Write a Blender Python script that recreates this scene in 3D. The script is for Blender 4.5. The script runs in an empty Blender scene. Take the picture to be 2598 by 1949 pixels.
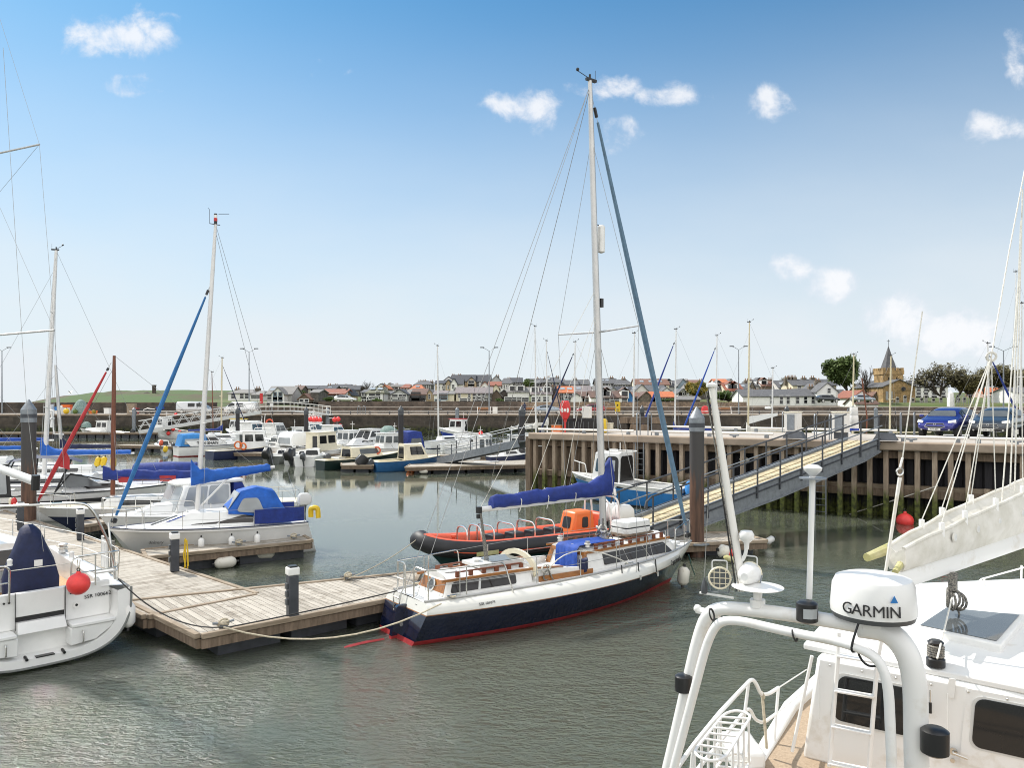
import bpy, math, random
from mathutils import Vector, Matrix
R = math.radians
rnd = random.Random(7)
scene = bpy.context.scene
COL = scene.collection
# ------------------------------------------------------------------ camera, sky, sun
H, F, CX, HY = 4.8, 1950.0, 1299.0, 1025.0      # eye height, focal length / centre / horizon measured on the photograph
cam = bpy.data.objects.new('camera',bpy.data.cameras.new('camera'))
COL.objects.link(cam)
cam.location = (0,0,H); cam.rotation_euler = (R(90),0,0)
cam.data.sensor_width = 36; cam.data.lens = 36 * F / 2598
cam.data.shift_y = (HY-974.5) / 2598
cam.data.clip_end = 20000; cam.data.clip_start = .1
scene.camera = cam
scene.view_settings.view_transform = 'Standard'
scene.view_settings.look = 'None'
scene.view_settings.exposure = 0.55
scene.view_settings.gamma = 1
SUN_AZ, SUN_EL = -50.0, 47.0                     # degrees, azimuth from the view axis (+ right)
sl = bpy.data.lights.new('sun','SUN'); sl.energy = 3.6; sl.angle = R(.5); sl.color = (1,.95,.87)
sun = bpy.data.objects.new('sun',sl); COL.objects.link(sun)
sdir = Vector((math.sin(R(SUN_AZ))*math.cos(R(SUN_EL)),math.cos(R(SUN_AZ))*math.cos(R(SUN_EL)),math.sin(R(SUN_EL))))
sun.rotation_euler = sdir.to_track_quat('Z','Y').to_euler(); sun.location = (0,0,60)
wd = bpy.data.worlds.new('World'); scene.world = wd; wd.use_nodes = True
nt = wd.node_tree; nt.nodes.clear()
def nd(t,**kw):
 n = nt.nodes.new(t)
 for k, v in kw.items(): setattr(n,k,v)
 return n
def lk(a,b): nt.links.new(a,b)
def mth(op,a,b=None,c=None):
 n = nd('ShaderNodeMath',operation=op)
 for i, q in enumerate((a,b,c)):
  if q is None: continue
  if isinstance(q,(int,float)): n.inputs[i].default_value = q
  else: lk(q,n.inputs[i])
 return n.outputs[0]
sky = nd('ShaderNodeTexSky',sky_type='NISHITA',sun_disc=False,sun_elevation=R(SUN_EL),sun_rotation=R(SUN_AZ))
sky.air_density = 1.0; sky.dust_density = .5; sky.ozone_density = 1.6
tc = nd('ShaderNodeTexCoord'); sp = nd('ShaderNodeSeparateXYZ'); lk(tc.outputs['Generated'],sp.inputs[0])
ymax = mth('MAXIMUM',sp.outputs[1],.05)
u = mth('DIVIDE',sp.outputs[0],ymax); v = mth('DIVIDE',sp.outputs[2],ymax)
uv = nd('ShaderNodeCombineXYZ'); lk(u,uv.inputs[0]); lk(v,uv.inputs[1])
nz = nd('ShaderNodeTexNoise'); nz.inputs['Scale'].default_value = 17; nz.inputs['Detail'].default_value = 9; nz.inputs['Roughness'].default_value = .62
nz.inputs['Distortion'].default_value = .25
lk(uv.outputs[0],nz.inputs['Vector'])
nz2 = nd('ShaderNodeTexNoise'); nz2.inputs['Scale'].default_value = 3.2; nz2.inputs['Detail'].default_value = 6
mp2 = nd('ShaderNodeMapping'); mp2.inputs['Scale'].default_value = (1,2.6,1); lk(uv.outputs[0],mp2.inputs[0]); lk(mp2.outputs[0],nz2.inputs['Vector'])
# cumulus seen in the photograph: direction (pixel of its centre), half sizes, opacity
CLOUDS = [(300,90,190,60,.85),(215,78,80,34,.7),(390,70,80,60,.8),(330,215,95,28,.25),(1295,270,78,40,.8),(1370,275,70,62,.95),(1540,222,110,36,.65),
          (1700,245,130,40,.7),(1960,262,85,52,.5),(2520,322,110,50,.6),(2580,150,40,80,.6),(2005,680,70,45,.6),(2130,715,90,55,.75),
          (2290,800,130,75,.9),(2420,850,160,90,.9),(820,172,80,26,.18),(1560,340,80,50,.22)]
acc = None
for (cx,cy,a,b,op) in CLOUDS:
 s1 = nd('ShaderNodeVectorMath',operation='SUBTRACT'); lk(uv.outputs[0],s1.inputs[0]); s1.inputs[1].default_value = ((cx-CX)/F,(HY-cy)/F,0)
 s2 = nd('ShaderNodeVectorMath',operation='MULTIPLY'); lk(s1.outputs[0],s2.inputs[0]); s2.inputs[1].default_value = (F/a,F/b,0)
 s3 = nd('ShaderNodeVectorMath',operation='LENGTH'); lk(s2.outputs[0],s3.inputs[0])
 val = mth('MULTIPLY',mth('SUBTRACT',1.05,s3.outputs['Value']),1.0)
 val = mth('MINIMUM',val,op)
 acc = val if acc is None else mth('MAXIMUM',acc,val)
nn = mth('MULTIPLY',mth('SUBTRACT',nz.outputs['Fac'],.5),3.0)
cm = mth('ADD',acc,nn)
mr = nd('ShaderNodeMapRange',interpolation_type='SMOOTHSTEP'); lk(cm,mr.inputs[0])
mr.inputs[1].default_value = .10; mr.inputs[2].default_value = 1.0
front = mth('GREATER_THAN',sp.outputs[1],.06)
cmask = mth('MULTIPLY',mth('MULTIPLY',mr.outputs[0],front),.85)
# thin bright haze that thickens toward the horizon
hz = nd('ShaderNodeMapRange',interpolation_type='SMOOTHSTEP'); lk(sp.outputs[2],hz.inputs[0])
hz.inputs[1].default_value = .52; hz.inputs[2].default_value = .02; hz.inputs[3].default_value = 0; hz.inputs[4].default_value = 1
wisp = mth('MULTIPLY',mth('SUBTRACT',nz2.outputs['Fac'],.5),.35)
hzf = nd('ShaderNodeClamp'); lk(mth('ADD',mth('MULTIPLY',hz.outputs[0],.97),mth('MULTIPLY',wisp,hz.outputs[0])),hzf.inputs[0])
tint = nd('ShaderNodeMix',data_type='RGBA',blend_type='MULTIPLY'); tint.inputs['Factor'].default_value = 1; lk(sky.outputs[0],tint.inputs['A']); tint.inputs['B'].default_value = (.42,.88,1.04,1)
mixh = nd('ShaderNodeMix',data_type='RGBA'); lk(hzf.outputs[0],mixh.inputs['Factor']); lk(tint.outputs['Result'],mixh.inputs['A']); mixh.inputs['B'].default_value = (6.6,7.0,7.35,1)
mixc = nd('ShaderNodeMix',data_type='RGBA'); lk(cmask,mixc.inputs['Factor']); lk(mixh.outputs['Result'],mixc.inputs['A']); ccol = nd('ShaderNodeMix',data_type='RGBA'); lk(cmask,ccol.inputs['Factor']); ccol.inputs['A'].default_value = (6.3,6.7,7.5,1); ccol.inputs['B'].default_value = (8.2,8.2,8.3,1); lk(ccol.outputs['Result'],mixc.inputs['B'])
# unseen broken bright cloud, added overhead and behind the camera for fill light
bk = nd('ShaderNodeMapRange',interpolation_type='SMOOTHSTEP'); lk(mth('ADD',sp.outputs[1],mth('MULTIPLY',sp.outputs[2],-.35)),bk.inputs[0]); bk.inputs[1].default_value = .1; bk.inputs[2].default_value = -.35
nz3 = nd('ShaderNodeTexNoise'); nz3.inputs['Scale'].default_value = 3; nz3.inputs['Detail'].default_value = 5; lk(tc.outputs['Generated'],nz3.inputs['Vector'])
bn = nd('ShaderNodeMapRange',interpolation_type='SMOOTHSTEP'); lk(nz3.outputs['Fac'],bn.inputs[0]); bn.inputs[1].default_value = .3; bn.inputs[2].default_value = .55
mixb = nd('ShaderNodeMix',data_type='RGBA'); lk(mth('MULTIPLY',bk.outputs[0],bn.outputs[0]),mixb.inputs['Factor']); lk(mixc.outputs['Result'],mixb.inputs['A']); mixb.inputs['B'].default_value = (13.8,13.7,13.5,1)
bg = nd('ShaderNodeBackground'); bg.inputs['Strength'].default_value = .085
lk(mixb.outputs['Result'],bg.inputs['Color'])
wo = nd('ShaderNodeOutputWorld'); lk(bg.outputs[0],wo.inputs[0])
scene.cycles.filter_width = 1.05
scene.cycles.max_bounces = 6; scene.cycles.glossy_bounces = 3; scene.cycles.caustics_reflective = False; scene.cycles.caustics_refractive = False
scene.cycles.sample_clamp_indirect = 6

# ------------------------------------------------------------------ helpers
def W(x,y,z=0.):                                # photo pixel -> point on the level z
 Y = (H-z) * F / (y-HY); return Vector(((x-CX)/F*Y,Y,z))
def P(x,y,Y):                                   # photo pixel -> point at distance Y
 return Vector(((x-CX)/F*Y,Y,H-(y-HY)/F*Y))
def OP(x,y,p0,d):                              # photo pixel -> point on the upright plane through p0 along d
 k = (x-CX) / F; s = (k*p0[1]-p0[0]) / (d[0]-k*d[1])
 return P(x,y,p0[1]+d[1]*s)
def JS(px,n):                                   # distance along the jetty at which photo column px crosses the line n metres back
 k = (px-CX) / F; return (k*(41.9+.826*n)-1.0-.564*n) / (.826+.564*k)
def C(r,g,b):
 f = lambda c: (c/255/12.92) if c <= 10 else ((c/255+.055)/1.055) ** 2.4
 return (f(r),f(g),f(b))
def newmat(name):
 m = bpy.data.materials.new(name); m.use_nodes = True
 t = m.node_tree; b = t.nodes['Principled BSDF']
 return m, t, b
def mat(name,c,rough=.5,metal=0.,var=.10,scale=3.,c2=None,bump=0.,bscale=None,st=(1,1,1),coat=0.,thr=None):
 m, t, b = newmat(name)
 b.inputs['Roughness'].default_value = rough; b.inputs['Metallic'].default_value = metal; b.inputs['Coat Weight'].default_value = coat
 co = t.nodes.new('ShaderNodeTexCoord'); mp = t.nodes.new('ShaderNodeMapping'); mp.inputs['Scale'].default_value = st
 t.links.new(co.outputs['Object'],mp.inputs[0])
 n = t.nodes.new('ShaderNodeTexNoise'); n.inputs['Scale'].default_value = scale; n.inputs['Detail'].default_value = 6; n.inputs['Roughness'].default_value = .6
 t.links.new(mp.outputs[0],n.inputs['Vector'])
 r = t.nodes.new('ShaderNodeValToRGB')
 lo = tuple(x*(1-var) for x in c); hi = tuple(min(.9,x*(1+var)) for x in c)
 if c2: lo = c2; hi = c
 r.color_ramp.elements[0].color = (*lo,1); r.color_ramp.elements[1].color = (*hi,1)
 a, z = thr or (.3,.7); r.color_ramp.elements[0].position = a; r.color_ramp.elements[1].position = z
 t.links.new(n.outputs['Fac'],r.inputs[0]); t.links.new(r.outputs[0],b.inputs['Base Color'])
 if bump:
  n2 = t.nodes.new('ShaderNodeTexNoise'); n2.inputs['Scale'].default_value = bscale or scale * 3; n2.inputs['Detail'].default_value = 4
  t.links.new(mp.outputs[0],n2.inputs['Vector'])
  bp = t.nodes.new('ShaderNodeBump'); bp.inputs['Strength'].default_value = bump; bp.inputs['Distance'].default_value = .05
  t.links.new(n2.outputs['Fac'],bp.inputs['Height']); t.links.new(bp.outputs[0],b.inputs['Normal'])
 return m
class G:
 def __init__(s): s.v = []; s.f = []; s.mi = []; s.ms = []
 def add(s,vs,fs,m):
  o = len(s.v); s.v += [tuple(q) for q in vs]
  if m not in s.ms: s.ms.append(m)
  k = s.ms.index(m)
  for f in fs: s.f.append([i+o for i in f]); s.mi.append(k)
  return s
 def bx(s,x0,x1,y0,y1,z0,z1,m):
  return s.add([(x0,y0,z0),(x1,y0,z0),(x1,y1,z0),(x0,y1,z0),(x0,y0,z1),(x1,y0,z1),(x1,y1,z1),(x0,y1,z1)],
              [(3,2,1,0),(4,5,6,7),(0,1,5,4),(1,2,6,5),(2,3,7,6),(3,0,4,7)],m)
 def beam(s,a,b,w,h,m,up=(0,0,1)):        # rectangular bar from a to b
  a, b = Vector(a), Vector(b); d = (b-a).normalized(); sd = d.cross(Vector(up))
  if sd.length < 1e-4: sd = Vector((1,0,0))
  sd.normalize(); u_ = sd.cross(d); vs = []
  for q in (a,b):
   for i, j in ((-1,-1),(1,-1),(1,1),(-1,1)): vs.append(q+sd*i*w/2+u_*j*h/2)
  return s.add(vs,[(3,2,1,0),(4,5,6,7),(0,1,5,4),(1,2,6,5),(2,3,7,6),(3,0,4,7)],m)
 def rings(s,rs,m,close=True,cap0=True,cap1=True):
  n = len(rs[0]); o = []; fs = []
  for r in rs: o += [tuple(q) for q in r]
  for i in range(len(rs)-1):
   for j in range(n if close else n-1):
    k = (j+1) % n; fs.append((i*n+j,i*n+k,(i+1)*n+k,(i+1)*n+j))
  if cap0: fs.append(tuple(range(n))[::-1])
  if cap1: fs.append(tuple((len(rs)-1)*n+j for j in range(n)))
  return s.add(o,fs,m)
 def tube(s,pts,r,m,n=6,caps=True,flat=1.):
  pts = [Vector(q) for q in pts]; rs = []; nrm = None
  for i, q in enumerate(pts):
   d = (pts[min(i+1,len(pts)-1)]-pts[max(i-1,0)]).normalized()
   if nrm is None:
    nrm = d.orthogonal().normalized()
    z = Vector((0,0,1)) - d * d.z
    if z.length > .2: nrm = z.normalized()
   else:
    nrm = (nrm-d*nrm.dot(d)).normalized()
   bn = d.cross(nrm); rr = r[i] if isinstance(r,(list,tuple)) else r
   rs.append([q+(nrm*math.cos(6.2832*k/n)*flat+bn*math.sin(6.2832*k/n))*rr for k in range(n)])
  return s.rings(rs,m,True,caps,caps)
 def lathe(s,prof,m,n=12,o=(0,0,0),ax=(0,0,1),cap0=True,cap1=True):
  q = Vector(ax).normalized().to_track_quat('Z','Y').to_matrix(); o = Vector(o)
  rs = [[o+q @ Vector((r*math.cos(6.2832*k/n),r*math.sin(6.2832*k/n),z)) for k in range(n)] for r,z in prof]
  return s.rings(rs,m,True,cap0,cap1)
 def ball(s,c,r,m,n=12,sq=(1,1,1)):
  c = Vector(c); k = max(5,n // 2+1)
  rs = [[c+Vector((math.sin(math.pi*i/k)*math.cos(6.2832*j/n)*r*sq[0],math.sin(math.pi*i/k)*math.sin(6.2832*j/n)*r*sq[1],-math.cos(math.pi*i/k)*r*sq[2])) for j in range(n)] for i in [.12]+list(range(1,k))+[k-.12]]
  return s.rings(rs,m)
 def torus(s,c,Rr,r,m,ax=(0,0,1),n=16,k=6,a0=0,a1=6.2832):
  q = Vector(ax).normalized().to_track_quat('Z','Y').to_matrix(); c = Vector(c); full = abs(a1-a0) > 6.28
  pts = [c+q @ Vector((Rr*math.cos(a0+(a1-a0)*i/n),Rr*math.sin(a0+(a1-a0)*i/n),0)) for i in range(n+1)]
  return s.tube(pts,r,m,k,not full)
 def prism(s,poly,z0,z1,m):                   # poly of xy points, z0/z1 numbers
  n = len(poly)
  return s.rings([[(x,y,z0) for x,y in poly],[(x,y,z1) for x,y in poly]],m)
 def slab(s,pts,off,m):                        # polygon of 3-D points thickened by the vector off
  off = Vector(off); return s.rings([[Vector(q) for q in pts],[Vector(q)+off for q in pts]],m)
 def panel(s,q,u0,u1,v0,v1,off,m,rad=.0,th=.012,seg=3):
  """thin rounded rectangle standing 'off' in front of the quad q (bl, br, tr, tl seen from outside)"""
  a, b, c, d = [Vector(x) for x in q]
  wu = ((b-a).length+(c-d).length) / 2; wv = ((d-a).length+(c-b).length) / 2
  nrm = (b-a).cross(d-a).normalized()
  def pt(u_,v_): return (a*(1-u_)+b*u_) * (1-v_) + (d*(1-u_)+c*u_) * v_
  ru, rv = (rad/wu if wu else 0), (rad/wv if wv else 0); out = []
  for (cu,cv,a0) in ((u1-ru,v0+rv,-90),(u1-ru,v1-rv,0),(u0+ru,v1-rv,90),(u0+ru,v0+rv,180)):
   for k in range(seg+1 if rad else 1):
    an = R(a0+90*k/seg); out.append(pt(cu+ru*math.cos(an),cv+rv*math.sin(an)))
  return s.rings([[o+nrm*(off-th) for o in out],[o+nrm*off for o in out]],m)
 def obj(s,name,parent=None,loc=(0,0,0),rz=0.,bevel=0.,wpar=False,smooth=True,ang=38):
  if wpar and parent is not None:
   L = parent.location; s.v = [(x-L.x,y-L.y,z-L.z) for x,y,z in s.v]
  me = bpy.data.meshes.new(name); me.from_pydata(s.v,[],s.f)
  for m in s.ms: me.materials.append(m)
  me.polygons.foreach_set('material_index',s.mi)
  if smooth:
   me.polygons.foreach_set('use_smooth',[True]*len(s.f)); me.set_sharp_from_angle(angle=R(ang))
  me.update()
  o = bpy.data.objects.new(name,me); COL.objects.link(o)
  o.location = loc; o.rotation_euler = (0,0,rz)
  if parent is not None: o.parent = parent
  if bevel:
   b = o.modifiers.new('bevel','BEVEL'); b.width = bevel; b.segments = 2; b.limit_method = 'ANGLE'; b.angle_limit = R(40)
  return o
def tag(o,label,cat,group=None):
 o['label'] = label; o['category'] = cat
 if group: o['group'] = group
 return o
def struct(o,kind='structure',label=None):
 o['kind'] = kind
 if label: o['label'] = label
 return o
def thing(name,label,cat,loc=(0,0,0),rz=0.,group=None):
 o = bpy.data.objects.new(name,None); COL.objects.link(o); o.empty_display_size = .3
 o.location = loc; o.rotation_euler = (0,0,rz)
 return tag(o,label,cat,group)
def copy_tree(src,loc=None,rz=None,label=None,parent=None,scale=None):
 o = src.copy(); COL.objects.link(o)
 if parent is not None: o.parent = parent
 if loc is not None: o.location = loc
 if rz is not None: o.rotation_euler = (0,0,rz)
 if scale is not None: o.scale = (scale,) * 3
 if label: o['label'] = label
 for ch in src.children: copy_tree(ch,parent=o)
 return o
def text(name,s,size,m,parent,org,xd,up,ext=.003,shear=0.,sx=1.,wpar=False,align='CENTER',bold=0.):
 cu = bpy.data.curves.new('t','FONT'); cu.body = s; cu.size = size; cu.extrude = ext; cu.shear = shear; cu.align_x = align; cu.align_y = 'CENTER'; cu.resolution_u = 3; cu.offset = bold
 ob = bpy.data.objects.new('t',cu); COL.objects.link(ob)
 dg = bpy.context.evaluated_depsgraph_get(); me = bpy.data.meshes.new_from_object(ob.evaluated_get(dg))
 bpy.data.objects.remove(ob); bpy.data.curves.remove(cu)
 xd = Vector(xd).normalized(); up = Vector(up); n = xd.cross(up).normalized(); up = n.cross(xd)
 Mx = Matrix(((xd.x*sx,up.x,n.x,org[0]),(xd.y*sx,up.y,n.y,org[1]),(xd.z*sx,up.z,n.z,org[2]),(0,0,0,1)))
 me.transform(Mx)
 if wpar: me.transform(Matrix.Translation(-parent.location))
 me.materials.clear(); me.materials.append(m); me.name = name
 o = bpy.data.objects.new(name,me); COL.objects.link(o); o.parent = parent
 return o
def lerp(a,b,t): return a + (b-a) * t
def bez(p0,p1,p2,n=8):
 p0, p1, p2 = Vector(p0), Vector(p1), Vector(p2)
 return [p0*(1-t) ** 2+p1*2*t*(1-t)+p2*t*t for t in [i/n for i in range(n+1)]]
def sag(a,b,d,n=8):
 a, b = Vector(a), Vector(b)
 return [a.lerp(b,i/n)-Vector((0,0,d*4*(i/n)*(1-i/n))) for i in range(n+1)]
def rounded(pts,r,n=5):                          # polyline with rounded corners
 pts = [Vector(q) for q in pts]; out = [pts[0]]
 for i in range(1,len(pts)-1):
  a, b, c = pts[i-1], pts[i], pts[i+1]
  ra = min(r,(a-b).length*.48); rc = min(r,(c-b).length*.48)
  out += bez(b+(a-b).normalized()*ra,b,b+(c-b).normalized()*rc,n)
 return out + [pts[-1]]
# ------------------------------------------------------------------ materials
class Mats(dict):
 __getattr__ = dict.__getitem__
 __setattr__ = dict.__setitem__
M = Mats()
def mk(k,*a,**kw): M[k] = mat(k,*a,**kw)
mk('gelcoat',(.78,.78,.76),.28,var=.05,scale=2.5,coat=.3)
mk('gelcoat_aged',(.66,.65,.60),.28,var=.05,scale=1.5,coat=.3)  # white gelcoat with the shade of the yacht's topsides put into the colour
mk('gelcoat_grey',(.60,.60,.58),.3,var=.06,scale=2)
mk('cream',(.72,.66,.50),.4,var=.08)
mk('white_paint',(.78,.77,.74),.4,var=.06,scale=5,c2=None)
mk('white_worn',(.75,.73,.68),.5,scale=3.5,c2=(.55,.48,.36),thr=(.22,.42))
mk('navy',(.007,.010,.028),.12,var=.3,coat=.6)
mk('navy_flat',(.012,.02,.06),.4,var=.3)
mk('red_boot',(.30,.022,.025),.5,var=.25,scale=5)
mk('red',(.55,.03,.03),.4,var=.1)
mk('buoy_red',(.78,.055,.05),.45,var=.12,scale=8)
mk('orange',(.72,.16,.03),.4,var=.08)
mk('orange_tube',(.66,.11,.05),.5,var=.12,scale=6)
mk('black_rubber',(.018,.018,.02),.55,var=.3)
mk('black',(.012,.012,.013),.35,var=.2)
mk('grey_plastic',(.07,.075,.08),.45,var=.1)
mk('steel',(.62,.61,.58),.25,1.,var=.1)
mk('alloy',(.55,.54,.52),.45,.75,var=.1,scale=1.5)
mk('mast_white',(.68,.67,.65),.35,.1,var=.06)
mk('mast_cream',(.62,.54,.36),.45,var=.12)
mk('galv',(.23,.25,.27),.5,.4,var=.2,scale=6)
mk('galv_dark',(.06,.065,.075),.5,.3,var=.25,scale=4)
mk('wood_mast',(.16,.05,.022),.4,var=.25,st=(1,1,.1),scale=10)
mk('varnish',(.30,.12,.03),.3,var=.25,st=(.3,1,1),scale=14,coat=.4)
mk('teak',(.42,.24,.10),.55,var=.25,st=(.2,4,1),scale=12)
mk('canvas_blue',(.010,.055,.30),.75,var=.22,scale=5,bump=.25,bscale=9)
mk('canvas_bright',(.012,.10,.42),.75,var=.22,scale=5,bump=.3,bscale=9)
mk('canvas_royal',(.012,.032,.20),.75,var=.25,scale=5,bump=.3,bscale=10)
mk('canvas_navy',(.008,.014,.055),.7,var=.3,scale=5,bump=.2,bscale=9)
mk('canvas_sky',(.03,.20,.50),.7,var=.2,scale=5)
mk('canvas_white',(.66,.64,.59),.8,scale=3,c2=(.47,.45,.38),thr=(.25,.6),bump=.3,bscale=7)
mk('canvas_mould',(.60,.55,.34),.85,scale=4,c2=(.34,.33,.10),thr=(.3,.7),bump=.3,bscale=7)
mk('sail_red',(.42,.03,.035),.7,var=.2)
mk('sail_steel',(.11,.19,.27),.7,var=.18,scale=6)
mk('sail_blue',(.02,.13,.33),.7,var=.2,scale=6)
mk('hull_blue',(.018,.17,.46),.3,var=.12,scale=3,coat=.3)
mk('hull_blue2',(.02,.10,.24),.35,var=.15)
mk('hull_royal',(.010,.045,.33),.35,var=.12)
mk('hull_navy',(.016,.024,.07),.35,var=.25)
mk('hull_green',(.006,.02,.018),.3,var=.3)
mk('hull_teal',(.03,.10,.10),.4,var=.2)
mk('hull_grey',(.18,.19,.18),.5,var=.15)
mk('rope',(.50,.44,.33),.9,var=.25,scale=30)
mk('rope_white',(.66,.64,.58),.9,var=.2,scale=40)
mk('rope_dark',(.03,.03,.03),.9,var=.4,scale=30)
mk('rope_grey',(.30,.28,.24),.9,scale=60,c2=(.08,.08,.08),thr=(.4,.6))
mk('rope_blue',(.05,.22,.42),.9,scale=60,c2=(.45,.55,.6),thr=(.42,.55))
mk('yellow',(.68,.46,.02),.5,var=.12)
mk('gel_worn',(.77,.765,.745),.32,scale=3.2,c2=(.62,.58,.51),thr=(.26,.42),coat=.2)
mk('batten',(.36,.29,.17),.9)
mk('wire',(.33,.33,.32),.4,.6)
mk('tan_deck',(.44,.34,.24),.9,scale=45,c2=(.30,.22,.15),thr=(.3,.7),bump=.15)
mk('fender_white',(.68,.65,.57),.5,scale=4,c2=(.34,.28,.20),thr=(.25,.45))
mk('plate_white',(.75,.75,.7),.4)
mk('tyre',(.02,.02,.02),.8)
mk('gravestone',(.25,.24,.22),.9,var=.3)
mk('grass',(.075,.115,.022),.95,scale=.35,c2=(.10,.085,.035),thr=(.3,.62),bump=.4,bscale=3)
mk('grass_far',(.052,.095,.020),.95,scale=.06,c2=(.075,.060,.030),thr=(.40,.52),bump=.5,bscale=.9)
mk('rock',(.09,.08,.06),.95,scale=.4,c2=(.035,.035,.03),bump=.6)
mk('bark',(.055,.045,.035),.95,var=.3)
mk('netting',(.03,.10,.09),.9,scale=9,c2=(.25,.33,.30),thr=(.45,.7),bump=.6)
def glass(name,c,rough=.06):
 m, t, b = newmat(name); b.inputs['Base Color'].default_value = (*c,1); b.inputs['Roughness'].default_value = rough; b.inputs['IOR'].default_value = 1.5
 n = t.nodes.new('ShaderNodeTexNoise'); n.inputs['Scale'].default_value = 1.5; r = t.nodes.new('ShaderNodeValToRGB')
 r.color_ramp.elements[0].color = (*[q*.6 for q in c],1); r.color_ramp.elements[1].color = (*[q*1.5 for q in c],1)
 co = t.nodes.new('ShaderNodeTexCoord'); t.links.new(co.outputs['Object'],n.inputs[0]); t.links.new(n.outputs['Fac'],r.inputs[0]); t.links.new(r.outputs[0],b.inputs['Base Color'])
 M[name] = m
glass('glass_dark',(.012,.013,.014)); glass('glass_blue',(.02,.06,.09)); glass('glass_grey',(.10,.11,.115)); glass('perspex',(.028,.024,.022))
glass('glass_pale',(.34,.36,.37),.1)
# weathered planks: grain along local axis, board gaps, pale and stained boards
def planks(name,c,c2,width,ang,gap=.07,cross=0):
 m, t, b = newmat(name); N = t.nodes.new; Lk = t.links.new
 co = N('ShaderNodeTexCoord'); mp = N('ShaderNodeMapping'); mp.inputs['Rotation'].default_value = (0,0,ang); Lk(co.outputs['Object'],mp.inputs[0])
 s_ = N('ShaderNodeSeparateXYZ'); Lk(mp.outputs[0],s_.inputs[0])
 d = N('ShaderNodeMath'); d.operation = 'DIVIDE'; Lk(s_.outputs[0],d.inputs[0]); d.inputs[1].default_value = width
 fr = N('ShaderNodeMath'); fr.operation = 'FRACT'; Lk(d.outputs[0],fr.inputs[0])
 fl = N('ShaderNodeMath'); fl.operation = 'FLOOR'; Lk(d.outputs[0],fl.inputs[0])
 wn = N('ShaderNodeTexWhiteNoise'); wn.noise_dimensions = '1D'; Lk(fl.outputs[0],wn.inputs['W'])
 mp2_ = N('ShaderNodeMapping'); mp2_.inputs['Scale'].default_value = (14,1.2,1); Lk(mp.outputs[0],mp2_.inputs[0])
 n = N('ShaderNodeTexNoise'); n.inputs['Scale'].default_value = 2.2; n.inputs['Detail'].default_value = 6; Lk(mp2_.outputs[0],n.inputs[0])
 n3 = N('ShaderNodeTexNoise'); n3.inputs['Scale'].default_value = 2.6; n3.inputs['Detail'].default_value = 7; n3.inputs['Roughness'].default_value = .7; Lk(co.outputs['Object'],n3.inputs[0])
 ad = N('ShaderNodeMath'); ad.operation = 'MULTIPLY_ADD'; Lk(wn.outputs['Value'],ad.inputs[0]); ad.inputs[1].default_value = .35; Lk(n.outputs['Fac'],ad.inputs[2])
 rp = N('ShaderNodeValToRGB'); rp.color_ramp.elements[0].color = (*c2,1); rp.color_ramp.elements[1].color = (*c,1); rp.color_ramp.elements[0].position = .35; rp.color_ramp.elements[1].position = .78
 Lk(ad.outputs[0],rp.inputs[0])
 st = N('ShaderNodeValToRGB'); st.color_ramp.elements[0].color = (.35,.30,.24,1); st.color_ramp.elements[1].color = (1,1,1,1); st.color_ramp.elements[0].position = .33; st.color_ramp.elements[1].position = .47
 Lk(n3.outputs['Fac'],st.inputs[0])
 mu = N('ShaderNodeMix'); mu.data_type = 'RGBA'; mu.blend_type = 'MULTIPLY'; mu.inputs['Factor'].default_value = .75; Lk(rp.outputs[0],mu.inputs['A']); Lk(st.outputs[0],mu.inputs['B'])
 gp = N('ShaderNodeMath'); gp.operation = 'GREATER_THAN'; Lk(fr.outputs[0],gp.inputs[0]); gp.inputs[1].default_value = gap
 mg = N('ShaderNodeMix'); mg.data_type = 'RGBA'; Lk(gp.outputs[0],mg.inputs['Factor']); mg.inputs['A'].default_value = (.03,.025,.02,1); Lk(mu.outputs['Result'],mg.inputs['B'])
 Lk(mg.outputs['Result'],b.inputs['Base Color']); b.inputs['Roughness'].default_value = .85
 bp = N('ShaderNodeBump'); bp.inputs['Strength'].default_value = .4; bp.inputs['Distance'].default_value = .02; Lk(gp.outputs[0],bp.inputs['Height']); Lk(bp.outputs[0],b.inputs['Normal'])
 M[name] = m
planks('deck_along',(.45,.41,.35),(.24,.21,.17),.14,0)
planks('deck_across',(.45,.41,.35),(.24,.21,.17),.14,R(90))
planks('gang_boards',(.56,.48,.32),(.45,.38,.24),.40,R(90),gap=.05)
mk('timber',(.26,.19,.135),.85,scale=3,c2=(.11,.08,.055),thr=(.3,.75),st=(4,4,.6),bump=.3)
mk('timber_pale',(.38,.31,.235),.85,scale=3,c2=(.20,.15,.10),thr=(.3,.75),st=(.6,.6,4),bump=.3)
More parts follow.
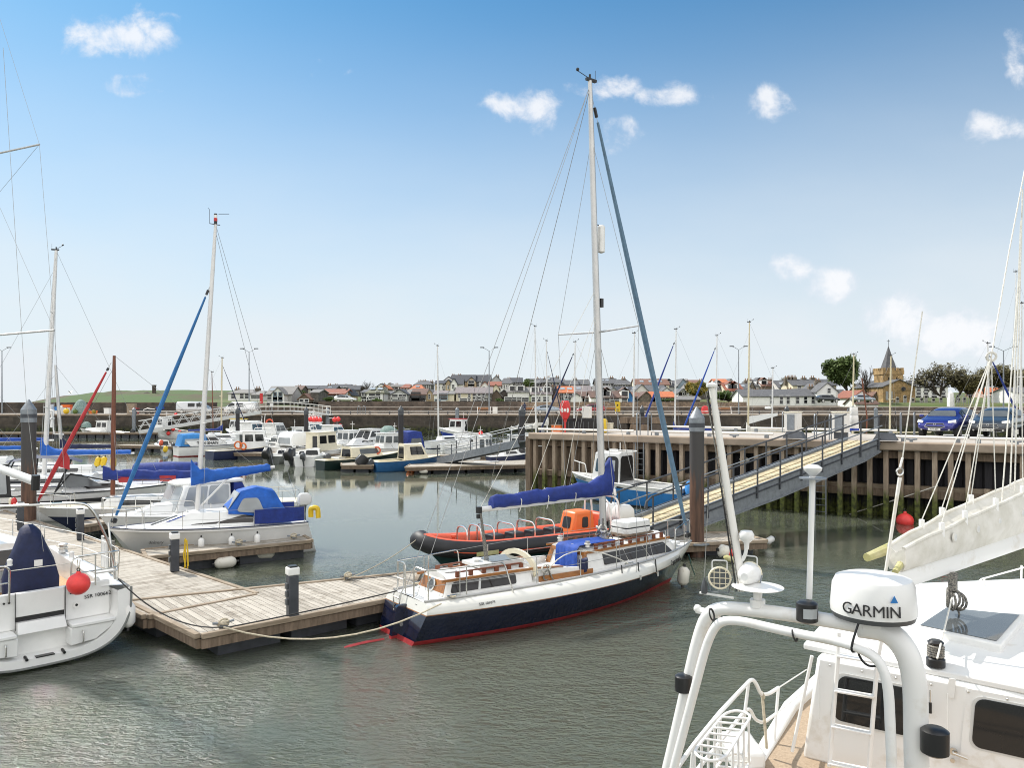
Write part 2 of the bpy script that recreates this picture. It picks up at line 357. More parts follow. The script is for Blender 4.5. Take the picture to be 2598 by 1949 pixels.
# stone / weed walls: coursed masonry with a green weed belt near the water
def stone(name,c,c2,bw,bh,weed=None,mort=(.10,.09,.08),damp=.5):
 m, t, b = newmat(name); N = t.nodes.new; Lk = t.links.new
 co = N('ShaderNodeTexCoord'); sx = N('ShaderNodeSeparateXYZ'); Lk(co.outputs['Object'],sx.inputs[0])
 ax = N('ShaderNodeMath'); ax.operation = 'ADD'; Lk(sx.outputs[0],ax.inputs[0]); Lk(sx.outputs[1],ax.inputs[1])
 cb = N('ShaderNodeCombineXYZ'); Lk(ax.outputs[0],cb.inputs[0]); Lk(sx.outputs[2],cb.inputs[1])
 br = N('ShaderNodeTexBrick'); br.inputs['Scale'].default_value = 1; br.inputs['Brick Width'].default_value = bw; br.inputs['Row Height'].default_value = bh; br.inputs['Mortar Size'].default_value = .02
 br.inputs['Color1'].default_value = (*c,1); br.inputs['Color2'].default_value = (*c2,1); br.inputs['Mortar'].default_value = (*mort,1); Lk(cb.outputs[0],br.inputs['Vector'])
 n = N('ShaderNodeTexNoise'); n.inputs['Scale'].default_value = .55; n.inputs['Detail'].default_value = 7; n.inputs['Roughness'].default_value = .7; Lk(co.outputs['Object'],n.inputs[0])
 rp = N('ShaderNodeValToRGB'); rp.color_ramp.elements[0].color = (.3,.3,.28,1); rp.color_ramp.elements[1].color = (1.15,1.1,1.05,1); rp.color_ramp.elements[0].position = .36; rp.color_ramp.elements[1].position = .62; Lk(n.outputs['Fac'],rp.inputs[0])
 mu = N('ShaderNodeMix'); mu.data_type = 'RGBA'; mu.blend_type = 'MULTIPLY'; mu.inputs['Factor'].default_value = .8; Lk(br.outputs['Color'],mu.inputs['A']); Lk(rp.outputs[0],mu.inputs['B'])
 out = mu.outputs['Result']
 if weed is not None:
  ma = N('ShaderNodeMath'); ma.operation = 'MULTIPLY_ADD'; Lk(n.outputs['Fac'],ma.inputs[0]); ma.inputs[1].default_value = 2.2; ma.inputs[2].default_value = weed - 1.1
  gt = N('ShaderNodeMapRange'); Lk(sx.outputs[2],gt.inputs[0]); Lk(ma.outputs[0],gt.inputs[1]); ad = N('ShaderNodeMath'); ad.operation = 'ADD'; Lk(ma.outputs[0],ad.inputs[0]); ad.inputs[1].default_value = .5; Lk(ad.outputs[0],gt.inputs[2])
  n2 = N('ShaderNodeTexNoise'); n2.inputs['Scale'].default_value = 2.5; n2.inputs['Detail'].default_value = 5; Lk(co.outputs['Object'],n2.inputs[0])
  r2 = N('ShaderNodeValToRGB'); r2.color_ramp.elements[0].color = (.012,.014,.010,1); r2.color_ramp.elements[1].color = (.075,.085,.022,1); r2.color_ramp.elements[0].position = .4; r2.color_ramp.elements[1].position = .7; Lk(n2.outputs['Fac'],r2.inputs[0])
  mw = N('ShaderNodeMix'); mw.data_type = 'RGBA'; Lk(gt.outputs[0],mw.inputs['Factor']); Lk(r2.outputs[0],mw.inputs['A']); Lk(out,mw.inputs['B']); out = mw.outputs['Result']
 Lk(out,b.inputs['Base Color']); b.inputs['Roughness'].default_value = .9
 bp = N('ShaderNodeBump'); bp.inputs['Strength'].default_value = .6; bp.inputs['Distance'].default_value = .06; Lk(br.outputs['Fac'],bp.inputs['Height']); bp.invert = True; Lk(bp.outputs[0],b.inputs['Normal'])
 M[name] = m
stone('quay_stone',(.10,.082,.066),(.065,.055,.045),1.1,.55,weed=1.0)
stone('wall_stone',(.16,.125,.10),(.10,.08,.065),.7,.32)
stone('wall_tan',(.36,.27,.19),(.21,.16,.12),.6,.35)
stone('wall_dark',(.085,.07,.058),(.06,.05,.042),.9,.4)
stone('house_stone',(.30,.26,.21),(.20,.17,.14),.6,.3)
stone('house_grey',(.20,.19,.175),(.14,.13,.12),.6,.3)
stone('church_stone',(.52,.36,.17),(.42,.28,.13),.7,.35,mort=(.35,.25,.13))
mk('concrete',(.46,.42,.37),.9,scale=1.2,c2=(.33,.29,.25),thr=(.3,.7),bump=.15)
mk('coping',(.40,.32,.245),.9,scale=.8,c2=(.24,.185,.14),thr=(.3,.7))
mk('asphalt',(.16,.15,.145),.95,scale=2,c2=(.11,.105,.10))
# sheet piling: dark corrugated steel; posts with weed at their feet
def weedpost(name,c,c2,z0):
 m, t, b = newmat(name); N = t.nodes.new; Lk = t.links.new
 co = N('ShaderNodeTexCoord'); sx = N('ShaderNodeSeparateXYZ'); Lk(co.outputs['Object'],sx.inputs[0])
 mp = N('ShaderNodeMapping'); mp.inputs['Scale'].default_value = (5,5,.8); Lk(co.outputs['Object'],mp.inputs[0])
 n = N('ShaderNodeTexNoise'); n.inputs['Scale'].default_value = 2.5; n.inputs['Detail'].default_value = 6; Lk(mp.outputs[0],n.inputs[0])
 rp = N('ShaderNodeValToRGB'); rp.color_ramp.elements[0].color = (*c2,1); rp.color_ramp.elements[1].color = (*c,1); rp.color_ramp.elements[0].position = .3; rp.color_ramp.elements[1].position = .72; Lk(n.outputs['Fac'],rp.inputs[0])
 ma = N('ShaderNodeMath'); ma.operation = 'MULTIPLY_ADD'; Lk(n.outputs['Fac'],ma.inputs[0]); ma.inputs[1].default_value = 1.2; ma.inputs[2].default_value = z0 - .6
 gt = N('ShaderNodeMapRange'); Lk(sx.outputs[2],gt.inputs[0]); Lk(ma.outputs[0],gt.inputs[1]); ad = N('ShaderNodeMath'); ad.operation = 'ADD'; Lk(ma.outputs[0],ad.inputs[0]); ad.inputs[1].default_value = .5; Lk(ad.outputs[0],gt.inputs[2])
 n2 = N('ShaderNodeTexNoise'); n2.inputs['Scale'].default_value = 6; Lk(co.outputs['Object'],n2.inputs[0])
 r2 = N('ShaderNodeValToRGB'); r2.color_ramp.elements[0].color = (.035,.04,.012,1); r2.color_ramp.elements[1].color = (.13,.15,.03,1); r2.color_ramp.elements[0].position = .35; r2.color_ramp.elements[1].position = .65; Lk(n2.outputs['Fac'],r2.inputs[0])
 mw = N('ShaderNodeMix'); mw.data_type = 'RGBA'; Lk(gt.outputs[0],mw.inputs['Factor']); Lk(r2.outputs[0],mw.inputs['A']); Lk(rp.outputs[0],mw.inputs['B'])
 Lk(mw.outputs['Result'],b.inputs['Base Color']); b.inputs['Roughness'].default_value = .85
 M[name] = m
weedpost('fender_post',(.44,.35,.26),(.22,.165,.12),.85)
weedpost('sheet_pile',(.035,.032,.036),(.02,.02,.024),.25)
weedpost('pile_steel',(.045,.042,.044),(.03,.029,.032),.1)
# pile: grey above, rust below
def pilemat():
 m, t, b = newmat('pile_rust'); N = t.nodes.new; Lk = t.links.new
 co = N('ShaderNodeTexCoord'); sx = N('ShaderNodeSeparateXYZ'); Lk(co.outputs['Object'],sx.inputs[0])
 mp = N('ShaderNodeMapping'); mp.inputs['Scale'].default_value = (6,6,.7); Lk(co.outputs['Object'],mp.inputs[0])
 n = N('ShaderNodeTexNoise'); n.inputs['Scale'].default_value = 1.6; n.inputs['Detail'].default_value = 7; Lk(mp.outputs[0],n.inputs[0])
 r1 = N('ShaderNodeValToRGB'); r1.color_ramp.elements[0].color = (.045,.024,.016,1); r1.color_ramp.elements[1].color = (.13,.068,.042,1); Lk(n.outputs['Fac'],r1.inputs[0]); r1.color_ramp.elements[0].position = .35; r1.color_ramp.elements[1].position = .65
 ma = N('ShaderNodeMath'); ma.operation = 'MULTIPLY_ADD'; Lk(n.outputs['Fac'],ma.inputs[0]); ma.inputs[1].default_value = 3.; ma.inputs[2].default_value = .4
 gt = N('ShaderNodeMapRange'); Lk(sx.outputs[2],gt.inputs[0]); Lk(ma.outputs[0],gt.inputs[1]); ad = N('ShaderNodeMath'); ad.operation = 'ADD'; Lk(ma.outputs[0],ad.inputs[0]); ad.inputs[1].default_value = .8; Lk(ad.outputs[0],gt.inputs[2])
 mw = N('ShaderNodeMix'); mw.data_type = 'RGBA'; Lk(gt.outputs[0],mw.inputs['Factor']); Lk(r1.outputs[0],mw.inputs['A']); mw.inputs['B'].default_value = (.052,.048,.046,1)
 Lk(mw.outputs['Result'],b.inputs['Base Color']); b.inputs['Roughness'].default_value = .6
 M.pile_rust = m
pilemat()
# water
def watermat():
 m, t, b = newmat('harbour_water'); N = t.nodes.new; Lk = t.links.new
 b.inputs['Base Color'].default_value = (.092,.103,.076,1); b.inputs['Roughness'].default_value = .035; b.inputs['Subsurface Weight'].default_value = 1; b.inputs['Subsurface Radius'].default_value = (1,1.1,.9); b.inputs['Subsurface Scale'].default_value = 4.0; b.inputs['IOR'].default_value = 1.5
 co = N('ShaderNodeTexCoord')
 def noise(sc,det,sx,sy,rot,dist=0.):
  mp = N('ShaderNodeMapping'); mp.inputs['Scale'].default_value = (sx,sy,1); mp.inputs['Rotation'].default_value = (0,0,R(rot)); Lk(co.outputs['Object'],mp.inputs[0])
  n = N('ShaderNodeTexNoise'); n.inputs['Scale'].default_value = sc; n.inputs['Detail'].default_value = det; n.inputs['Distortion'].default_value = dist; Lk(mp.outputs[0],n.inputs[0]); return n.outputs['Fac']
 a = noise(10.5,2.5,.62,1.25,24,.6); c = noise(2.4,2,.6,1.0,-12,.3); p = noise(.10,3,.5,1,0)
 pr = N('ShaderNodeMapRange'); Lk(p,pr.inputs[0]); pr.inputs[1].default_value = .38; pr.inputs[2].default_value = .62; pr.inputs[3].default_value = .30; pr.inputs[4].default_value = 1.
 # the breeze ruffles the open near water, the far basin lies calmer
 sy = N('ShaderNodeSeparateXYZ'); Lk(co.outputs['Object'],sy.inputs[0])
 fr = N('ShaderNodeMapRange'); Lk(sy.outputs[1],fr.inputs[0]); fr.inputs[1].default_value = 11; fr.inputs[2].default_value = 26; fr.inputs[3].default_value = 1; fr.inputs[4].default_value = .012
 s1 = N('ShaderNodeMath'); s1.operation = 'MULTIPLY'; Lk(pr.outputs[0],s1.inputs[0]); Lk(fr.outputs[0],s1.inputs[1])
 ad = N('ShaderNodeMath'); ad.operation = 'MULTIPLY_ADD'; Lk(c,ad.inputs[0]); ad.inputs[1].default_value = 1.3; Lk(a,ad.inputs[2])
 bp = N('ShaderNodeBump'); bp.inputs['Distance'].default_value = .17; Lk(s1.outputs[0],bp.inputs['Strength']); Lk(ad.outputs[0],bp.inputs['Height'])
 Lk(bp.outputs[0],b.inputs['Normal'])
 M.water = m
watermat()
# ================================================================== SETTING
def flat(name,poly,z,m,kind='structure',label=None):
 g = G(); g.add([(x,y,z) for x,y in poly],[tuple(range(len(poly)))],m); o = g.obj(name); struct(o,kind,label); return o
flat('water',[(-6000,-60),(6000,-60),(6000,9000),(-6000,9000)],0,M.water,label='grey green harbour water, ruffled near the camera')
def terr(X,Y):
 z = 5.0 - .75 * max(0,min(1,(X-35)/6)) * max(0,min(1,(175-Y)/20)) + max(0,min(1,(Y-150)/110)) * 3.6
 return z
# town ground: one sheet rising gently behind the promenade
g = G(); xs = [-66,-40,-20,0,25,35,41,50,75,100,140,220,400,900,2500]; ys = [131.6,150,160,175,190,210,235,260,320,500,1200,3000]
vs = [(x,y,terr(x,y)) for y in ys for x in xs]; n = len(xs)
g.add(vs,[(j*n+i,j*n+i+1,(j+1)*n+i+1,(j+1)*n+i) for j in range(len(ys)-1) for i in range(n-1)],M.grass)
struct(g.obj('ground'),label='grassy ground under the town behind the harbour')
flat('promenade',[(-130,116),(140,116),(140,131.5),(-130,131.5)],3.246,M.concrete,label='concrete quay walkway around the far basin')
# green headland at the left with its rocky seaward end
prof = [(-260,-1),(-205,-1),(-192,1.5),(-183,3.4),(-176,4.6),(-166,5.6),(-158,7.4),(-150,8.7),(-140,9.5),(-120,9.8),(-100,9.6),(-80,9.3),(-60,8.6),(-30,7),(10,5)]
def hz_(x):
 for (a,za), (b,zb) in zip(prof,prof[1:]):
  if a <= x <= b: return lerp(za,zb,(x-a)/(b-a))
 return -1
g = G(); nx, ny = 110, 14; vs = []
for j in range(ny):
 t = j / (ny-1)
 for i in range(nx):
  x = lerp(-215,10,i/(nx-1)); h = hz_(x+6*(t-.5))
  s = min(1,t*2.1) ** .8 if t < .75 else max(0,1-(t-.75)*2)
  z = -1 + (h+1) * s + (rnd.random()-.5) * (.9 if x < -128 else .22) * s
  vs.append((x,205+140*t,z))
g.add(vs,[(j*nx+i,j*nx+i+1,(j+1)*nx+i+1,(j+1)*nx+i) for j in range(ny-1) for i in range(nx-1)],M.grass_far)
struct(g.obj('hill',smooth=True,ang=180),label='low green headland beyond the harbour wall')
t_ = thing('stone_beacon','square stone tower standing alone on the green headland','tower',P(391,1000,262)+Vector((0,0,-.5)))
g = G(); g.bx(-.48,.48,-.48,.48,0,3.3,M.wall_stone); g.obj('shaft',t_)
g = G(); g.bx(-.58,.58,-.58,.58,3.3,3.6,M.wall_stone); g.obj('cap',t_)
t_ = tag(G().lathe([(1.8,0),(1.5,.6),(.8,1.0),(.2,1.2)],M.rock,10,P(373,999,262)+Vector((0,0,-.6))).obj('cairn'),'low rounded cairn beside the stone tower on the headland','cairn')

# ---------------------------------------------------------------- far harbour wall
w = thing('harbour_wall','long dark stone harbour wall with weed at the waterline and pale coping','wall',(0,116,0))
g = G(); g.bx(-130,140,0,3,-1,3.0,M.quay_stone); g.obj('wall_face',w)
g = G(); g.bx(-130,140,-.12,1.4,3.0,3.26,M.coping); g.obj('coping',w)
w = thing('pipe_rail','low white pipe rail running along the edge of the far harbour wall','rail',(0,116.5,3.26))
g = G(); g.tube([(-58,0,.38),(130,0,.38)],.05,M.white_worn,6); g.obj('rail',w)
g = G()
for i in range(64): g.bx(-57+i*2.95,-56.85+i*2.95,-.06,.06,0,.38,M.galv_dark)
g.obj('post_row',w)['kind'] = 'stuff'
w = tag(G().bx(-130,-49,0,.8,3.2,4.9,M.wall_dark).bx(-130,-49,-.05,.85,4.9,5.05,M.wall_stone).obj('sea_wall',loc=(0,127,0)),'dark sea wall behind the fish crates on the left quay','wall')
w = tag(G().bx(-49,140,0,.6,3.2,4.22,M.wall_stone).bx(-49,140,-.04,.64,4.22,4.32,M.concrete).obj('parapet_wall',loc=(0,126,0)),'low brown stone wall running behind the promenade','wall')
w = tag(G().bx(-33,1.5,0,.6,3.2,5.25,M.wall_stone).obj('garden_wall',loc=(0,131,0)),'grey brown garden wall below the left half of the houses','wall')
w = tag(G().bx(1.5,40,0,.6,3.2,5.12,M.wall_tan).obj('rubble_wall',loc=(0,131,0)),'pinkish rubble retaining wall below the cottages at the centre','wall')
w = tag(G().bx(40,56,0,.6,3.2,4.45,M.wall_tan).obj('rubble_wall',loc=(0,131.3,0)),'tan rubble wall in front of the long white cottage row','wall')

# ---------------------------------------------------------------- houses
stucco = {}
for k, c in dict(white=(.80,.79,.76),cream=(.70,.63,.48),tan=(.47,.36,.23),grey=(.44,.44,.43),pale=(.66,.64,.60),blue=(.05,.20,.48),sblue=(.26,.33,.38),brown=(.16,.12,.09),dark=(.10,.085,.075),pinkw=(.50,.36,.30)).items():
 stucco[k] = mat('render_'+k,c,.85,var=.08,scale=.8)
stucco['stone'] = M.house_stone; stucco['gstone'] = M.house_grey; stucco['church'] = M.church_stone
def roofmat(name,c,c2):
 m = mat('roof_'+name,c,.75,c2=c2,scale=1.6,thr=(.3,.7),bump=.5,bscale=2.2,st=(1,1,3)); return m
roofs = dict(slate=roofmat('slate',(.13,.13,.135),(.075,.075,.08)),dslate=roofmat('dslate',(.058,.06,.07),(.035,.036,.042)),grey=roofmat('grey',(.22,.21,.20),(.14,.135,.13)),
             brown=roofmat('brown',(.15,.085,.06),(.09,.055,.045)),red=roofmat('red',(.30,.10,.055),(.17,.06,.04)),orange=roofmat('orange',(.52,.16,.06),(.36,.11,.045)),
             mauve=roofmat('mauve',(.24,.205,.205),(.15,.13,.13)),moss=roofmat('moss',(.15,.15,.09),(.10,.10,.07)),tile=roofmat('tile',(.22,.11,.075),(.13,.07,.05)))
mk('window_white',(.7,.7,.68),.5); mk('chimney_pot',(.30,.18,.11),.9,var=.3); mk('trim_dark',(.03,.03,.032),.6)
def win(parent,x,z,y,w,h,fm=None,tall=True):
 g = G(); f = .12 if w > .7 else .08; fm = fm or M.window_white
 g.bx(x-w/2,x-w/2+f,y-.06,y+.05,z-h/2,z+h/2,fm); g.bx(x+w/2-f,x+w/2,y-.06,y+.05,z-h/2,z+h/2,fm)
 g.bx(x-w/2+f,x+w/2-f,y-.06,y+.05,z-h/2,z-h/2+f,fm); g.bx(x-w/2+f,x+w/2-f,y-.06,y+.05,z+h/2-f,z+h/2,fm)
 g.bx(x-w/2+f,x+w/2-f,y-.055,y+.04,z-.04,z+.04,fm)
 g.bx(x-w/2+f,x+w/2-f,y-.02,y+.04,z-h/2+f,z+h/2-f,M.glass_dark)
 return g.obj('window',parent)
def roof_geom(g,kind,x0,x1,y0,y1,ze,zr,m,ov=.25,th=.16,hipf=.5):
 xm, ym = (x0+x1) / 2, (y0+y1) / 2; k = (zr-ze)
 a, b, c, d = x0 - ov, x1 + ov, y0 - ov, y1 + ov
 if kind == 'side':
  zl = ze - k * ov / (ym-y0)
  for s_, yy in ((1,c),(-1,d)):
   q = [(a,yy,zl),(b,yy,zl),(b,ym,zr),(a,ym,zr)]
   if s_ < 0: q = q[::-1]
   g.slab(q,(0,0,th),m)
 elif kind == 'gable':
  zl = ze - k * ov / (xm-x0)
  for s_, xx in ((1,a),(-1,b)):
   q = [(xx,d,zl),(xx,c,zl),(xm,c,zr),(xm,d,zr)]
   if s_ < 0: q = q[::-1]
   g.slab(q,(0,0,th),m)
 else:
  r = min((y1-y0)/2,(x1-x0)/2) * hipf * 2 * .5 + .01
  rx0, rx1 = x0 + r * 1.0, x1 - r * 1.0
  if rx0 > rx1: rx0 = rx1 = xm
  v_ = [(a,c,ze),(b,c,ze),(b,d,ze),(a,d,ze),(rx0,ym,zr),(rx1+.01,ym,zr),(a,c,ze-th),(b,c,ze-th),(b,d,ze-th),(a,d,ze-th)]
  g.add(v_,[(0,1,5,4),(1,2,5),(2,3,4,5),(3,0,4),(6,7,1,0),(7,8,2,1),(8,9,3,2),(9,6,0,3),(9,8,7,6)],m)
def house(x0,x1,yb,ye,yr,Y,kind,wall,roof,label,ch=(),wins=None,depth=7.5,cat='house',dorm=(),sky=(),fm=None,name='house',group=None,rz=0,split=None):
 """pixel extents of the front -> a house of real size standing at distance Y"""
 X0, X1 = (x0-CX) / F * Y, (x1-CX) / F * Y; z = lambda p, y=Y: H - (p-HY) / F * y
 xm = (X0+X1) / 2; w2 = (X1-X0) / 2; zb = min(z(yb),terr(xm,Y)) - .4; ze, zr = z(ye), z(yr,Y+(depth/2 if kind != 'gable' else 0))
 t = thing(name,label,cat,(xm,Y,zb),R(rz),group); wm = stucco[wall]; e, r = ze - zb, max(zr-zb,ze-zb+.6)
 g = G(); g.bx(-w2,w2,0,depth,0,e,wm)
 if kind == 'side':
  for x in (-w2,w2): g.slab([(x,0,e),(x,depth,e),(x,depth/2,r)],((.12 if x < 0 else -.12),0,0),wm)
 elif kind == 'gable':
  g.slab([(-w2,0,e),(w2,0,e),(0,0,r)],(0,.15,0),wm); g.slab([(-w2,depth,e),(w2,depth,e),(0,depth,r)],(0,-.15,0),wm)
 g.obj('wall',t,smooth=False)
 if split:                                       # a second colour on part of the front
  for (a,b,mm) in split: G().bx(lerp(-w2,w2,a),lerp(-w2,w2,b),-.05,0,.2,e-.05,stucco[mm]).obj('wall_panel',t)
 g = G(); roof_geom(g,kind,-w2,w2,0,depth,e,r,roofs[roof]); ro = g.obj('roof',t,smooth=False)
 for (cx,ct) in ch:
  X = (cx-CX) / F * Y - xm; zt = z(ct,Y+depth/2) - zb; q = .55
  yy = depth / 2; g = G(); g.bx(X-q,X+q,yy-.4,yy+.4,min(e,r-1.2),zt-.35,stucco['stone' if wall in ('stone','gstone','tan','church','dark','brown') else 'stone'])
  for i in (-1,1): g.lathe([(.13,zt-.35),(.11,zt+.1)],M.chimney_pot,6,(X+i*.25,yy,0))
  g.obj('chimney',ro)
 for sx_ in sky:                                 # roof lights lying in the front slope
  X = (sx_-CX) / F * Y - xm; k = (r-e) / (depth/2); y_ = depth * .2; s_ = Vector((0,1,k)).normalized(); nn_ = Vector((0,-k,1)).normalized(); o_ = Vector((X,y_,e+k*y_)) + nn_ * .19
  G().slab([o_-Vector((.5,0,0)),o_+Vector((.5,0,0)),o_+Vector((.5,0,0))+s_*1.2,o_-Vector((.5,0,0))+s_*1.2],nn_*.05,M.glass_pale).obj('roof_light',ro)
 if wins is None: wins = [(i,zz) for i in (.2,.5,.8) for zz in (.28,.72)] if e > 5.2 else [(i,.55) for i in (.2,.5,.8)]
 for q in wins:
  u_, v_ = q[0], q[1]; ww = q[2] if len(q) > 2 else min(1.15,w2*.38); hh = q[3] if len(q) > 3 else 1.35
  lo = z(yb) - zb; win(t,lerp(-w2,w2,u_),lerp(max(lo,.3),e if v_ <= 1 else e,v_) if v_ <= 1 else lerp(e,r,v_-1),-.0,ww,hh,fm)
 for d_ in dorm:
  X = (d_-CX) / F * Y - xm; k = (r-e) / (depth/2); y_ = .9; zz = e + k * y_; g = G()
  g.bx(X-.8,X+.8,y_,depth/2,zz-.4,zz+1.15,stucco['white']); g.bx(X-.55,X+.55,y_-.05,y_,zz+.1,zz+1.0,M.glass_dark)
  roof_geom(g,'gable',X-.8,X+.8,y_,depth/2+.3,zz+1.15,zz+1.75,roofs[roof],.12,.08); g.obj('dormer',ro,smooth=False)
 return t
hs = house
hs(579,642,1013,997.5,988,165,'hip','white','grey','white house with grey hipped roof at the left end of the town',[(587,983),(640,981)],[(.2,.55),(.55,.55),(.75,.55)])
hs(637,667,1013,1002,992,163,'hip','white','grey','low white wing with grey roof right of the leftmost house',wins=[(.4,.6,2.2,1.0)])
hs(677,740,1021,1001,982,150,'side','grey','grey','large house with pale grey roof behind a white front gable and blue windows',wins=[(.12,.7,1.2,1.2)],sky=(684,))
hs(689,721,1021,1000,984,147.6,'gable','white','grey','white gable with blue balcony windows in front of the big grey roof',wins=[(.28,.72,.8,1.7),(.7,.72,.8,1.7),(.28,.25,.8,1.5),(.7,.25,.8,1.5)],depth=3,fm=stucco['sblue'])
hs(742,764,997,990,980,215,'side','dark','brown','brown roofed house above the slatted white gable',[(751,977)])
hs(764,802,998,987,980,222,'side','cream','dslate','cream walled house with a long dark roof above the boat shed',wins=[(.12,.5),(.4,.5),(.7,.5)])
hs(757,787,1025,1013,1000,146,'gable','brown','tile','small brown shed with red tiled front gable beside the stone tower',wins=[(.25,.4,.9,1.2),(.7,.4,.9,1.2)],cat='shed',name='boat_shed')
hs(788,808,1024,997,995.5,148,'side','gstone','grey','plain grey stone block without a pitched roof at the left of the town',wins=[(.3,.3,.5,.6)],cat='building',name='stone_building')
hs(807,850,1000,988,980,205,'side','dark','dslate','dark slate house with a tall chimney behind the red brown roof',[(828,973.5),(811,979)],sky=(833,))
hs(838,885,990,984.5,976.5,232,'side','pale','dslate','pale house with a dark roof on the skyline left of the bare trees',[(846,974),(871,975)])
hs(812,873,1019,1001,989,158,'side','pale','red','white house with a rusty red roof and long upper window',wins=[(.35,.75,4.5,1.3),(.8,.72,1.2,1.2),(.7,.25,2,1)],depth=10)
hs(806,833,1018,1001,997,160,'side','tan','tile','low orange roofed wing left of the rusty red roof',wins=[(.3,.3,1.5,1.2)])
hs(870,890,1018,1001,988,162,'gable','tan','dslate','tan gable with dark roof right of the rusty red roof',wins=[])
hs(884,912,1012,990,980,200,'side','dark','dslate','dark stone house between the tan gable and bare trees',[(893,977)])
hs(917,930,1020,997,991,150,'side','gstone','slate','narrow grey stone wing with two tall windows',wins=[(.3,.7,.6,1.3),(.75,.7,.6,1.3),(.3,.25,.6,1.2),(.75,.25,.6,1.2)],depth=9)
hs(929,973,1021,997,983,149,'hip','white','moss','white house under a mossy hipped roof with two roof lights',wins=[(.35,.66,1.5,1.2),(.68,.66,1.1,1.9),(.15,.25,1,1.2),(.5,.25,1.6,1.1)],sky=(941,960),split=[(0,.02,'dark'),(.97,1,'dark')])
hs(972,996,1015,1001,995,155,'side','pale','slate','low pale extension right of the mossy hipped roof',wins=[(.5,.5,1,1.1)])
hs(953,981,990,983,974,228,'gable','white','dslate','white gable with dark verges on the skyline above the mossy roof',[(968,972.5)])
hs(979,996,990,981,973,224,'gable','pale','grey','pale grey gable left of the red roofs',[(984,971.5)])
hs(967,985,992,986,978,206,'gable','red' if False else 'brown','orange','little orange roof above the mossy hipped house')
hs(992,1020,992,981,977,220,'side','cream','grey','cream flat looking house with square windows left of the red roof',[(1002,973),(1008,976)],[(.2,.5,1.1,1.1),(.5,.5,1.1,1.1),(.85,.5,1.1,1.1)])
hs(1017,1042,994,984,974.5,212,'hip','pinkw','red','brick red hipped roof house on the left skyline')
hs(1040,1074,998,989,977,196,'hip','white','orange','orange hipped roof house behind the brown roofed villa',[(1041,977)],sky=(1057,))
hs(1051,1096,990,976,966,236,'hip','gstone','slate','tall grey stone villa with many chimneys on the skyline',[(1061,965),(1067,965.5),(1074,963.5),(1092,965)],[(i,.5,.9,1.5) for i in (.15,.38,.62,.86)])
hs(994,1033,1021,1001,988.5,148,'gable','grey','dslate','grey house with broad front gable and dark verges',wins=[(.2,.72,1.3,1.1),(.56,.72,.9,1.1),(.84,.72,.9,1.1),(.22,.22,1.4,1.2),(.68,.22,1.5,1.3)],depth=9)
hs(1032,1047,1021,1001,990,152,'side','brown','grey','brown link house right of the broad grey gable',wins=[(.5,.5,.6,1)])
hs(1045,1080,1021,1002,988,150,'side','white','brown','white house with a wide brown roof and black balcony',wins=[(.28,.7,1.9,2),(.78,.7,1.2,1.2),(.8,.22,.9,1),(.3,.2,2.6,1.3)],fm=M.trim_dark)
hs(1079,1102,1021,1003,989,151,'gable','tan','grey','tan gable end with a single slit window',wins=[(.45,.8,.5,1)])
hs(1101,1132,1021,1002,993,149,'side','white','mauve','white house with one blue framed window right of the tan gable',wins=[(.7,.75,2,1.4),(.3,.15,1.2,.9)],fm=stucco['sblue'])
hs(1131,1152,1020,1001,994,149.5,'side','cream','grey','peach coloured blank walled extension',wins=[])
hs(1150,1170,1016,1003,992,170,'gable','pale','slate','small pale house with arched dormers behind the terrace',wins=[(.3,.8,.8,1),(.7,.8,.8,1)])
hs(1104,1131,992,974,967,196,'side','white','dslate','white flat block with tan corner at the left of the hilltop flats',wins=[(.3,.7,.8,1.2),(.8,.7,.8,1.2),(.3,.25,.8,1.2),(.8,.25,.8,1.2)],split=[(0,.35,'tan')],cat='flats')
hs(1127,1150,985,965,956,202,'gable','white','dslate','white gabled block of flats left of the main hilltop roof',wins=[(.5,.85,1,1.2)],depth=9,cat='flats')
hs(1131,1144,990,972,964,193,'gable','tan','dslate','narrow tan gable between the white flats',wins=[(.5,.4,.5,1)],cat='flats')
hs(1143,1160,992,974,961,190,'gable','white','dslate','steep white gable in front of the hilltop flats',wins=[(.4,.6,.7,1.1),(.6,.2,.7,1.1)],depth=6,cat='flats')
hs(1158,1174,991,975.5,962,191,'side','pale','dslate','dark pitched roof right of the steep white gable',wins=[],depth=6,cat='flats')
hs(1146,1164,985,965,952.5,212,'side','white','dslate','left section of the long dark hilltop roof with white end gable',[(1147,949.5)],cat='flats')
hs(1160,1204,986,968,952.5,208,'side','tan','dslate','middle section of the long dark hilltop roof',[(1164,949)],[(.3,.6,.9,1.4),(.7,.6,.9,1.4),(.1,.2,.9,1.2)],cat='flats')
hs(1185,1207,986,968,957.5,204,'gable','tan','dslate','tan front gable projecting from the hilltop flats',wins=[(.3,.7,.9,1.8),(.65,.7,.9,1.8),(.3,.3,.9,1.5),(.65,.3,.9,1.5)],depth=4,cat='flats')
hs(1204,1244,986,968,952.8,209,'side','white','dslate','right section of the long dark hilltop roof over white walls',[(1237,950)],[(.2,.6,1,1.3),(.5,.6,1,1.3),(.8,.6,1,1.3)],cat='flats')
hs(1244,1274,982,968,954,207,'gable','grey','slate','grey gable at the right end of the hilltop flats',[(1261,951)],[],cat='flats')
hs(1219,1241,995,982,969.5,188,'gable','white','red','white gable with rusty roof below the hilltop flats',wins=[(.4,.7,.7,1)],depth=9)
hs(1240,1270,996,979,970,189,'side','pale','red','rusty red long roof below the grey gable',wins=[])
hs(1250,1266,1000,985,976,184,'gable','cream','brown','cream gable behind the right end of the mauve terrace roof',wins=[])
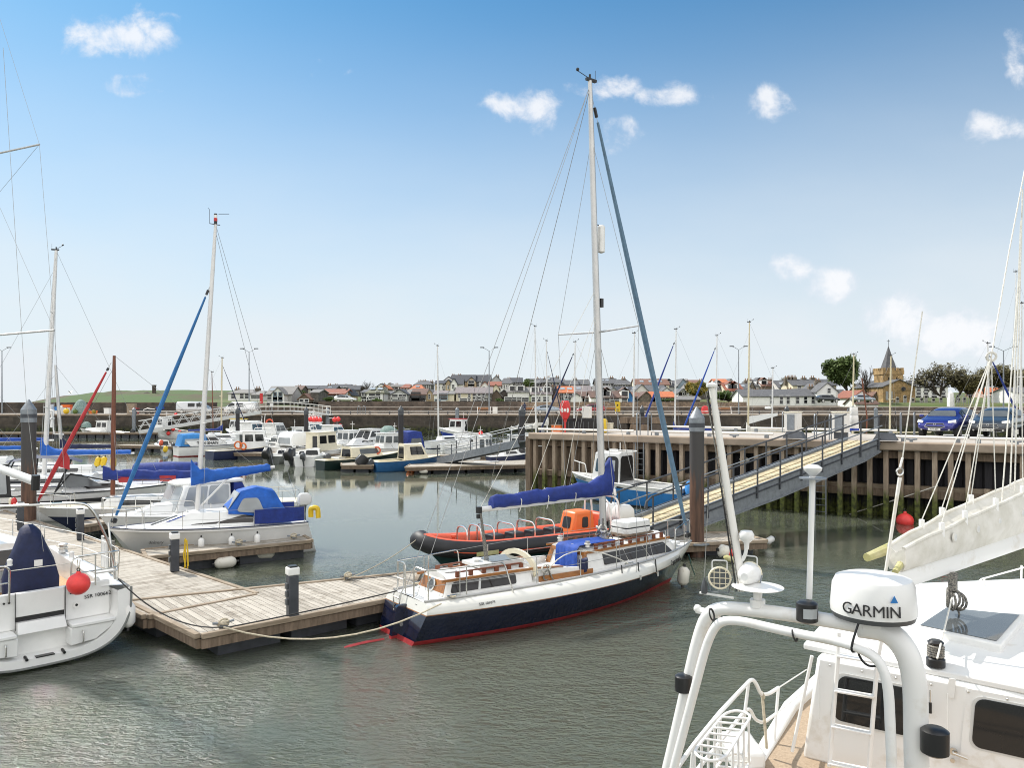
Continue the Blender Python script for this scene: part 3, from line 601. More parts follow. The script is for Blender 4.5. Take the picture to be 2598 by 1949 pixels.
hs(1157,1199,1020,998.5,984.5,150,'side','cream','mauve','cream half of the long terrace with mauve slate roof',wins=[(.2,.75,.6,1),(.8,.75,.6,1.1),(.45,.2,1.6,.9),(.8,.2,.6,1.1)])
hs(1199,1247,1020,998.5,984.5,150.3,'side','gstone','mauve','grey stone half of the long terrace with mauve slate roof',[(1202,982)],[(.08,.7,.9,1.4),(.35,.7,.8,1.2),(.6,.7,.9,1.1),(.35,.25,.9,1.2),(.08,.2,1.3,1.3)])
hs(1228,1243,1020,1011,1004,147,'gable','white','grey','white porch gable in front of the grey terrace',wins=[(.4,.5,1,1.1),(.75,.5,.6,1.1)],depth=3,cat='porch',name='porch')
hs(1247,1272,1020,1004,990,153,'gable','brown','grey','brown stone gable at the right end of the mauve terrace',wins=[])
hs(1264,1294,1019,1002,990,158,'gable','dark','slate','dark stone gable between the terrace and dormer cottage',wins=[])
hs(1257,1276,990,975,965,214,'gable','pinkw','dslate','small dark roof right of the grey hilltop gable',wins=[])
hs(1270,1301,992,973,959.5,200,'hip','white','slate','hip roofed stone house with a white bay and thick chimney',[(1291,958)],[(.1,.55,.5,1),(.3,.55,.5,1),(.5,.55,.5,1)])
hs(1296,1325,992,971,960,206,'side','gstone','dslate','dark slate house with end chimney left of the round tree',[(1315,957.5)])
hs(1288,1343,1019,996,984,152,'side','white','grey','white cottage with two big dormers and low porches',[(1337,982)],[(.25,.25,3.5,1),(.7,.2,2.5,1)],dorm=(1301,1321))
hs(1340,1390,985,973,962,208,'side','gstone','slate','grey stone house with paired gables on the centre skyline',[(1362,957),(1370,960)],[(.15,.5),(.5,.5),(.85,.5)])
hs(1376,1428,985,970,957.5,203,'hip','gstone','slate','broad hip roofed stone villa with four chimneys',[(1385,957),(1392,954.5),(1416,953.5)],[(.3,.5),(.42,.5),(.75,.5)],sky=(1392,))
hs(1350,1400,1017,1001,983,149,'side','white','mauve','white cottage with grey roof and two small front gables',[(1358,981),(1407,977)],[(.3,.25,1.2,1.1),(.1,.2,1.2,1.1),(.7,.25,1.3,1.1)],dorm=(1357,1389),sky=(1378,1391))
hs(1400,1417,1017,1000,983,151,'gable','dark','slate','dark end gable right of the two gabled white cottage',wins=[])
hs(1405,1420,1018,1006,995,149,'gable','pinkw','tile','reddish lean to shed left of the orange roof',wins=[],depth=4)
hs(1419,1455,1018,997,982,150,'side','sblue','orange','blue grey house with bright orange roof and two roof lights',[(1424,980)],[(.18,.55,1,1.7),(.45,.6,.9,1.3),(.78,.6,1,1.7)],sky=(1428,1447))
hs(1427,1466,990,977,966,205,'side','gstone','slate','slate roofed stone row behind the orange roof',[(1431,962),(1462,958)],[(.3,.5),(.7,.5)])
hs(1462,1496,990,976,965,207,'side','brown','slate','brown walled houses behind the main mast with stepped chimneys',[(1492,963),(1479,964)])
hs(1455,1500,1004,996,980.5,170,'side','grey','mauve','long grey slate roof between the orange roof and main mast',wins=[],sky=(1470,))
hs(1449,1476,1017,1009,999.5,148,'gable','white','slate','low white gable beside the brown pantile roof',wins=[],depth=5)
hs(1466,1492,1018,1010,996,152,'side','pale','brown','brown pantile roof over a glazed porch',wins=[(.3,.5,1.6,1.2),(.75,.5,1.4,1.2)])
hs(1500,1590,1023,1009.5,994,147,'side','white','brown','long low white house with brown roof and dormers',wins=[(.18,.45,.9,1.7),(.42,.45,1.5,1.7),(.66,.6,1.9,1),(.94,.45,1.2,1.6)],dorm=(1531,1541,1587),depth=8.5)
hs(1590,1606,1023,1008,994,148.5,'gable','blue','brown','bright blue gable end beside the long brown roof',wins=[],depth=6)
hs(1606,1624,1022,1008,997,152,'side','pale','tile','brown roof cottage right of the blue gable',wins=[(.4,.4,1,1.2)])
hs(1508,1553,1000,994,981,175,'side','pale','grey','pale grey slate roof above the long white house',wins=[],sky=(1536,))
hs(1546,1567,1000,993,984,172,'gable','slate' if False else 'grey','slate','small grey gable on the roofs above the long white house',wins=[])
hs(1565,1612,999,994,982,178,'side','dark','dslate','dark roof with long strips of roof light behind the blue gable',wins=[],sky=(1586,1590,1612))
hs(1513,1566,985,973,961.5,206,'side','gstone','slate','long slate villa with a chimney at each end on the skyline',[(1522,957),(1556,955)],[(.2,.5),(.5,.5),(.75,.5)],sky=(1530,1543))
hs(1560,1606,986,976,963,204,'hip','gstone','slate','pyramid roofed house with one central chimney',[(1587,956.5)],[(.25,.5),(.5,.5),(.8,.5)])
hs(1612,1698,988,977,963,198,'side','cream','tile','long rust brown roof with three squat chimneys',[(1633,962),(1656,961.5),(1679,961)],[(.2,.4),(.5,.4),(.85,.4)],sky=(1631,1654,1668,1678))
hs(1611,1645,1000,993,976.5,170,'gable','pale','slate','pale plain gable below the long rust brown roof',wins=[])
hs(1645,1690,1001,994,979,172,'side','dark','slate','dark slate roof with a long roof light below the rust brown roof',wins=[],sky=(1671,))
hs(1680,1703,1001,994,984,168,'gable','white','slate','white gable behind the thin blue furled sail',wins=[])
hs(1622,1657,1020,1010,995,150,'gable','stone','brown','rubble stone gable left of the bright orange bungalow',wins=[])
hs(1656,1713,1019,1008.5,995.5,149,'side','brown','orange','low bungalow with a bright orange roof',wins=[(.2,.45,2.0,1),(.68,.45,1.2,1.2),(.05,.45,.8,1)])
hs(1694,1722,992,982,967,200,'side','white','slate','slate roof with white dormer left of the blue house',dorm=(1699,),wins=[])
hs(1720,1747,995,979,962,196,'gable','sblue','slate','pale blue gabled house on the skyline',[(1749,962)],[(.5,.5,1.1,1.2)])
hs(1722,1743,1012,997,988,168,'gable','white','slate','white cottage with a dark arched window left of the gorse',wins=[(.3,.5,1.4,1.8),(.7,.95,1,1)])
hs(1740,1760,996,984,973,190,'gable','grey','grey','grey gable with a round window above the gorse bush',wins=[(.5,.6,1.4,1.2)])
hs(1752,1780,990,973,965.5,212,'side','pinkw','tile','rusty roofed house on the skyline above the gorse',[(1786,962)])
hs(1768,1795,1006,990,978,176,'side','dark','slate','dark slate house right of the gorse bush',wins=[(.4,.5,.8,1)])
hs(1720,1776,1020,1015,1007.5,147,'side','dark','grey','low grey roofed shed on the rubble wall',wins=[],depth=5,cat='shed',name='shed')
hs(1816,1848,985,972,963,208,'side','white','orange','orange roof with white eaves on the right skyline',wins=[])
hs(1845,1864,988,973,962,210,'gable','grey','slate','slate grey gable right of the skyline orange roof',wins=[])
hs(1817,1846,1002,989,974,172,'side','white','slate','white house with slate roof and dormer left of the red roof',wins=[(.7,.4,1.2,1.4)],dorm=(1826,))
hs(1843,1886,1008,992,973.5,168,'side','cream','red','cream house with red roof and two dark dormers',wins=[(.2,.5,.9,1.3),(.45,.5,.9,1.3),(.87,.5,.8,1.4)],dorm=(1857,1866),depth=8)
hs(1879,1903,1008,988,975,176,'side','dark','slate','dark roofed house right of the red roof with dormers',wins=[],sky=(1891,))
hs(1900,1916,1006,984,968,180,'gable','stone','slate','stone gable with a chimney left of the long white cottage',[(1906,961),(1915,960)],[(.5,.6,.6,1)])
hs(1914,1936,1000,980,968,184,'side','white','slate','white house with dormer behind the left end of the cottage row',dorm=(1930,),wins=[])
hs(1934,1977,1000,980,967,182,'side','brown','tile','brown house with tall stack above the cottage row',[(1967,959),(1954,962)],dorm=(1942,),wins=[])
hs(1977,2014,1000,985,967,178,'side','pale','slate','grey slate house with lichened roof left of the long slate block',wins=[(.5,.5,.9,1.2)],sky=(1990,))
hs(2012,2122,1003,978.5,964,170,'side','cream','slate','long cream block with slate roof and clustered chimneys above the cottages',[(2011,955),(2020,953),(2030,953),(2055,955),(2078,954.5)],[(.15,.75,1,1.5),(.48,.75,1,1.5)])
hs(1885,2018,1033,1006.5,990,140,'side','white','slate','long white cottage with slate roof, the left part of the quayside row',[(1934,988)],[(.73,.68,.8,1.7),(.86,.68,.8,1.7),(.55,.68,.8,1.7)],depth=7)
hs(2018,2074,1033,1006,989,140.2,'side','white','slate','white cottage with slate roof and three windows beside the big white gable',[(2020,984),(2076,976)],[(.1,.68,.8,1.6),(.46,.68,.8,1.6),(.80,.68,.8,1.6)],depth=7)
hs(2073,2125,1035,994,972,139.5,'gable','white','slate','tall white gable end at the right of the cottage row',[(2099,961)],[(.22,.62,.75,1.3),(.72,.62,.75,1.3),(.58,1.12,.8,1.1)],depth=9,split=[(.93,1,'pale')])
hs(2124,2156,1030,1010,990,158,'side','pinkw','slate','shaded stone house in the lane right of the white gable',wins=[(.3,.6,.8,1.2),(.7,.5,.8,1.2)])
hs(2163,2210,1035,1009,992,146,'gable','white','red','small white cottage with a stepped gable right of the evergreen tree',wins=[(.45,.85,.7,.9),(.2,.2,.8,1.4)],depth=8)
hs(2172,2228,1036,1026,1011,141,'side','white','brown','low white garage with a brown roof below the church',wins=[],depth=5,cat='garage',name='garage')
hs(2190,2242,1014,995,975,176,'side','tan','slate','tan house with a dark slate roof left of the church tower',wins=[])
hs(2216,2242,1022,1003,990,168,'gable','brown','tile','brown lean to hall left of the church nave',wins=[])
hs(2322,2405,1018,982,967,190,'side','white','slate','white terrace behind the church with three tall windows in each row',wins=[(i,zz,1.3,1.7) for i in (.1,.33,.58,.85) for zz in (.45,.85,.12)])
hs(2580,2640,1036,998,985,138,'side','white','slate','white house at the right edge behind the masts',wins=[(.2,.6,.9,1.3),(.4,.25,.9,1.3)])
hs(2498,2566,1020,1003,985,190,'side','pinkw','orange','red roofed house behind the right hand trees',wins=[(.3,.5,1,1.2),(.7,.5,1,1.2)])
# church
t_ = thing('church','sandstone church with square tower, slate spire and gabled nave','church',(P(2281,1022,165).x,165,terr(80,165)-.4)); zb = t_.location.z
g = G(); g.bx(-3.45,3.5,0,14,0,3.75,M.church_stone); g.slab([(-3.45,0,3.75),(3.5,0,3.75),(0,0,5.25)],(0,.5,0),M.church_stone); g.obj('nave',t_,smooth=False)
g = G(); roof_geom(g,'gable',-3.45,3.5,-.1,14,3.75,5.25,roofs['slate']); g.obj('roof',t_,smooth=False)
g = G(); g.lathe([(.5,-.1),(.5,.1)],M.house_stone,16,(.9,-.05,3.3),(0,-1,0)).lathe([(.4,.1),(.4,.13)],M.glass_dark,16,(.9,-.05,3.3),(0,-1,0)).obj('rose_window',t_)
for x in (-2.6,-1.7): G().bx(x-.28,x+.28,-.06,.02,.9,2.8,M.glass_pale).obj('window',t_)
G().bx(-.06,.06,.1,.3,5.2,6.0,M.church_stone).bx(-.22,.22,.1,.3,5.6,5.75,M.church_stone).obj('gable_cross',t_)
g = G(); tx = P(2263.5,1000,170).x - t_.location.x; zt = P(0,932,170).z - zb
g.bx(tx-2.2,tx+2.2,4.5,8.9,0,zt-1.6,M.church_stone); g.bx(tx-2.35,tx+2.35,4.35,9.05,zt-1.6,zt-.7,M.church_stone)
for i in range(5):
 for yy in (4.35,8.75):
  g.bx(tx-2.35+i*1.0,tx-1.75+i*1.0,yy,yy+.3,zt-.7,zt-.15,M.church_stone)
 for xx in (tx-2.35,tx+2.05): g.bx(xx,xx+.3,4.7+i*.9,5.2+i*.9,zt-.7,zt-.15,M.church_stone)
tw = g.obj('tower',t_,smooth=False)
for x in (-1.1,.65): G().bx(tx+x,tx+x+.45,4.42,4.5,zt-3.9,zt-2.2,M.glass_dark).obj('belfry_window',tw)
zs_ = P(0,877,170).z - zb
G().lathe([(1.9,zt-.7),(1.25,zt+(zs_-zt)*.25),(.9,zt+(zs_-zt)*.45),(.05,zs_)],roofs['slate'],8,(tx,6.7,0)).obj('spire',tw,ang=20)
G().tube([(tx,6.7,zs_-.2),(tx,6.7,zs_+1.5)],.05,M.black,5).tube([(tx-.35,6.7,zs_+1.1),(tx+.35,6.7,zs_+1.1)],.05,M.black,5).obj('weather_vane',tw)
# churchyard bank, monument, stones, railings
g = G(); g.rings([[(71,131.7,3.2),(71,132.2,4.1),(71,139,4.9),(71,150,5.05)],[(90,131.7,3.2),(90,132.2,4.25),(90,139,4.95),(90,150,5.05)],[(140,131.7,3.2),(140,132.2,4.2),(140,139,4.9),(140,150,5.05)]],M.grass,False,False,False)
struct(g.obj('grass_bank',ang=180),label='grassy bank of the churchyard above the promenade')
o = tag(G().bx(-.42,.42,-.42,.42,0,1.7,stucco['white']).bx(-.32,.32,-.32,.32,1.7,2.5,stucco['white']).lathe([(.42,2.5),(.02,3.0)],stucco['white'],4).obj('monument',loc=P(2412,1034,134)),'white square war memorial pillar on the churchyard bank','monument')
gp = 'gravestones standing in the churchyard'
for i, (x,y,h) in enumerate([(2262,1017,.9),(2277,1019,1.2),(2296,1018,1.6),(2316,1016,1.0),(2338,1017,1.1),(2349,1014,1.7),(2368,1017,1.0),(2387,1019,1.2),(2432,1017,1.1),(2446,1016,1.2)]):
 q = P(x,y,146); q.z = 4.9
 nb = ['left of the rose window','under the left of the rose window','right of the rose window','at the right corner of the nave','before the left of the white terrace','tallest, before the white terrace','left of the big bare tree','under the big bare tree','right of the white memorial','second right of the white memorial'][i]
 tag(G().bx(-.3,.3,-.08,.08,0,h*.8,M.gravestone).lathe([(.3,-.08),(.3,.08)],M.gravestone,10,(0,0,h*.8),(0,1,0)).obj('gravestone',loc=q),'grey gravestone '+nb,'gravestone',gp)
t_ = thing('iron_railing','tall thin railing on the churchyard bank behind the parked cars','railing',P(2420,1034,133))
G().tube([(0,0,2.2),(3.4,0,2.2)],.03,M.galv,5).tube([(0,0,1.2),(3.4,0,1.2)],.02,M.galv,5).obj('rail',t_)
for i in range(9): G().tube([(i*.42,0,-.2),(i*.42,0,2.2)],.03,M.galv,5).obj('post',t_)
# ---------------------------------------------------------------- trees
def leafmat(name,c,c2):
 m, t, b = newmat(name); N = t.nodes.new
 n = N('ShaderNodeTexNoise'); n.inputs['Scale'].default_value = .9; n.inputs['Detail'].default_value = 3; co = N('ShaderNodeTexCoord'); t.links.new(co.outputs['Object'],n.inputs[0])
 r = N('ShaderNodeValToRGB'); r.color_ramp.elements[0].color = (*c2,1); r.color_ramp.elements[1].color = (*c,1); r.color_ramp.elements[0].position = .35; r.color_ramp.elements[1].position = .65
 t.links.new(n.outputs['Fac'],r.inputs[0]); t.links.new(r.outputs[0],b.inputs['Base Color']); b.inputs['Roughness'].default_value = .8; M[name] = m
leafmat('leaf_dark',(.085,.125,.024),(.045,.075,.015)); leafmat('leaf_olive',(.12,.105,.03),(.07,.06,.025)); leafmat('leaf_bud',(.11,.10,.04),(.07,.06,.035)); leafmat('leaf_gorse',(.28,.20,.02),(.09,.10,.02)); leafmat('leaf_green',(.10,.15,.03),(.05,.09,.02))
def tree(x,yb,yt,hw,Y,leaf,label,dens=1.,twig=True,trunk=.28,name='tree',seed=1,low=.28,cat='tree',ls=.3):
 rr = random.Random(seed); base = P(x,yb,Y); ht = (yb-yt) / F * Y; wd_ = hw / F * Y
 base.z = terr(base.x,Y) - .2; ht = (H-(yt-HY)/F*Y) - base.z
 t = thing(name,label,cat,base); g = G(); tips = []
 def grow(p,d,L,r,lev):
  pts = [p]; q = p.copy(); dd = d.copy()
  for i in range(3):
   dd = (dd+Vector((rr.uniform(-.25,.25),rr.uniform(-.25,.25),rr.uniform(-.05,.2)))).normalized(); q = q + dd * L / 3; pts.append(q.copy())
  g.tube(pts,[r,r*.85,r*.7,r*.55],M.bark,5 if lev < 2 else 3,False)
  tips.append((q,lev))
  if lev < 4 and (lev < 3 or twig):
   for i in range(rr.choice((3,4,4)) if lev else 6):
    a = rr.uniform(0,6.28); sp_ = rr.uniform(.45,1.1) if lev else rr.uniform(.4,1.0)
    nd_ = (dd+Vector((math.cos(a)*sp_*wd_/ht*2.2,math.sin(a)*sp_*wd_/ht*2.2,rr.uniform(-.1,.25)))).normalized()
    st_ = pts[rr.choice((1,2,3,3) if lev else (2,2,3,3,3))]
    grow(st_,nd_,L*rr.uniform(.58,.8),r*.55,lev+1)
 grow(Vector((0,0,0)),Vector((0,0,1)),ht*low,ht*.018*trunk/.28,0)
 zmax = max(q.z for q,l in tips); sx_ = max(.1,max(abs(q.x) for q,l in tips))
 g.v = [(vx*wd_/sx_ if vz > ht*low*.7 else vx,vy*wd_/sx_ if vz > ht*low*.7 else vy,vz*ht/zmax) for vx,vy,vz in g.v]
 tips = [(Vector((q.x*wd_/sx_,q.y*wd_/sx_,q.z*ht/zmax)),l) for q,l in tips]
 g.obj('trunk',t,ang=180)
 if leaf:
  g = G()
  for q, l in tips:
   if l < 2: continue
   for i in range(int(dens*rr.uniform(2,7))):
    c = q + Vector((rr.gauss(0,.5),rr.gauss(0,.5),rr.gauss(0,.4))) * (ht/9)
    a = Vector((rr.uniform(-1,1),rr.uniform(-1,1),rr.uniform(-1,1))).normalized(); b = a.orthogonal().normalized(); s_ = rr.uniform(.5,1.2) * ls * ht / 9
    g.add([c-a*s_,c+b*s_*.6,c+a*s_,c-b*s_*.6],[(0,1,2,3)],M[leaf])
  if g.f: g.obj('crown',t,smooth=False)
 return t
tree(2152,1030,914,43,165,'leaf_dark','dense dark green tree between the white gable and the church',22.,name='evergreen_tree',seed=3,low=.13,ls=.4)
tree(2196,1026,926,26,172,None,'bare tree at the right of the dark evergreen',name='bare_tree',seed=5,low=.16)
tree(2118,1020,937,16,174,None,'thin bare tree showing left of the dark evergreen',name='bare_tree',seed=6)
tree(2388,1028,924,58,150,'leaf_bud','big spreading bare tree with olive buds right of the church',1.6,name='spreading_tree',seed=8,low=.15)
tree(2425,1028,931,50,155,None,'bare wide tree behind the white memorial',name='bare_tree',seed=9,low=.17)
tree(2462,1030,953,42,148,'leaf_olive','rusty green budding tree above the grey car',9.,name='budding_tree',seed=11,low=.12,ls=.3)
tree(2497,1030,929,32,165,None,'tall bare tree left of the blue furled sail',name='bare_tree',seed=12,low=.16)
tree(2548,1030,931,52,150,'leaf_olive','broad olive crowned tree near the right edge',6.,name='budding_tree',seed=14,low=.14)
tree(2592,1030,940,30,158,'leaf_bud','half leafed tree at the far right behind the masts',2.5,name='budding_tree',seed=15)
tree(915,1018,972,16,176,None,'small bare tree left of the mossy roofed house',name='bare_tree',seed=20,low=.2)
tree(932,1018,964,20,178,None,'taller bare tree above the mossy roofed house',name='bare_tree',seed=21,low=.2)
tree(944,1015,970,14,185,None,'bare tree on the skyline right of the tallest bare one',name='bare_tree',seed=22,low=.2)
tree(1335,990,966,14,196,'leaf_dark','round dark bush on the skyline beside the grey stone house',14.,name='round_tree',seed=24,low=.12,ls=.6)
tree(1766,1010,971,25,166,'leaf_gorse','large yellow green gorse bush among the roofs',16.,name='gorse_bush',seed=26,low=.1,cat='bush',ls=.5)
tree(1993,985,958,12,186,'leaf_bud','brown twiggy tree behind the cottage row',3.,name='bare_tree',seed=27,low=.2)
tree(835,1020,1009,12,148,'leaf_green','garden shrub before the rusty red roofed house',14.,name='shrub',seed=30,low=.08,cat='bush',ls=.6)
tree(960,1022,1011,14,145,'leaf_green','dark garden shrub before the mossy roofed house',14.,name='shrub',seed=31,low=.08,cat='bush',ls=.6)
tree(763,1010,992,16,182,'leaf_dark','dark shrubs behind the brown shed',12.,name='shrub',seed=32,low=.1,cat='bush',ls=.5)
tree(1270,1022,1012,12,146,'leaf_green','small green shrub at the terrace end gable',12.,name='shrub',seed=33,low=.08,cat='bush',ls=.6)
tree(1690,1022,1012,22,146,'leaf_green','dark hedge shrub below the orange bungalow',14.,name='shrub',seed=34,low=.08,cat='bush',ls=.6)
tree(1848,1016,994,34,158,'leaf_green','bright green hedge below the red roof with dormers',22.,name='hedge',seed=36,low=.06,cat='hedge',ls=.45)
# ---------------------------------------------------------------- lamp posts
def lamp(x,yt,label,arm=1.1,Y=121):
 q = P(x,1040,Y); q.z = 3.25; h = H - (yt-HY) / F * Y - 3.25
 t = thing('lamp_post',label,'street lamp',q,group='tall lamp posts on the far quay')
 G().tube([(0,0,0),(0,0,h*.5),(0,0,h-.5)],[.11,.085,.06],M.galv,8).obj('pole',t)
 for s_ in (-1,1):
  a = G().tube([(0,0,h-.55),(s_*arm*.6,0,h-.15),(s_*arm,0,h)],.035,M.galv,5).obj('arm',t)
  G().bx(s_*arm-.32,s_*arm+.32,-.13,.13,h-.05,h+.09,M.galv_dark).obj('lamp_head',a,bevel=.03)
lamp(632,885,'twin headed lamp post behind the white truss gangway'); lamp(1241,882,'twin headed lamp post above the bench at the town centre'); lamp(1874,879,'twin headed lamp post left of the long white cottage'); lamp(5,882,'twin headed lamp post at the far left edge'); lamp(2546,880,'twin headed lamp post above the grey parked car',1.5,100)
# ================================================================== NEAR JETTY (timber fendered quay)
JA = Vector((1.0,41.9,0)); JD = Vector((.826,-.564,0)); JN = Vector((.564,.826,0)); JZ = 3.2; JANG = math.atan2(JD.y,JD.x)
jl = lambda s, n, z: JA + JD * s + JN * n + Vector((0,0,z))          # along the jetty, across it, height
jet = thing('timber_jetty','concrete decked jetty faced with dark sheet piling and timber posts','jetty',JA,JANG)
LJ = 46
g = G(); g.bx(0,LJ,0,9.2,2.9,JZ,M.concrete); g.obj('deck',jet)
g = G(); g.bx(-.08,LJ,-.12,.42,2.87,JZ+.03,M.coping); g.obj('kerb',jet,bevel=.06)
g = G()
pts = []
i = 0; x = .2
while x < LJ:                                     # corrugated sheet piling
 for dx, y in ((0,.9),(.12,.9),(.22,1.15),(.48,1.15),(.58,.9)): pts.append((x+dx,y))
 x += .7
g.rings([[(a,b,-1) for a,b in pts],[(a,b,2.9) for a,b in pts]],M.sheet_pile,False,False,False)
g.bx(0,LJ,1.2,8.5,-1,2.9,M.sheet_pile)
g.obj('sheet_piling',jet,smooth=False)
for z_, nm in ((2.66,'upper_waling'),(1.05,'lower_waling')):
 G().bx(0,LJ,.42,.72,z_-.15,z_+.17,M.timber).obj(nm,jet,bevel=.02)
G().bx(8,LJ,.5,.88,.92,1.4,M.timber_pale).obj('back_waling',jet)
xs_ = []
s = .15
k = 0
while s < 38:
 xs_.append(s); s += .60 + .04 * math.sin(k*2.1); k += 1
for j, s in enumerate(xs_):
 zb = -.8 + (.0 if j % 7 else .1); zt = 2.84 if j not in (35,36,38,39) else 1.45
 g = G(); g.bx(s-.095,s+.095,.16,.42,zb,zt,M.fender_post); o = g.obj('fender_post',jet,bevel=.015)
 G().bx(s-.105,s+.105,.15,.43,zt,zt+.03,M.galv).obj('post_cap',o) if zt > 2 else None
G().bx(-.32,-.02,.0,.35,-.8,3.0,M.timber).obj('corner_post',jet)
G().bx(0,5.2,.72,.8,-.5,2.45,M.timber).obj('timber_sheeting',jet)
# ladders down the face
for s, nm in ((JS(1618,.1)+.1,'a'),(JS(2070,.1)+.2,'b')):
 g = G()
 for dx in (-.22,.22): g.beam((s+dx,.1,-.5),(s+dx,.1,3.1),.05,.05,M.galv)
 for q in range(11): g.tube([(s-.22,.1,.1+q*.28),(s+.22,.1,.1+q*.28)],.014,M.galv,5)
 g.obj('ladder',jet)
# torn white membrane showing between posts
g = G()
for s, w_, z_ in ((11.2,.5,2.2),(12.8,.6,2.1),(14.0,.3,2.25),(24.6,1.2,2.12),(27.2,.9,2.05),(29.4,.8,2.15),(31.5,1.0,2.0)):
 pl = [(s,z_)] + [(s+w_*q/6,z_-rnd.uniform(.04,.22)) for q in range(1,6)] + [(s+w_,z_),(s+w_*.6,z_+.12),(s+w_*.3,z_+.1)]
 g.rings([[(a,.86,b) for a,b in pl],[(a,.84,b) for a,b in pl]],M.fender_white)
g.obj('torn_membrane',jet)
# low pipe barriers on the jetty edges
def barrier(s0,s1,n,lab,tails=True):
 t = thing('pipe_barrier',lab,'barrier',jl(s0,n,JZ),JANG,'low pipe barriers on the jetty edge'); L = s1 - s0
 G().tube([(0,0,.22),(L,0,.22)],.06,M.white_worn,8).obj('rail',t)
 k = max(2,round(L/2.6)+1)
 for i in range(k):
  x = .3 + (L-.6) * i / (k-1); G().bx(x-.09,x+.09,-.07,.07,-.02,.19,M.galv).obj('post',t,bevel=.02)
barrier(JS(1366,.5),JS(1608,.5),.5,'low pipe barrier at the left front edge of the jetty'); barrier(JS(1652,.5),JS(1962,.5),.5,'long low pipe barrier at the middle of the jetty edge')
barrier(JS(2272,.5),JS(2452,.5),.5,'low pipe barrier in front of the blue parked car'); barrier(JS(2460,.5),JS(2700,.5),.5,'low pipe barrier in front of the grey parked car')
barrier(JS(1634,8.8),JS(1880,8.8),8.8,'low pipe barrier on the back edge left of the big pile'); barrier(JS(1905,8.8),JS(2276,8.8),8.8,'low pipe barrier on the back edge behind the gangway head')
# ladder hoops
def hoops(s,n,lab):
 t = thing('ladder_hoops',lab,'ladder rail',jl(s,n,JZ),JANG,'hooped ladder rails on the jetty edge')
 for x in (0,.62):
  G().tube(rounded([(x,0,0),(x,0,1.15),(x,.42,1.15),(x,.42,0)],.2,5),.028,M.galv,6).obj('hoop',t)
hoops(JS(1615,.15),.15,'pair of grey hooped ladder rails right of the main mast'); hoops(JS(2066,.15),.15,'pair of hooped ladder rails beside the gangway head')
hoops(JS(1985,8.6),8.6,'pair of tall hoops on the back edge left of the white cabinets'); hoops(JS(2284,8.6),8.6,'pair of tall hoops left of the blue parked car')
# bollards / cleats on kerb
for s, lb in ((JS(1863,.1),'left of the cabinets'),(JS(2312,.1),'right of the gangway head'),(JS(2580,.1),'below the grey car')):
 t = thing('dock_cleat','grey cleat on the jetty kerb '+lb,'cleat',jl(s,.1,JZ+.03),JANG,'cleats on the jetty kerb')
 G().bx(-.06,.06,-.05,.05,0,.1,M.galv).obj('foot',t); G().tube([(-.22,0,.13),(0,0,.1),(.22,0,.13)],.035,M.galv,6).obj('horn',t)
# lifebuoy housing on red post
q = jl(JS(1434,2.0),2.0,JZ)
t = thing('lifebuoy_station','bright red lifebuoy housing on a red post on the jetty','lifebuoy',q,R(-8))
G().tube([(0,0,0),(0,0,.62)],.05,M.red,8).bx(-.09,.09,.0,.12,.6,1.3,M.red).obj('post',t)
pl = [(-.13,0),(.13,0),(.27,.35),(.31,.75),(.27,1.15),(.20,1.38),(.08,1.42),(0,1.38),(-.08,1.42),(-.20,1.38),(-.27,1.15),(-.31,.75),(-.27,.35)]
G().rings([[(x*k,y,z*.74*(1-(1-k)*.3)+.74+(1-k)*.15) for x,z in pl] for y,k in ((.1,.95),(-.02,1),(-.12,.9),(-.17,.6))],M.red).obj('housing',t)
G().torus((0,-.175,1.24),.17,.05,M.white_paint,(0,1,0),14,6,R(-42),R(42)).torus((0,-.175,1.24),.17,.05,M.white_paint,(0,1,0),14,6,R(138),R(222)).ball((0,-.17,1.24),.09,M.white_paint,8).obj('emblem',t)
# white service cabinets by the gangway head
for s, n, lb in ((JS(2012,1.7),1.7,'white weathered cabinet with a grey louvred front, left of the gangway'),(JS(2133,2.2),2.2,'white cabinet partly hidden by the gangway handrail')):
 t = thing('service_cabinet',lb,'cabinet',jl(s,n,JZ),JANG-.25)
 G().bx(-.33,.33,-.2,.2,.3,1.2,M.white_worn).obj('body',t,bevel=.02); G().bx(-.36,.36,-.23,.23,1.2,1.24,M.cream).obj('lid',t,bevel=.01); G().bx(-.24,.24,-.17,.17,0,.3,M.galv_dark).obj('plinth',t)
 G().bx(-.18,.18,-.22,-.2,.38,1.1,M.galv).obj('louvre',t)
t = thing('hose_reel','tall white hose reel box with grey bands beside the gangway rail','hose reel',jl(JS(2166,3.4),3.4,JZ),JANG)
G().lathe([(.24,0),(.24,.1),(.2,.12)],M.hull_royal,12,(0,0,.35)).obj('base',t); g = G()
for i in range(5): g.lathe([(.22-i*.012,0),(.235-i*.012,.03),(.22-i*.012,.2)],M.white_paint if i % 2 == 0 else M.gelcoat_grey,12,(0,0,.45+i*.2))
g.obj('barrel',t); G().tube([(-.26,0,0),(-.26,0,1.35),(.0,0,1.5)],.03,M.galv,6).obj('stand',t)
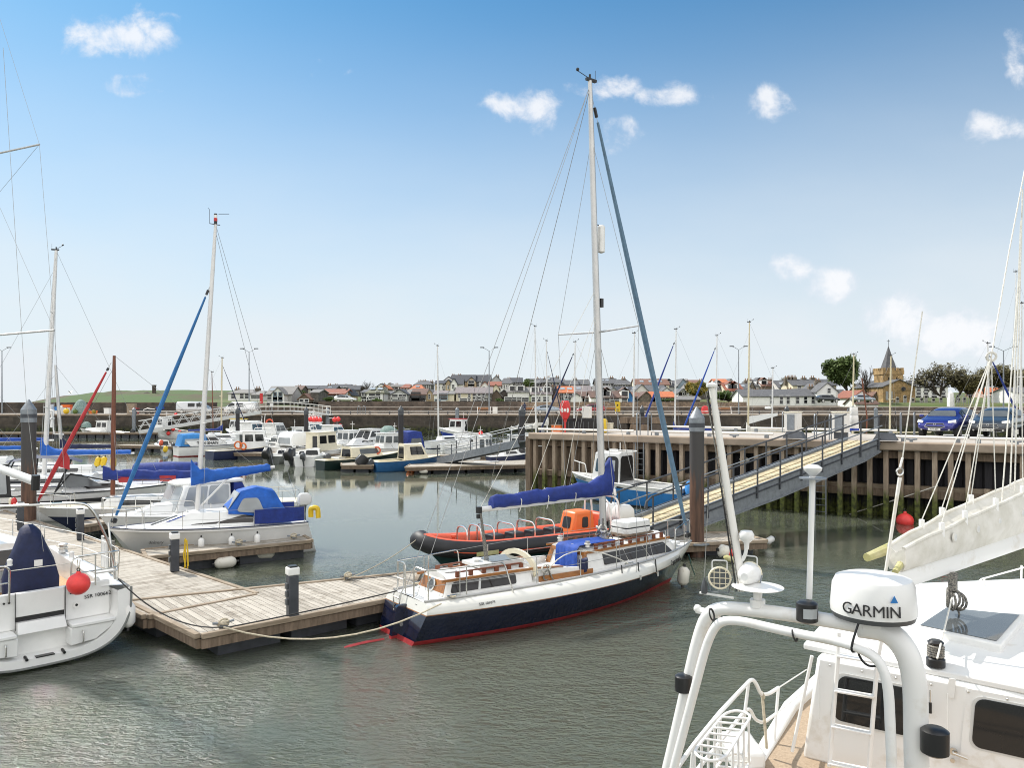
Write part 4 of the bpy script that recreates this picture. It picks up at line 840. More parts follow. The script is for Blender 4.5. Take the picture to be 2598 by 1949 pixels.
# clutter at the left of the jetty deck
q = jl(JS(1414,2.7),2.7,JZ); t = thing('fish_bin','large black bin heaped beside the red lifebuoy post','bin',q,JANG)
G().rings([[(0,0,0),(2.6,0,0),(2.6,.9,0),(0,.9,0)],[(-.06,-.06,.72),(2.66,-.06,.72),(2.66,.96,.72),(-.06,.96,.72)]],M.black,cap1=False).obj('body',t); G().bx(-.1,2.7,-.1,-.04,.68,.76,M.black).bx(-.1,2.7,.94,1,.68,.76,M.black).obj('rim',t)
for i in range(8): G().bx(.1+i*.32,.16+i*.32,-.05,0,.05,.68,M.grey_plastic).obj('rib',t)
o = tag(G().bx(-.28,.28,-.2,.2,0,.45,M.cream).bx(-.3,.3,-.22,.22,.45,.5,M.cream).obj('cream_crate',loc=jl(JS(1541,4.6),4.6,JZ),rz=JANG),'small cream plastic crate on the jetty right of the main mast','crate')
o = tag(G().bx(-.3,.3,-.2,.2,0,.38,M.orange).bx(-.33,.33,-.22,.22,.38,.42,M.timber_pale).obj('orange_crate',loc=jl(JS(1415,2.6),2.6,JZ),rz=JANG),'brown fish box left of the red lifebuoy post','crate')
t = thing('utility_box','white utility box above the black bin left of the main mast','utility box',jl(JS(1489,5.6),5.6,JZ),JANG)
G().bx(-.26,.26,-.15,.15,.75,1.45,M.white_worn).obj('box',t,bevel=.02); G().bx(-.05,.05,-.03,.03,0,.75,M.galv).obj('post',t)
t = thing('warning_sign','yellow warning sign on a grey post right of the main mast','sign',jl(JS(1567,4.6),4.6,JZ),JANG-.1)
G().tube([(0,0.03,0),(0,.03,1.75)],.025,M.galv,6).obj('post',t); G().bx(-.17,.17,-.015,.01,1.15,1.72,M.yellow).obj('board',t)
G().lathe([(.09,0),(.02,.005)],M.black,3,(0,-.017,1.52),(0,-1,0)).bx(-.1,.1,-.02,-.017,1.27,1.30,M.black).bx(-.1,.1,-.02,-.017,1.21,1.24,M.black).obj('symbol',t)
o = tag(G().lathe([(.05,0),(.20,.02),(.24,.1),(.24,.68),(.2,.76),(.12,.78)],M.yellow,12).obj('yellow_drum',loc=jl(JS(1530,2.4),2.4,JZ)),'pale yellow drum on the jetty just right of the main mast','drum')
t = thing('creel_stack','brown stack of fishing creels behind the yellow warning sign','creels',jl(JS(1570,7.4),7.4,JZ),JANG)
for i in range(4):
 for j in range(2): G().rings([[(i*.7,0,j*.42),(i*.7+.6,0,j*.42),(i*.7+.6,1,j*.42),(i*.7,1,j*.42)],[(i*.7+.08,0,j*.42+.38),(i*.7+.52,0,j*.42+.38),(i*.7+.52,1,j*.42+.38),(i*.7+.08,1,j*.42+.38)]],M.timber if (i+j) % 3 else M.wall_dark).obj('creel',t)

# ================================================================== GANGWAY (right)
GU, GD = Vector((14.75,32.35,3.25)), Vector((3.75,24.9,.72))
gd = (GD-GU); gl = gd.length; gd.normalize(); gs = Vector((-gd.y,gd.x,0)).normalized()  # sideways
gs = gs if gs.y < 0 else -gs                      # toward the camera
t = thing('gangway','long sloping gangway with pale boards, deep grey side beams and handrails','gangway',GD)
HW = .66
def gp_(s,w_,z): return GU + gd * s + gs * w_ + Vector((0,0,z))
g = G(); g.rings([[gp_(0,-HW,0),gp_(0,HW,0),gp_(0,HW,-.05),gp_(0,-HW,-.05)],[gp_(gl,-HW,0),gp_(gl,HW,0),gp_(gl,HW,-.05),gp_(gl,-HW,-.05)]],M.gang_boards); g.obj('boards',t,wpar=True)
g = G()
for i in (-.22,.22): g.rings([[gp_(0,i-.015,.002),gp_(0,i+.015,.002),gp_(0,i+.015,.022),gp_(0,i-.015,.022)],[gp_(gl,i-.015,.002),gp_(gl,i+.015,.002),gp_(gl,i+.015,.022),gp_(gl,i-.015,.022)]],M.batten)
g.obj('tread_batten',t,wpar=True)
for sd in (-1,1):
 g = G(); w0, w1 = sd * (HW+.01), sd * (HW+.10)
 prof = [(0,.12,-.42),(1.2,.12,-.55),(gl*.5,.12,-.62),(gl-1.5,.12,-.5),(gl,.12,-.25)]
 g.rings([[gp_(s,w0,a),gp_(s,w1,a),gp_(s,w1,b),gp_(s,w0,b)] for s,a,b in prof],M.galv)
 g.obj('side_beam',t,wpar=True)
 g = G()
 for a_ in (.12,-.1): g.rings([[gp_(s,w1,a_+.02),gp_(s,w1+sd*.06,a_+.02),gp_(s,w1+sd*.06,a_-.02),gp_(s,w1,a_-.02)] for s in (0,gl)],M.galv_dark)
 g.rings([[gp_(s,w1,b+.03),gp_(s,w1+sd*.07,b+.03),gp_(s,w1+sd*.07,b-.02),gp_(s,w1,b-.02)] for s,a,b in prof],M.galv)
 g.obj('beam_flange',t,wpar=True)
 wr = sd * (HW+.14); top = 1.08
 G().tube([gp_(-.1,wr,top),gp_(gl-.3,wr,top),gp_(gl-.05,wr,top-.1),gp_(gl+.02,wr,top-.3)],.032,M.galv_dark,8).obj('handrail',t,wpar=True)
 G().tube([gp_(-.1,wr,top-.45),gp_(gl-.3,wr,top-.45)],.026,M.galv,8).obj('knee_rail',t,wpar=True)
 for i in range(11):
  s = .15 + (gl-.5) * i / 10; G().beam(gp_(s,wr,-.32),gp_(s,wr,top),.05,.05,M.galv_dark,(1,0,0)).obj('rail_post',t,wpar=True)
# hinge pad at the gangway head
for s, lb in ((JS(2018,.1),'left'),(JS(2248,.1),'right')):
 tag(G().rings([[(-.45,-.35,0),(.45,-.35,0),(.45,.35,0),(-.45,.35,0)],[(-.3,-.2,.3),(.3,-.2,.3),(.3,.2,.3),(-.3,.2,.3)]],M.galv_dark).obj('hinge_block',loc=jl(s,.0,JZ+.08),rz=JANG),'dark steel hinge block at the %s of the gangway head' % lb,'hinge block')
# big pile beside the yacht bow
def pile(loc,r,h,label,m,ring=True):
 t = thing('mooring_pile',label,'pile',loc,group='round steel mooring piles')
 G().lathe([(r,-1),(r,h)],M[m],20).obj('shaft',t)
 G().lathe([(r*1.06,h-.42*r/.22),(r*1.08,h),(r*.1,h+.34*r/.22),(.01,h+.35*r/.22)],M['galv' if ring else 'grey_plastic'],20).lathe([(r*1.09,h-.30),(r*1.09,h-.16)],M.galv_dark,20).obj('cap',t,ang=25)
 if ring:
  g = G(); g.torus((0,0,.42),r*1.75,.035,M.galv,n=20)
  for a in range(4): g.tube([(math.cos(a*1.57+.4)*r*1.75,math.sin(a*1.57+.4)*r*1.75,.42),(math.cos(a*1.57+.4)*r*1.15,math.sin(a*1.57+.4)*r*1.15,.42)],.04,M.galv,6)
  g.obj('guide_ring',t)
 return t
q = W(1768,1412); pile(q,.225,4.36,'big rusty steel pile with a cone cap beside the yacht bow','pile_rust')
pile(P(73,1360,28),.24,4.6,'grey pile with rusty foot among the left yachts','pile_rust')
for x, yt, Y, r, lb in ((603,1032,78,.20,'dark pile in front of the white truss gangway'),(777,1032,72,.20,'dark pile between the white cruisers at the left marina'),(1017,1030,64,.22,'dark pile behind the blue and cream dayboat'),(1324,1030,60,.24,'dark pile at the head of the far grey gangway'),
      (1629,1030,96,.27,'distant pile with a white box behind the jetty, right of the furled sail'),(1996,1030,92,.25,'distant pile behind the left white cabinet')):
 pile(P(x,1100,Y)*1-Vector((0,0,P(x,1100,Y).z)),r,H-(yt-HY)/F*Y-.33,lb,'pile_steel',False)
for x, lb in ((1160,'slim grey post standing on the quay edge left of the bench'),(831,'slim grey post under the end of the white walkway'),(340,'slim grey post against the harbour wall behind the small workboat'),(2222,'slim grey post behind the gangway rails')):
 tag(G().lathe([(.28,-1),(.28,4.05),(.1,4.2)],M.galv,10).obj('guide_post',loc=P(x,1100,114.5)-Vector((0,0,P(x,1100,114.5).z))),lb,'post')

# ================================================================== PONTOONS
def pontoon(name,label,quad,top=.55,rot=0.,mt='deck_along',th=.14,floats=True,fn=None):
 """quad: four corners (x, y) going round; timber deck, pale edge boards, dark floats"""
 c = sum((Vector((a,b,0)) for a,b in quad),Vector()) / 4
 ax = Vector((quad[1][0]-quad[0][0],quad[1][1]-quad[0][1],0)); an = math.atan2(ax.y,ax.x)
 t = thing(name,label,'pontoon',(c.x,c.y,0),an); Rm = Matrix.Rotation(-an,3,'Z')
 q = [Rm @ (Vector((a,b,0))-c) for a,b in quad]; q2 = [(v.x,v.y) for v in q]
 G().rings([[(x,y,top-.06) for x,y in q2],[(x,y,top) for x,y in q2]],M[mt]).obj('deck',t,smooth=False)
 for i in range(4):
  a, b = Vector((*q2[i],0)), Vector((*q2[(i+1) % 4],0)); d = (b-a).normalized(); o = Vector((d.y,-d.x,0)) * .055
  G().beam(a+o+Vector((0,0,top-.02)),b+o+Vector((0,0,top-.02)),.11,.10,M.timber_pale).obj('edge_board',t,bevel=.012)
  G().beam(a+o*.6+Vector((0,0,top-.17)),b+o*.6+Vector((0,0,top-.17)),.08,.17,M.timber).obj('side_board',t)
 if floats:
  L = ax.length; k = fn or max(2,int(L/2.2)); ins = .16
  yy = [v[1] for v in q2]
  for i in range(k):
   x0 = -L / 2 + L * (i+.08) / k; x1 = -L / 2 + L * (i+.92) / k
   G().bx(x0,x1,min(yy)*.85+.1,max(yy)*.85-.1,-.5,top-.26,M.galv_dark).obj('float',t)
 return t
F_ = W(509,1611,.55); L_ = W(332,1526,.55); E_ = W(1030,1510,.55); T_ = W(648,1508,.55); T2 = W(1060,1453,.55)
v2 = lambda p: (p.x,p.y)
pontoon('pontoon_hammerhead','wide weathered timber pontoon across the end of the walkway',[v2(F_),v2(E_),v2(T2),v2(L_)],.55,fn=3)
e1 = W(648,1508,.55); dW = Vector((-.735,.678,0)); pW = Vector((-.678,-.735,0))
w0 = e1 + dW * .02; w1 = e1 + dW * 21
pontoon('pontoon_walkway','long weathered timber walkway leading away to the left',[v2(w0),v2(w1),v2(w1+pW*2.35),v2(w0+pW*2.35)],.545,mt='deck_along',fn=8)
c0 = W(376,1412,.55); c1 = W(787,1371,.55); pc = Vector((-.5,.866,0)) * 1.15
pontoon('pontoon_finger','narrow timber finger pontoon under the white sailing cruiser',[v2(c0),v2(c1),v2(c1+pc),v2(c0+pc)],.54,mt='deck_across')
d0 = W(212,1336,.5); d1 = W(330,1318,.5); pc = Vector((-.5,.866,0)) * 1.0
pontoon('pontoon_finger','short timber finger pontoon beside the pilothouse boat bow',[v2(d0),v2(d1),v2(d1+pc),v2(d0+pc)],.53,mt='deck_across',floats=False)
# pontoon at the gangway foot
p0 = W(1795,1418,.45); p1 = W(1942,1372,.45)
pontoon('pontoon_landing','dark weedy timber pontoon at the foot of the gangway beside the big pile',[(3.0,23.4),v2(p1),v2(p1+Vector((-.5,1.5,0))),(2.4,25.6)],.45,mt='deck_along')
# bollard lamps (service pedestals)
def pedestal(loc,h,label,rz=.6):
 t = thing('service_pedestal',label,'pedestal',loc,rz,'service pedestals on the pontoons')
 G().bx(-.1,.1,-.1,.1,0,h*.82,M.galv_dark).obj('body',t,bevel=.02); G().bx(-.115,.115,-.115,.115,h*.82,h*.97,M.white_paint).obj('head',t,bevel=.02); G().bx(-.08,.08,-.08,.08,h*.97,h,M.black).obj('cap',t)
 g = G()
 for i in range(3): g.bx(-.14,-.1,-.05,.05,.25+i*.16,.36+i*.16,M.grey_plastic)
 g.obj('sockets',t)
 return t
pedestal(W(443,1450,.55),1.0,'service pedestal with a yellow hose on the finger junction'); pedestal(W(742,1565,.55),1.02,'service pedestal standing alone on the wide front pontoon'); pedestal(W(204,1370,.55),.98,'service pedestal between the pilothouse boat and walkway')
pedestal(W(52,1345,.55),.95,'service pedestal beside the rusty pile at the left edge')
q = W(452,1448,.55)
t = tag(G().tube([q+Vector((.17,0,.8)),q+Vector((.2,-.02,.3)),q+Vector((.17,-.03,.06)),q+Vector((.24,0,.05)),q+Vector((.24,.02,.5)),q+Vector((.19,0,.82)),q+Vector((.16,-.05,.4)),q+Vector((.21,-.06,.1)),q+Vector((.27,-.03,.12)),q+Vector((.22,0,.78))],.018,M.yellow,6).obj('hose'),'yellow hose coiled on the service pedestal','hose')
# cleats with rope turns, fenders
def cleat(loc,rz,lab,coil=True):
 t = thing('mooring_cleat',lab,'cleat',loc,rz,'mooring cleats on the pontoons')
 G().bx(-.06,.06,-.04,.04,0,.07,M.galv).obj('foot',t); G().tube([(-.2,0,.10),(-.06,0,.08),(.06,0,.08),(.2,0,.10)],.024,M.galv,6).obj('horn',t)
 if coil: G().torus((0,0,.07),.085,.022,M.rope,(.2,.1,1),12,5).torus((.02,0,.1),.075,.02,M.rope,(-.2,.2,1),12,5).torus((0,0,.07),.1,.02,M.rope,(0,1,.3),12,5).obj('rope_turns',t)
cleat(W(567,1592,.57),.7,'cleat wrapped with tan rope at the front pontoon corner'); cleat(W(882,1470,.57),.7,'cleat at the back edge of the front pontoon holding the inflatable'); cleat(W(372,1378,.56),.5,'cleat holding the bow line of the white sailing cruiser')
cleat(W(567,1374,.57),.5,'cleat at the middle of the finger pontoon'); cleat(W(606,1383,.57),.5,'cleat above the round white fender'); cleat(W(745,1367,.57),.5,'cleat near the outer end of the finger pontoon')
def fender(loc,ax,L,r,m,lab,grp='fenders on boats and pontoons',name='fender'):
 ax = Vector(ax).normalized(); t = thing(name,lab,'fender',loc,group=grp)
 G().lathe([(.02,-L/2),(r*.6,-L/2+.03),(r,-L*.3),(r,L*.3),(r*.6,L/2-.03),(.02,L/2)],m,14,(0,0,0),ax).obj('body',t,ang=60)
 G().lathe([(r*.28,L/2-.02),(r*.22,L/2+.07)],M.black,8,(0,0,0),ax).obj('eye',t); G().lathe([(r*.28,-L/2-.05),(r*.22,-L/2+.02)],M.black,8,(0,0,0),ax).obj('eye',t)
 return t
fender(W(572,1428,.16),(.87,.45,.05),.62,.165,M.fender_white,'stained round fender floating left under the finger pontoon'); fender(W(672,1404,.24),(.87,.45,-.02),.60,.17,M.fender_white,'clean white fender hung on the finger pontoon')
fender(P(325,1560,15.1),(0,0,1),.52,.13,M.white_paint,'white cylinder fender with navy top on the left yacht stern')
fender(W(405,1423,.3),(.9,.3,0),.5,.15,M.canvas_blue,'blue fender under the walkway junction')
for x, y, z, L, r, ax, m, lb in ((1838,1400,.26,.42,.2,(1,.2,-.3),'fender_white','pinkish round buoy fender beside the big pile'),(1852,1419,.12,.4,.09,(1,-.35,-.25),'canvas_mould','yellowed cylinder fender at the foot of the big pile'),(1908,1388,.22,.42,.1,(.8,.5,.2),'fender_white','white fender on the landing pontoon edge'),(1953,1371,.2,.4,.11,(.8,.5,.3),'gelcoat_grey','grey fender at the right corner of the landing pontoon'),(1734,1462,.3,.5,.15,(.1,0,1),'fender_white','white fender under the yacht bow')):
 fender(W(x,y,z),ax,L,r,M[m],lb)
def buoy(loc,r,m,lab,name='buoy',sq=(1,1,1.05),grp=None):
 t = thing(name,lab,'buoy',loc,group=grp); G().ball((0,0,0),r,m,18,sq).obj('ball',t,ang=180); G().lathe([(r*.22,r*.95),(r*.16,r*1.15)],m,10).torus((0,0,r*1.3),r*.14,r*.05,M.black,(0,1,0),10,5).obj('neck',t)
 return t
buoy(P(1844,1401,23.6)+Vector((.12,-.1,-.03)),.12,M.buoy_red,'small red buoy beside the pinkish fender')
buoy(W(2296,1322,.12),.33,M.buoy_red,'big red buoy floating by the jetty posts',sq=(1,1,.92)); buoy(W(2388,1325,.08),.13,M.buoy_red,'small red buoy half hidden by the grey sail cover')
# mooring lines ashore
def line(a,b,d,r,m,lab,n=10): return tag(G().tube(sag(a,b,d,n),r,M[m],5).obj('mooring_rope'),lab,'rope')
cw = W(567,1592,.66)
line(cw,P(1120,1532,14.6),.42,.016,'rope','tan mooring rope from the front pontoon corner to the yacht stern'); line(cw+Vector((0,0,-.02)),P(1008,1500,15.8),.02,.014,'rope_dark','black mooring rope lying along the front pontoon')
line(W(885,1468,.66),P(1066,1362,22.2),.1,.013,'rope','mooring rope from the pontoon to the inflatable bow'); line(P(300,1470,14.9),cw,.28,.013,'rope_dark','black stern rope from the left yacht to the pontoon corner')
line(W(882,1470,.62),P(1000,1460,16.4),.02,.011,'rope_dark','dark rope along the back edge of the front pontoon')
line(P(1747,1408,20.7),P(1768,1440,24)+Vector((.3,-.3,0)),.55,.014,'hull_teal','green rope slung from the yacht bow to the pile ring')
line(jl(19.5,.1,1.5),W(2155,1305,0),.02,.02,'rope_white','pale rope hanging from a jetty post into the water')
# ================================================================== BOAT KIT (local frame: x forward from the stern, y to port, z up from the waterline)
class Hull:
 def __init__(s,L,B,fb=.8,fs=.6,tb=.75,tm=.42,rake=.12,srake=.0,p=2.2,dip=1.7,n=18):
  s.L, s.B, s.fb, s.fs, s.tb, s.tm, s.rake, s.srake, s.p, s.dip, s.n = L, B, fb, fs, tb, tm, rake, srake, p, dip, n
 def zs(s,t): return s.fs + (s.fb-s.fs) * max(0,t) ** s.dip
 def hb(s,t):
  if t < s.tm: f = s.tb + (1-s.tb) * math.sin(math.pi/2*t/s.tm)
  else: f = max(0,1-((t-s.tm)/(1-s.tm)) ** s.p)
  return s.B / 2 * f
 def at(s,t,h=1.0,b=1.0,fine=0.):          # point on the side: h = level as fraction of sheer height
  z = s.zs(t) * h; hh = min(max(h,-.3),1.)
  xe = s.L * (1-s.rake*(1-hh)); x0 = s.L * s.srake * (1-hh)
  return Vector((x0+t*(xe-x0),max(.012,s.hb(t)*b*(1-fine*t ** 3)),z))
 def build(s,root,levels,deckm,rail=None,railr=.03,camber=.04,deck_drop=0.,name='hull',well=None):
  """levels: (height fraction, breadth fraction, bow fineness, material above)"""
  g = G(); ts = [i/s.n for i in range(s.n+1)]
  for sd in (1,-1):
   grid = [[s.at(t,h,b,f) for (h,b,f,m) in levels] for t in ts]
   for k in range(len(levels)-1):
    vs = []
    for r in grid: vs += [(r[k].x,sd*r[k].y,r[k].z),(r[k+1].x,sd*r[k+1].y,r[k+1].z)]
    fs = [(2*i,2*i+2,2*i+3,2*i+1)[::1 if sd < 0 else -1] for i in range(s.n)]
    g.add(vs,fs,levels[k][3])
  for k in range(len(levels)-1):            # transom
   a, b = s.at(0,*levels[k][:3]), s.at(0,*levels[k+1][:3])
   g.add([(a.x,a.y,a.z),(a.x,-a.y,a.z),(b.x,-b.y,b.z),(b.x,b.y,b.z)],[(0,1,2,3)],levels[k][3])
  # weld for smooth shading
  o = g.obj(name,root,ang=32)
  me = o.data
  import bmesh
  bm = bmesh.new(); bm.from_mesh(me); bmesh.ops.remove_doubles(bm,verts=bm.verts,dist=.004); bm.to_mesh(me); bm.free(); me.set_sharp_from_angle(angle=R(32))
  bt = levels[-1][1]; g = G(); vs = []
  for t in ts:
   q = s.at(t,1,bt,levels[-1][2]); z = q.z - deck_drop
   vs += [(q.x,q.y-.004,z),(q.x,0,z+camber*q.y/(s.B/2)),(q.x,-q.y+.004,z)]
  fs = []
  for i in range(s.n):
   t = (i+.5) / s.n
   if well and well[0] < t < well[1]: continue
   fs += [(3*i,3*i+1,3*i+4,3*i+3)[::-1],(3*i+1,3*i+2,3*i+5,3*i+4)[::-1]]
  g.add(vs,fs,deckm)
  if well:                                     # sunken cockpit sole with its sides
   a, b = well; wv = [s.at(t,1,bt) for t in [lerp(a,b,i/6) for i in range(7)]]
   lo = [(q.x,q.y*.88) for q in wv] + [(q.x,-q.y*.88) for q in wv[::-1]]
   zz = max(.12,s.zs(a)*.3)
   g.rings([[(x,y,s.zs(a)) for x,y in lo],[(x,y,zz) for x,y in lo]],deckm,True,False,True)
   out = [(q.x,q.y-.004,s.zs(lerp(a,b,i/6))) for i,q in enumerate(wv)]; inn = [(q.x,q.y*.88,s.zs(lerp(a,b,i/6))) for i,q in enumerate(wv)]
   for sd in (1,-1): g.rings([[(x,y*sd,z),(p_[0],p_[1]*sd,p_[2])] for (x,y,z),p_ in zip(out,inn)],deckm,False,False,False)
  g.obj('deck',root)
  if rail:
   pts = [s.at(t,1,bt) for t in ts]
   G().tube([(0,pts[0].y,pts[0].z)]+[(q.x,q.y,q.z) for q in pts]+[(q.x,-q.y,q.z) for q in pts[::-1]]+[(0,-pts[0].y,pts[0].z)]+[(0,pts[0].y,pts[0].z)],railr,rail,6).obj('rub_rail',root)
def std(bottom,boot,side,top=None,kn=.6):
 top = top or side
 return [(-.3,.45,.6,bottom),(0.0,.84,.55,boot),(.09,.88,.5,side),(kn,.97,.2,top),(1,1,0,top)]
def boat(name,label,cat,stern,bow,group=None):
 d = Vector(bow) - Vector(stern); return thing(name,label,cat,(stern[0],stern[1],0),math.atan2(d.y,d.x),group), math.hypot(d.x,d.y)
def cab(x0,x1,wb,wt,z0,z1,sb=.1,sf=.35,wf=None,wtf=None):
 """eight corners of a cabin: rear/front, port/starboard, base/top"""
 wf = wf or wb; wtf = wtf or wt
 return dict(brp=(x0,wb,z0),brs=(x0,-wb,z0),bfp=(x1,wf,z0),bfs=(x1,-wf,z0),trp=(x0+sb,wt,z1),trs=(x0+sb,-wt,z1),tfp=(x1-sf,wtf,z1),tfs=(x1-sf,-wtf,z1))
def cabin(root,c,m,name='cabin',bevel=.03,crown=.0):
 g = G(); k = ('brs','bfs','bfp','brp','trs','tfs','tfp','trp'); v = [c[q] for q in k]
 if crown:
  n = 5; rs = []
  for bx_, tx in (('brs','brp'),('bfs','bfp')):
   pass
  g.add(v,[(3,2,1,0),(0,1,5,4),(1,2,6,5),(2,3,7,6),(3,0,4,7)],m)
  vs = []
  for a, b in (('trs','trp'),('tfs','tfp')):
   A, B = Vector(c[a]), Vector(c[b])
   for i in range(n+1): vs.append(A.lerp(B,i/n)+Vector((0,0,crown*math.sin(math.pi*i/n))))
  g.add(vs,[(i,n+1+i,n+2+i,i+1) for i in range(n)]+[tuple(range(n+1))[::-1],tuple(range(n+1,2*n+2))],m)
 else:
  g.add(v,[(3,2,1,0),(4,5,6,7),(0,1,5,4),(1,2,6,5),(2,3,7,6),(3,0,4,7)],m)
 return g.obj(name,root,bevel=bevel,ang=30)
def face(c,f): return [c[k] for k in dict(s=('brs','bfs','tfs','trs'),p=('bfp','brp','trp','tfp'),f=('bfs','bfp','tfp','tfs'),r=('brp','brs','trs','trp'))[f]]
def panes(root,c,spec,m=None,name='window',off=.012,rad=.05):
 m = m or M.glass_dark
 for f, u0, u1, v0, v1 in spec: G().panel(face(c,f),u0,u1,v0,v1,off,m,rad).obj(name,root)
def slabroof(root,pts,th,m,name='roof',bevel=.03): return G().rings([[(x,y,z) for x,y,z in pts],[(x,y,z+th) for x,y,z in pts]],m).obj(name,root,bevel=bevel)
def outboard(root,x,y,z,s=1.,m=None,tilt=0.):
 m = m or M.black; g = G(); T = lambda a, b: (x+(a*math.cos(tilt)-b*math.sin(tilt))*s,z+(a*math.sin(tilt)+b*math.cos(tilt))*s)
 def ring(a0,a1,b,w): return [(T(a0,b)[0],y-w*s,T(a0,b)[1]),(T(a1,b)[0],y-w*s,T(a1,b)[1]),(T(a1,b)[0],y+w*s,T(a1,b)[1]),(T(a0,b)[0],y+w*s,T(a0,b)[1])]
 o = G().rings([ring(-.38,.06,.28,.15),ring(-.46,.1,.42,.19),ring(-.44,.08,.66,.17),ring(-.34,.0,.78,.11)],m).obj('outboard_motor',root,bevel=.04*s)
 G().rings([ring(-.26,0,.3,.07),ring(-.22,-.02,-.1,.05),ring(-.24,-.06,-.45,.03)],M.grey_plastic).obj('leg',o,bevel=.01)
 G().rings([ring(-.1,.22,.25,.09),ring(-.05,.2,.02,.09)],M.grey_plastic).obj('bracket',o)
def rails(root,pts,r=.012,m=None,name='guard_rail',n=5): return G().tube(pts,r,m or M.steel,n).obj(name,root)
def stay(root,a,b,r=.006,name='stay',m=None): return G().tube([a,b],r,m or M.wire,4).obj(name,root)
def pulpit(root,hl,t0,h=.55,r=.014,bt=1.,stern=False,mid=True):
 ts = [t0,lerp(t0,1,.5),.985] if not stern else [t0,t0*.5,.01]
 P_ = [hl.at(t,1,bt*.93) for t in ts]; up = Vector((0,0,h)); loop = [P_[0],P_[0]+up*.9] + [q+up for q in P_[1:]]
 oth = [Vector((q.x,-q.y,q.z)) for q in loop[::-1]]
 G().tube(rounded(loop+oth,.12,3),r,M.steel,6).obj('stern_rail' if stern else 'pulpit',root)
 for q in P_[1:]:
  for sd in (1,-1): G().tube([(q.x,q.y*sd,q.z),(q.x,q.y*sd,q.z+h)],r*.9,M.steel,5).obj('rail_post',root)
def guard(root,hl,ts,h=.55,bt=1.,wires=(1,.5),r=.011):
 for sd in (1,-1):
  pts = [hl.at(t,1,bt*.94) for t in ts]
  for q in pts: G().tube([(q.x,q.y*sd,q.z),(q.x,q.y*sd,q.z+h)],r,M.steel,5).obj('stanchion',root)
  for w_ in wires: G().tube([(q.x,q.y*sd,q.z+h*w_) for q in pts],.0055,M.wire,4).obj('guard_wire',root)
def sailcover(root,a,b,m,h0=.34,h1=.2,w=.14,wrap=.5,name='sail_cover',seed=1,lump=.03):
 """canvas over a sail flaked on the boom; a = mast end (x,z), b = boom end; wraps up the mast"""
 rr = random.Random(seed); n = 22; rs = []
 for i in range(n+1):
  t = i / n; x = lerp(a[0],b[0],t); zb = lerp(a[1],b[1],t) - .05; h = lerp(h0,h1,t ** .7) + (wrap*(1-t/.16) ** 1.5 if t < .16 else 0); ww = w * (1-.35*t)
  h *= 1 + rr.uniform(-1,1) * lump * 1.6; dz = rr.uniform(-1,1) * lump
  rs.append([(x+(h*.06 if t < .16 else 0),ww*cy*(1+rr.uniform(-.12,.12)),zb+dz*.3+h*cz) for cy,cz in ((.45,-.02),(.95,.18),(1,.45),(.7,.72),(.3,.95),(-.3,.97),(-.7,.72),(-1,.45),(-.95,.18),(-.45,-.02))])
 return G().rings(rs,m).obj(name,root,ang=75)
def mast(root,x,z0,h,r,m,rake=0.,spr=(),shroud=(),y=0.,head=True,lean=0.,name='mast'):
 top = Vector((x-rake,y+lean,z0+h)); bot = Vector((x,y,z0)); mp_ = lambda t: bot.lerp(top,t)
 o = G().tube([bot,mp_(.5),mp_(.85),top],[r,r,r*.85,r*.62],m,10,True,1.0).obj(name,root)
 if head:
  G().tube([top+Vector((0,0,-.02)),top+Vector((0,0,.16))],.03,M.black,6).tube([top+Vector((.02,0,.05)),top+Vector((-.3,.12,.22))],.01,M.black,5).ball(top+Vector((-.3,.12,.25)),.045,M.black,6).tube([top+Vector((.18,0,.05)),top+Vector((.18,0,.3))],.006,M.black,4).bx(top.x-.12,top.x+.2,top.y-.04,top.y+.04,top.z-.0,top.z+.06,M.black).obj('wind_instruments',o)
 for (t,hs_,sw) in spr:
  c = mp_(t)
  for sd in (1,-1): G().tube([c,c+Vector((-sw,sd*hs_,.04))],[.026,.018],m,6).obj('spreader',o)
  for q in shroud:
   for sd in (1,-1): G().tube([(q[0],sd*q[1],q[2]),c+Vector((-sw,sd*hs_,.04)),mp_(min(1,t+.42))],.0055,M.wire,4).obj('shroud',root)
 return o, mp_
def furl(root,a,b,r,m,name='furled_sail',dark=True):
 a, b = Vector(a), Vector(b); n = 10
 rr = [r*k for k in (.55,.9,1.0,1.05,1.0,1.0,.95,.85,.7,.6,.45)]
 o = G().tube([a.lerp(b,.03+.9*i/n) for i in range(n+1)],rr,m,8).obj(name,root)
 G().lathe([(.05,0),(.09,.03),(.09,.13),(.05,.16)],M.black,8,a,b-a).obj('furler_drum',o); G().tube([a.lerp(b,.93),b],.008,M.wire,4).tube([a.lerp(b,.94),a.lerp(b,.96)],r*.6,M.black,6).obj('furler_swivel',o)
 return o
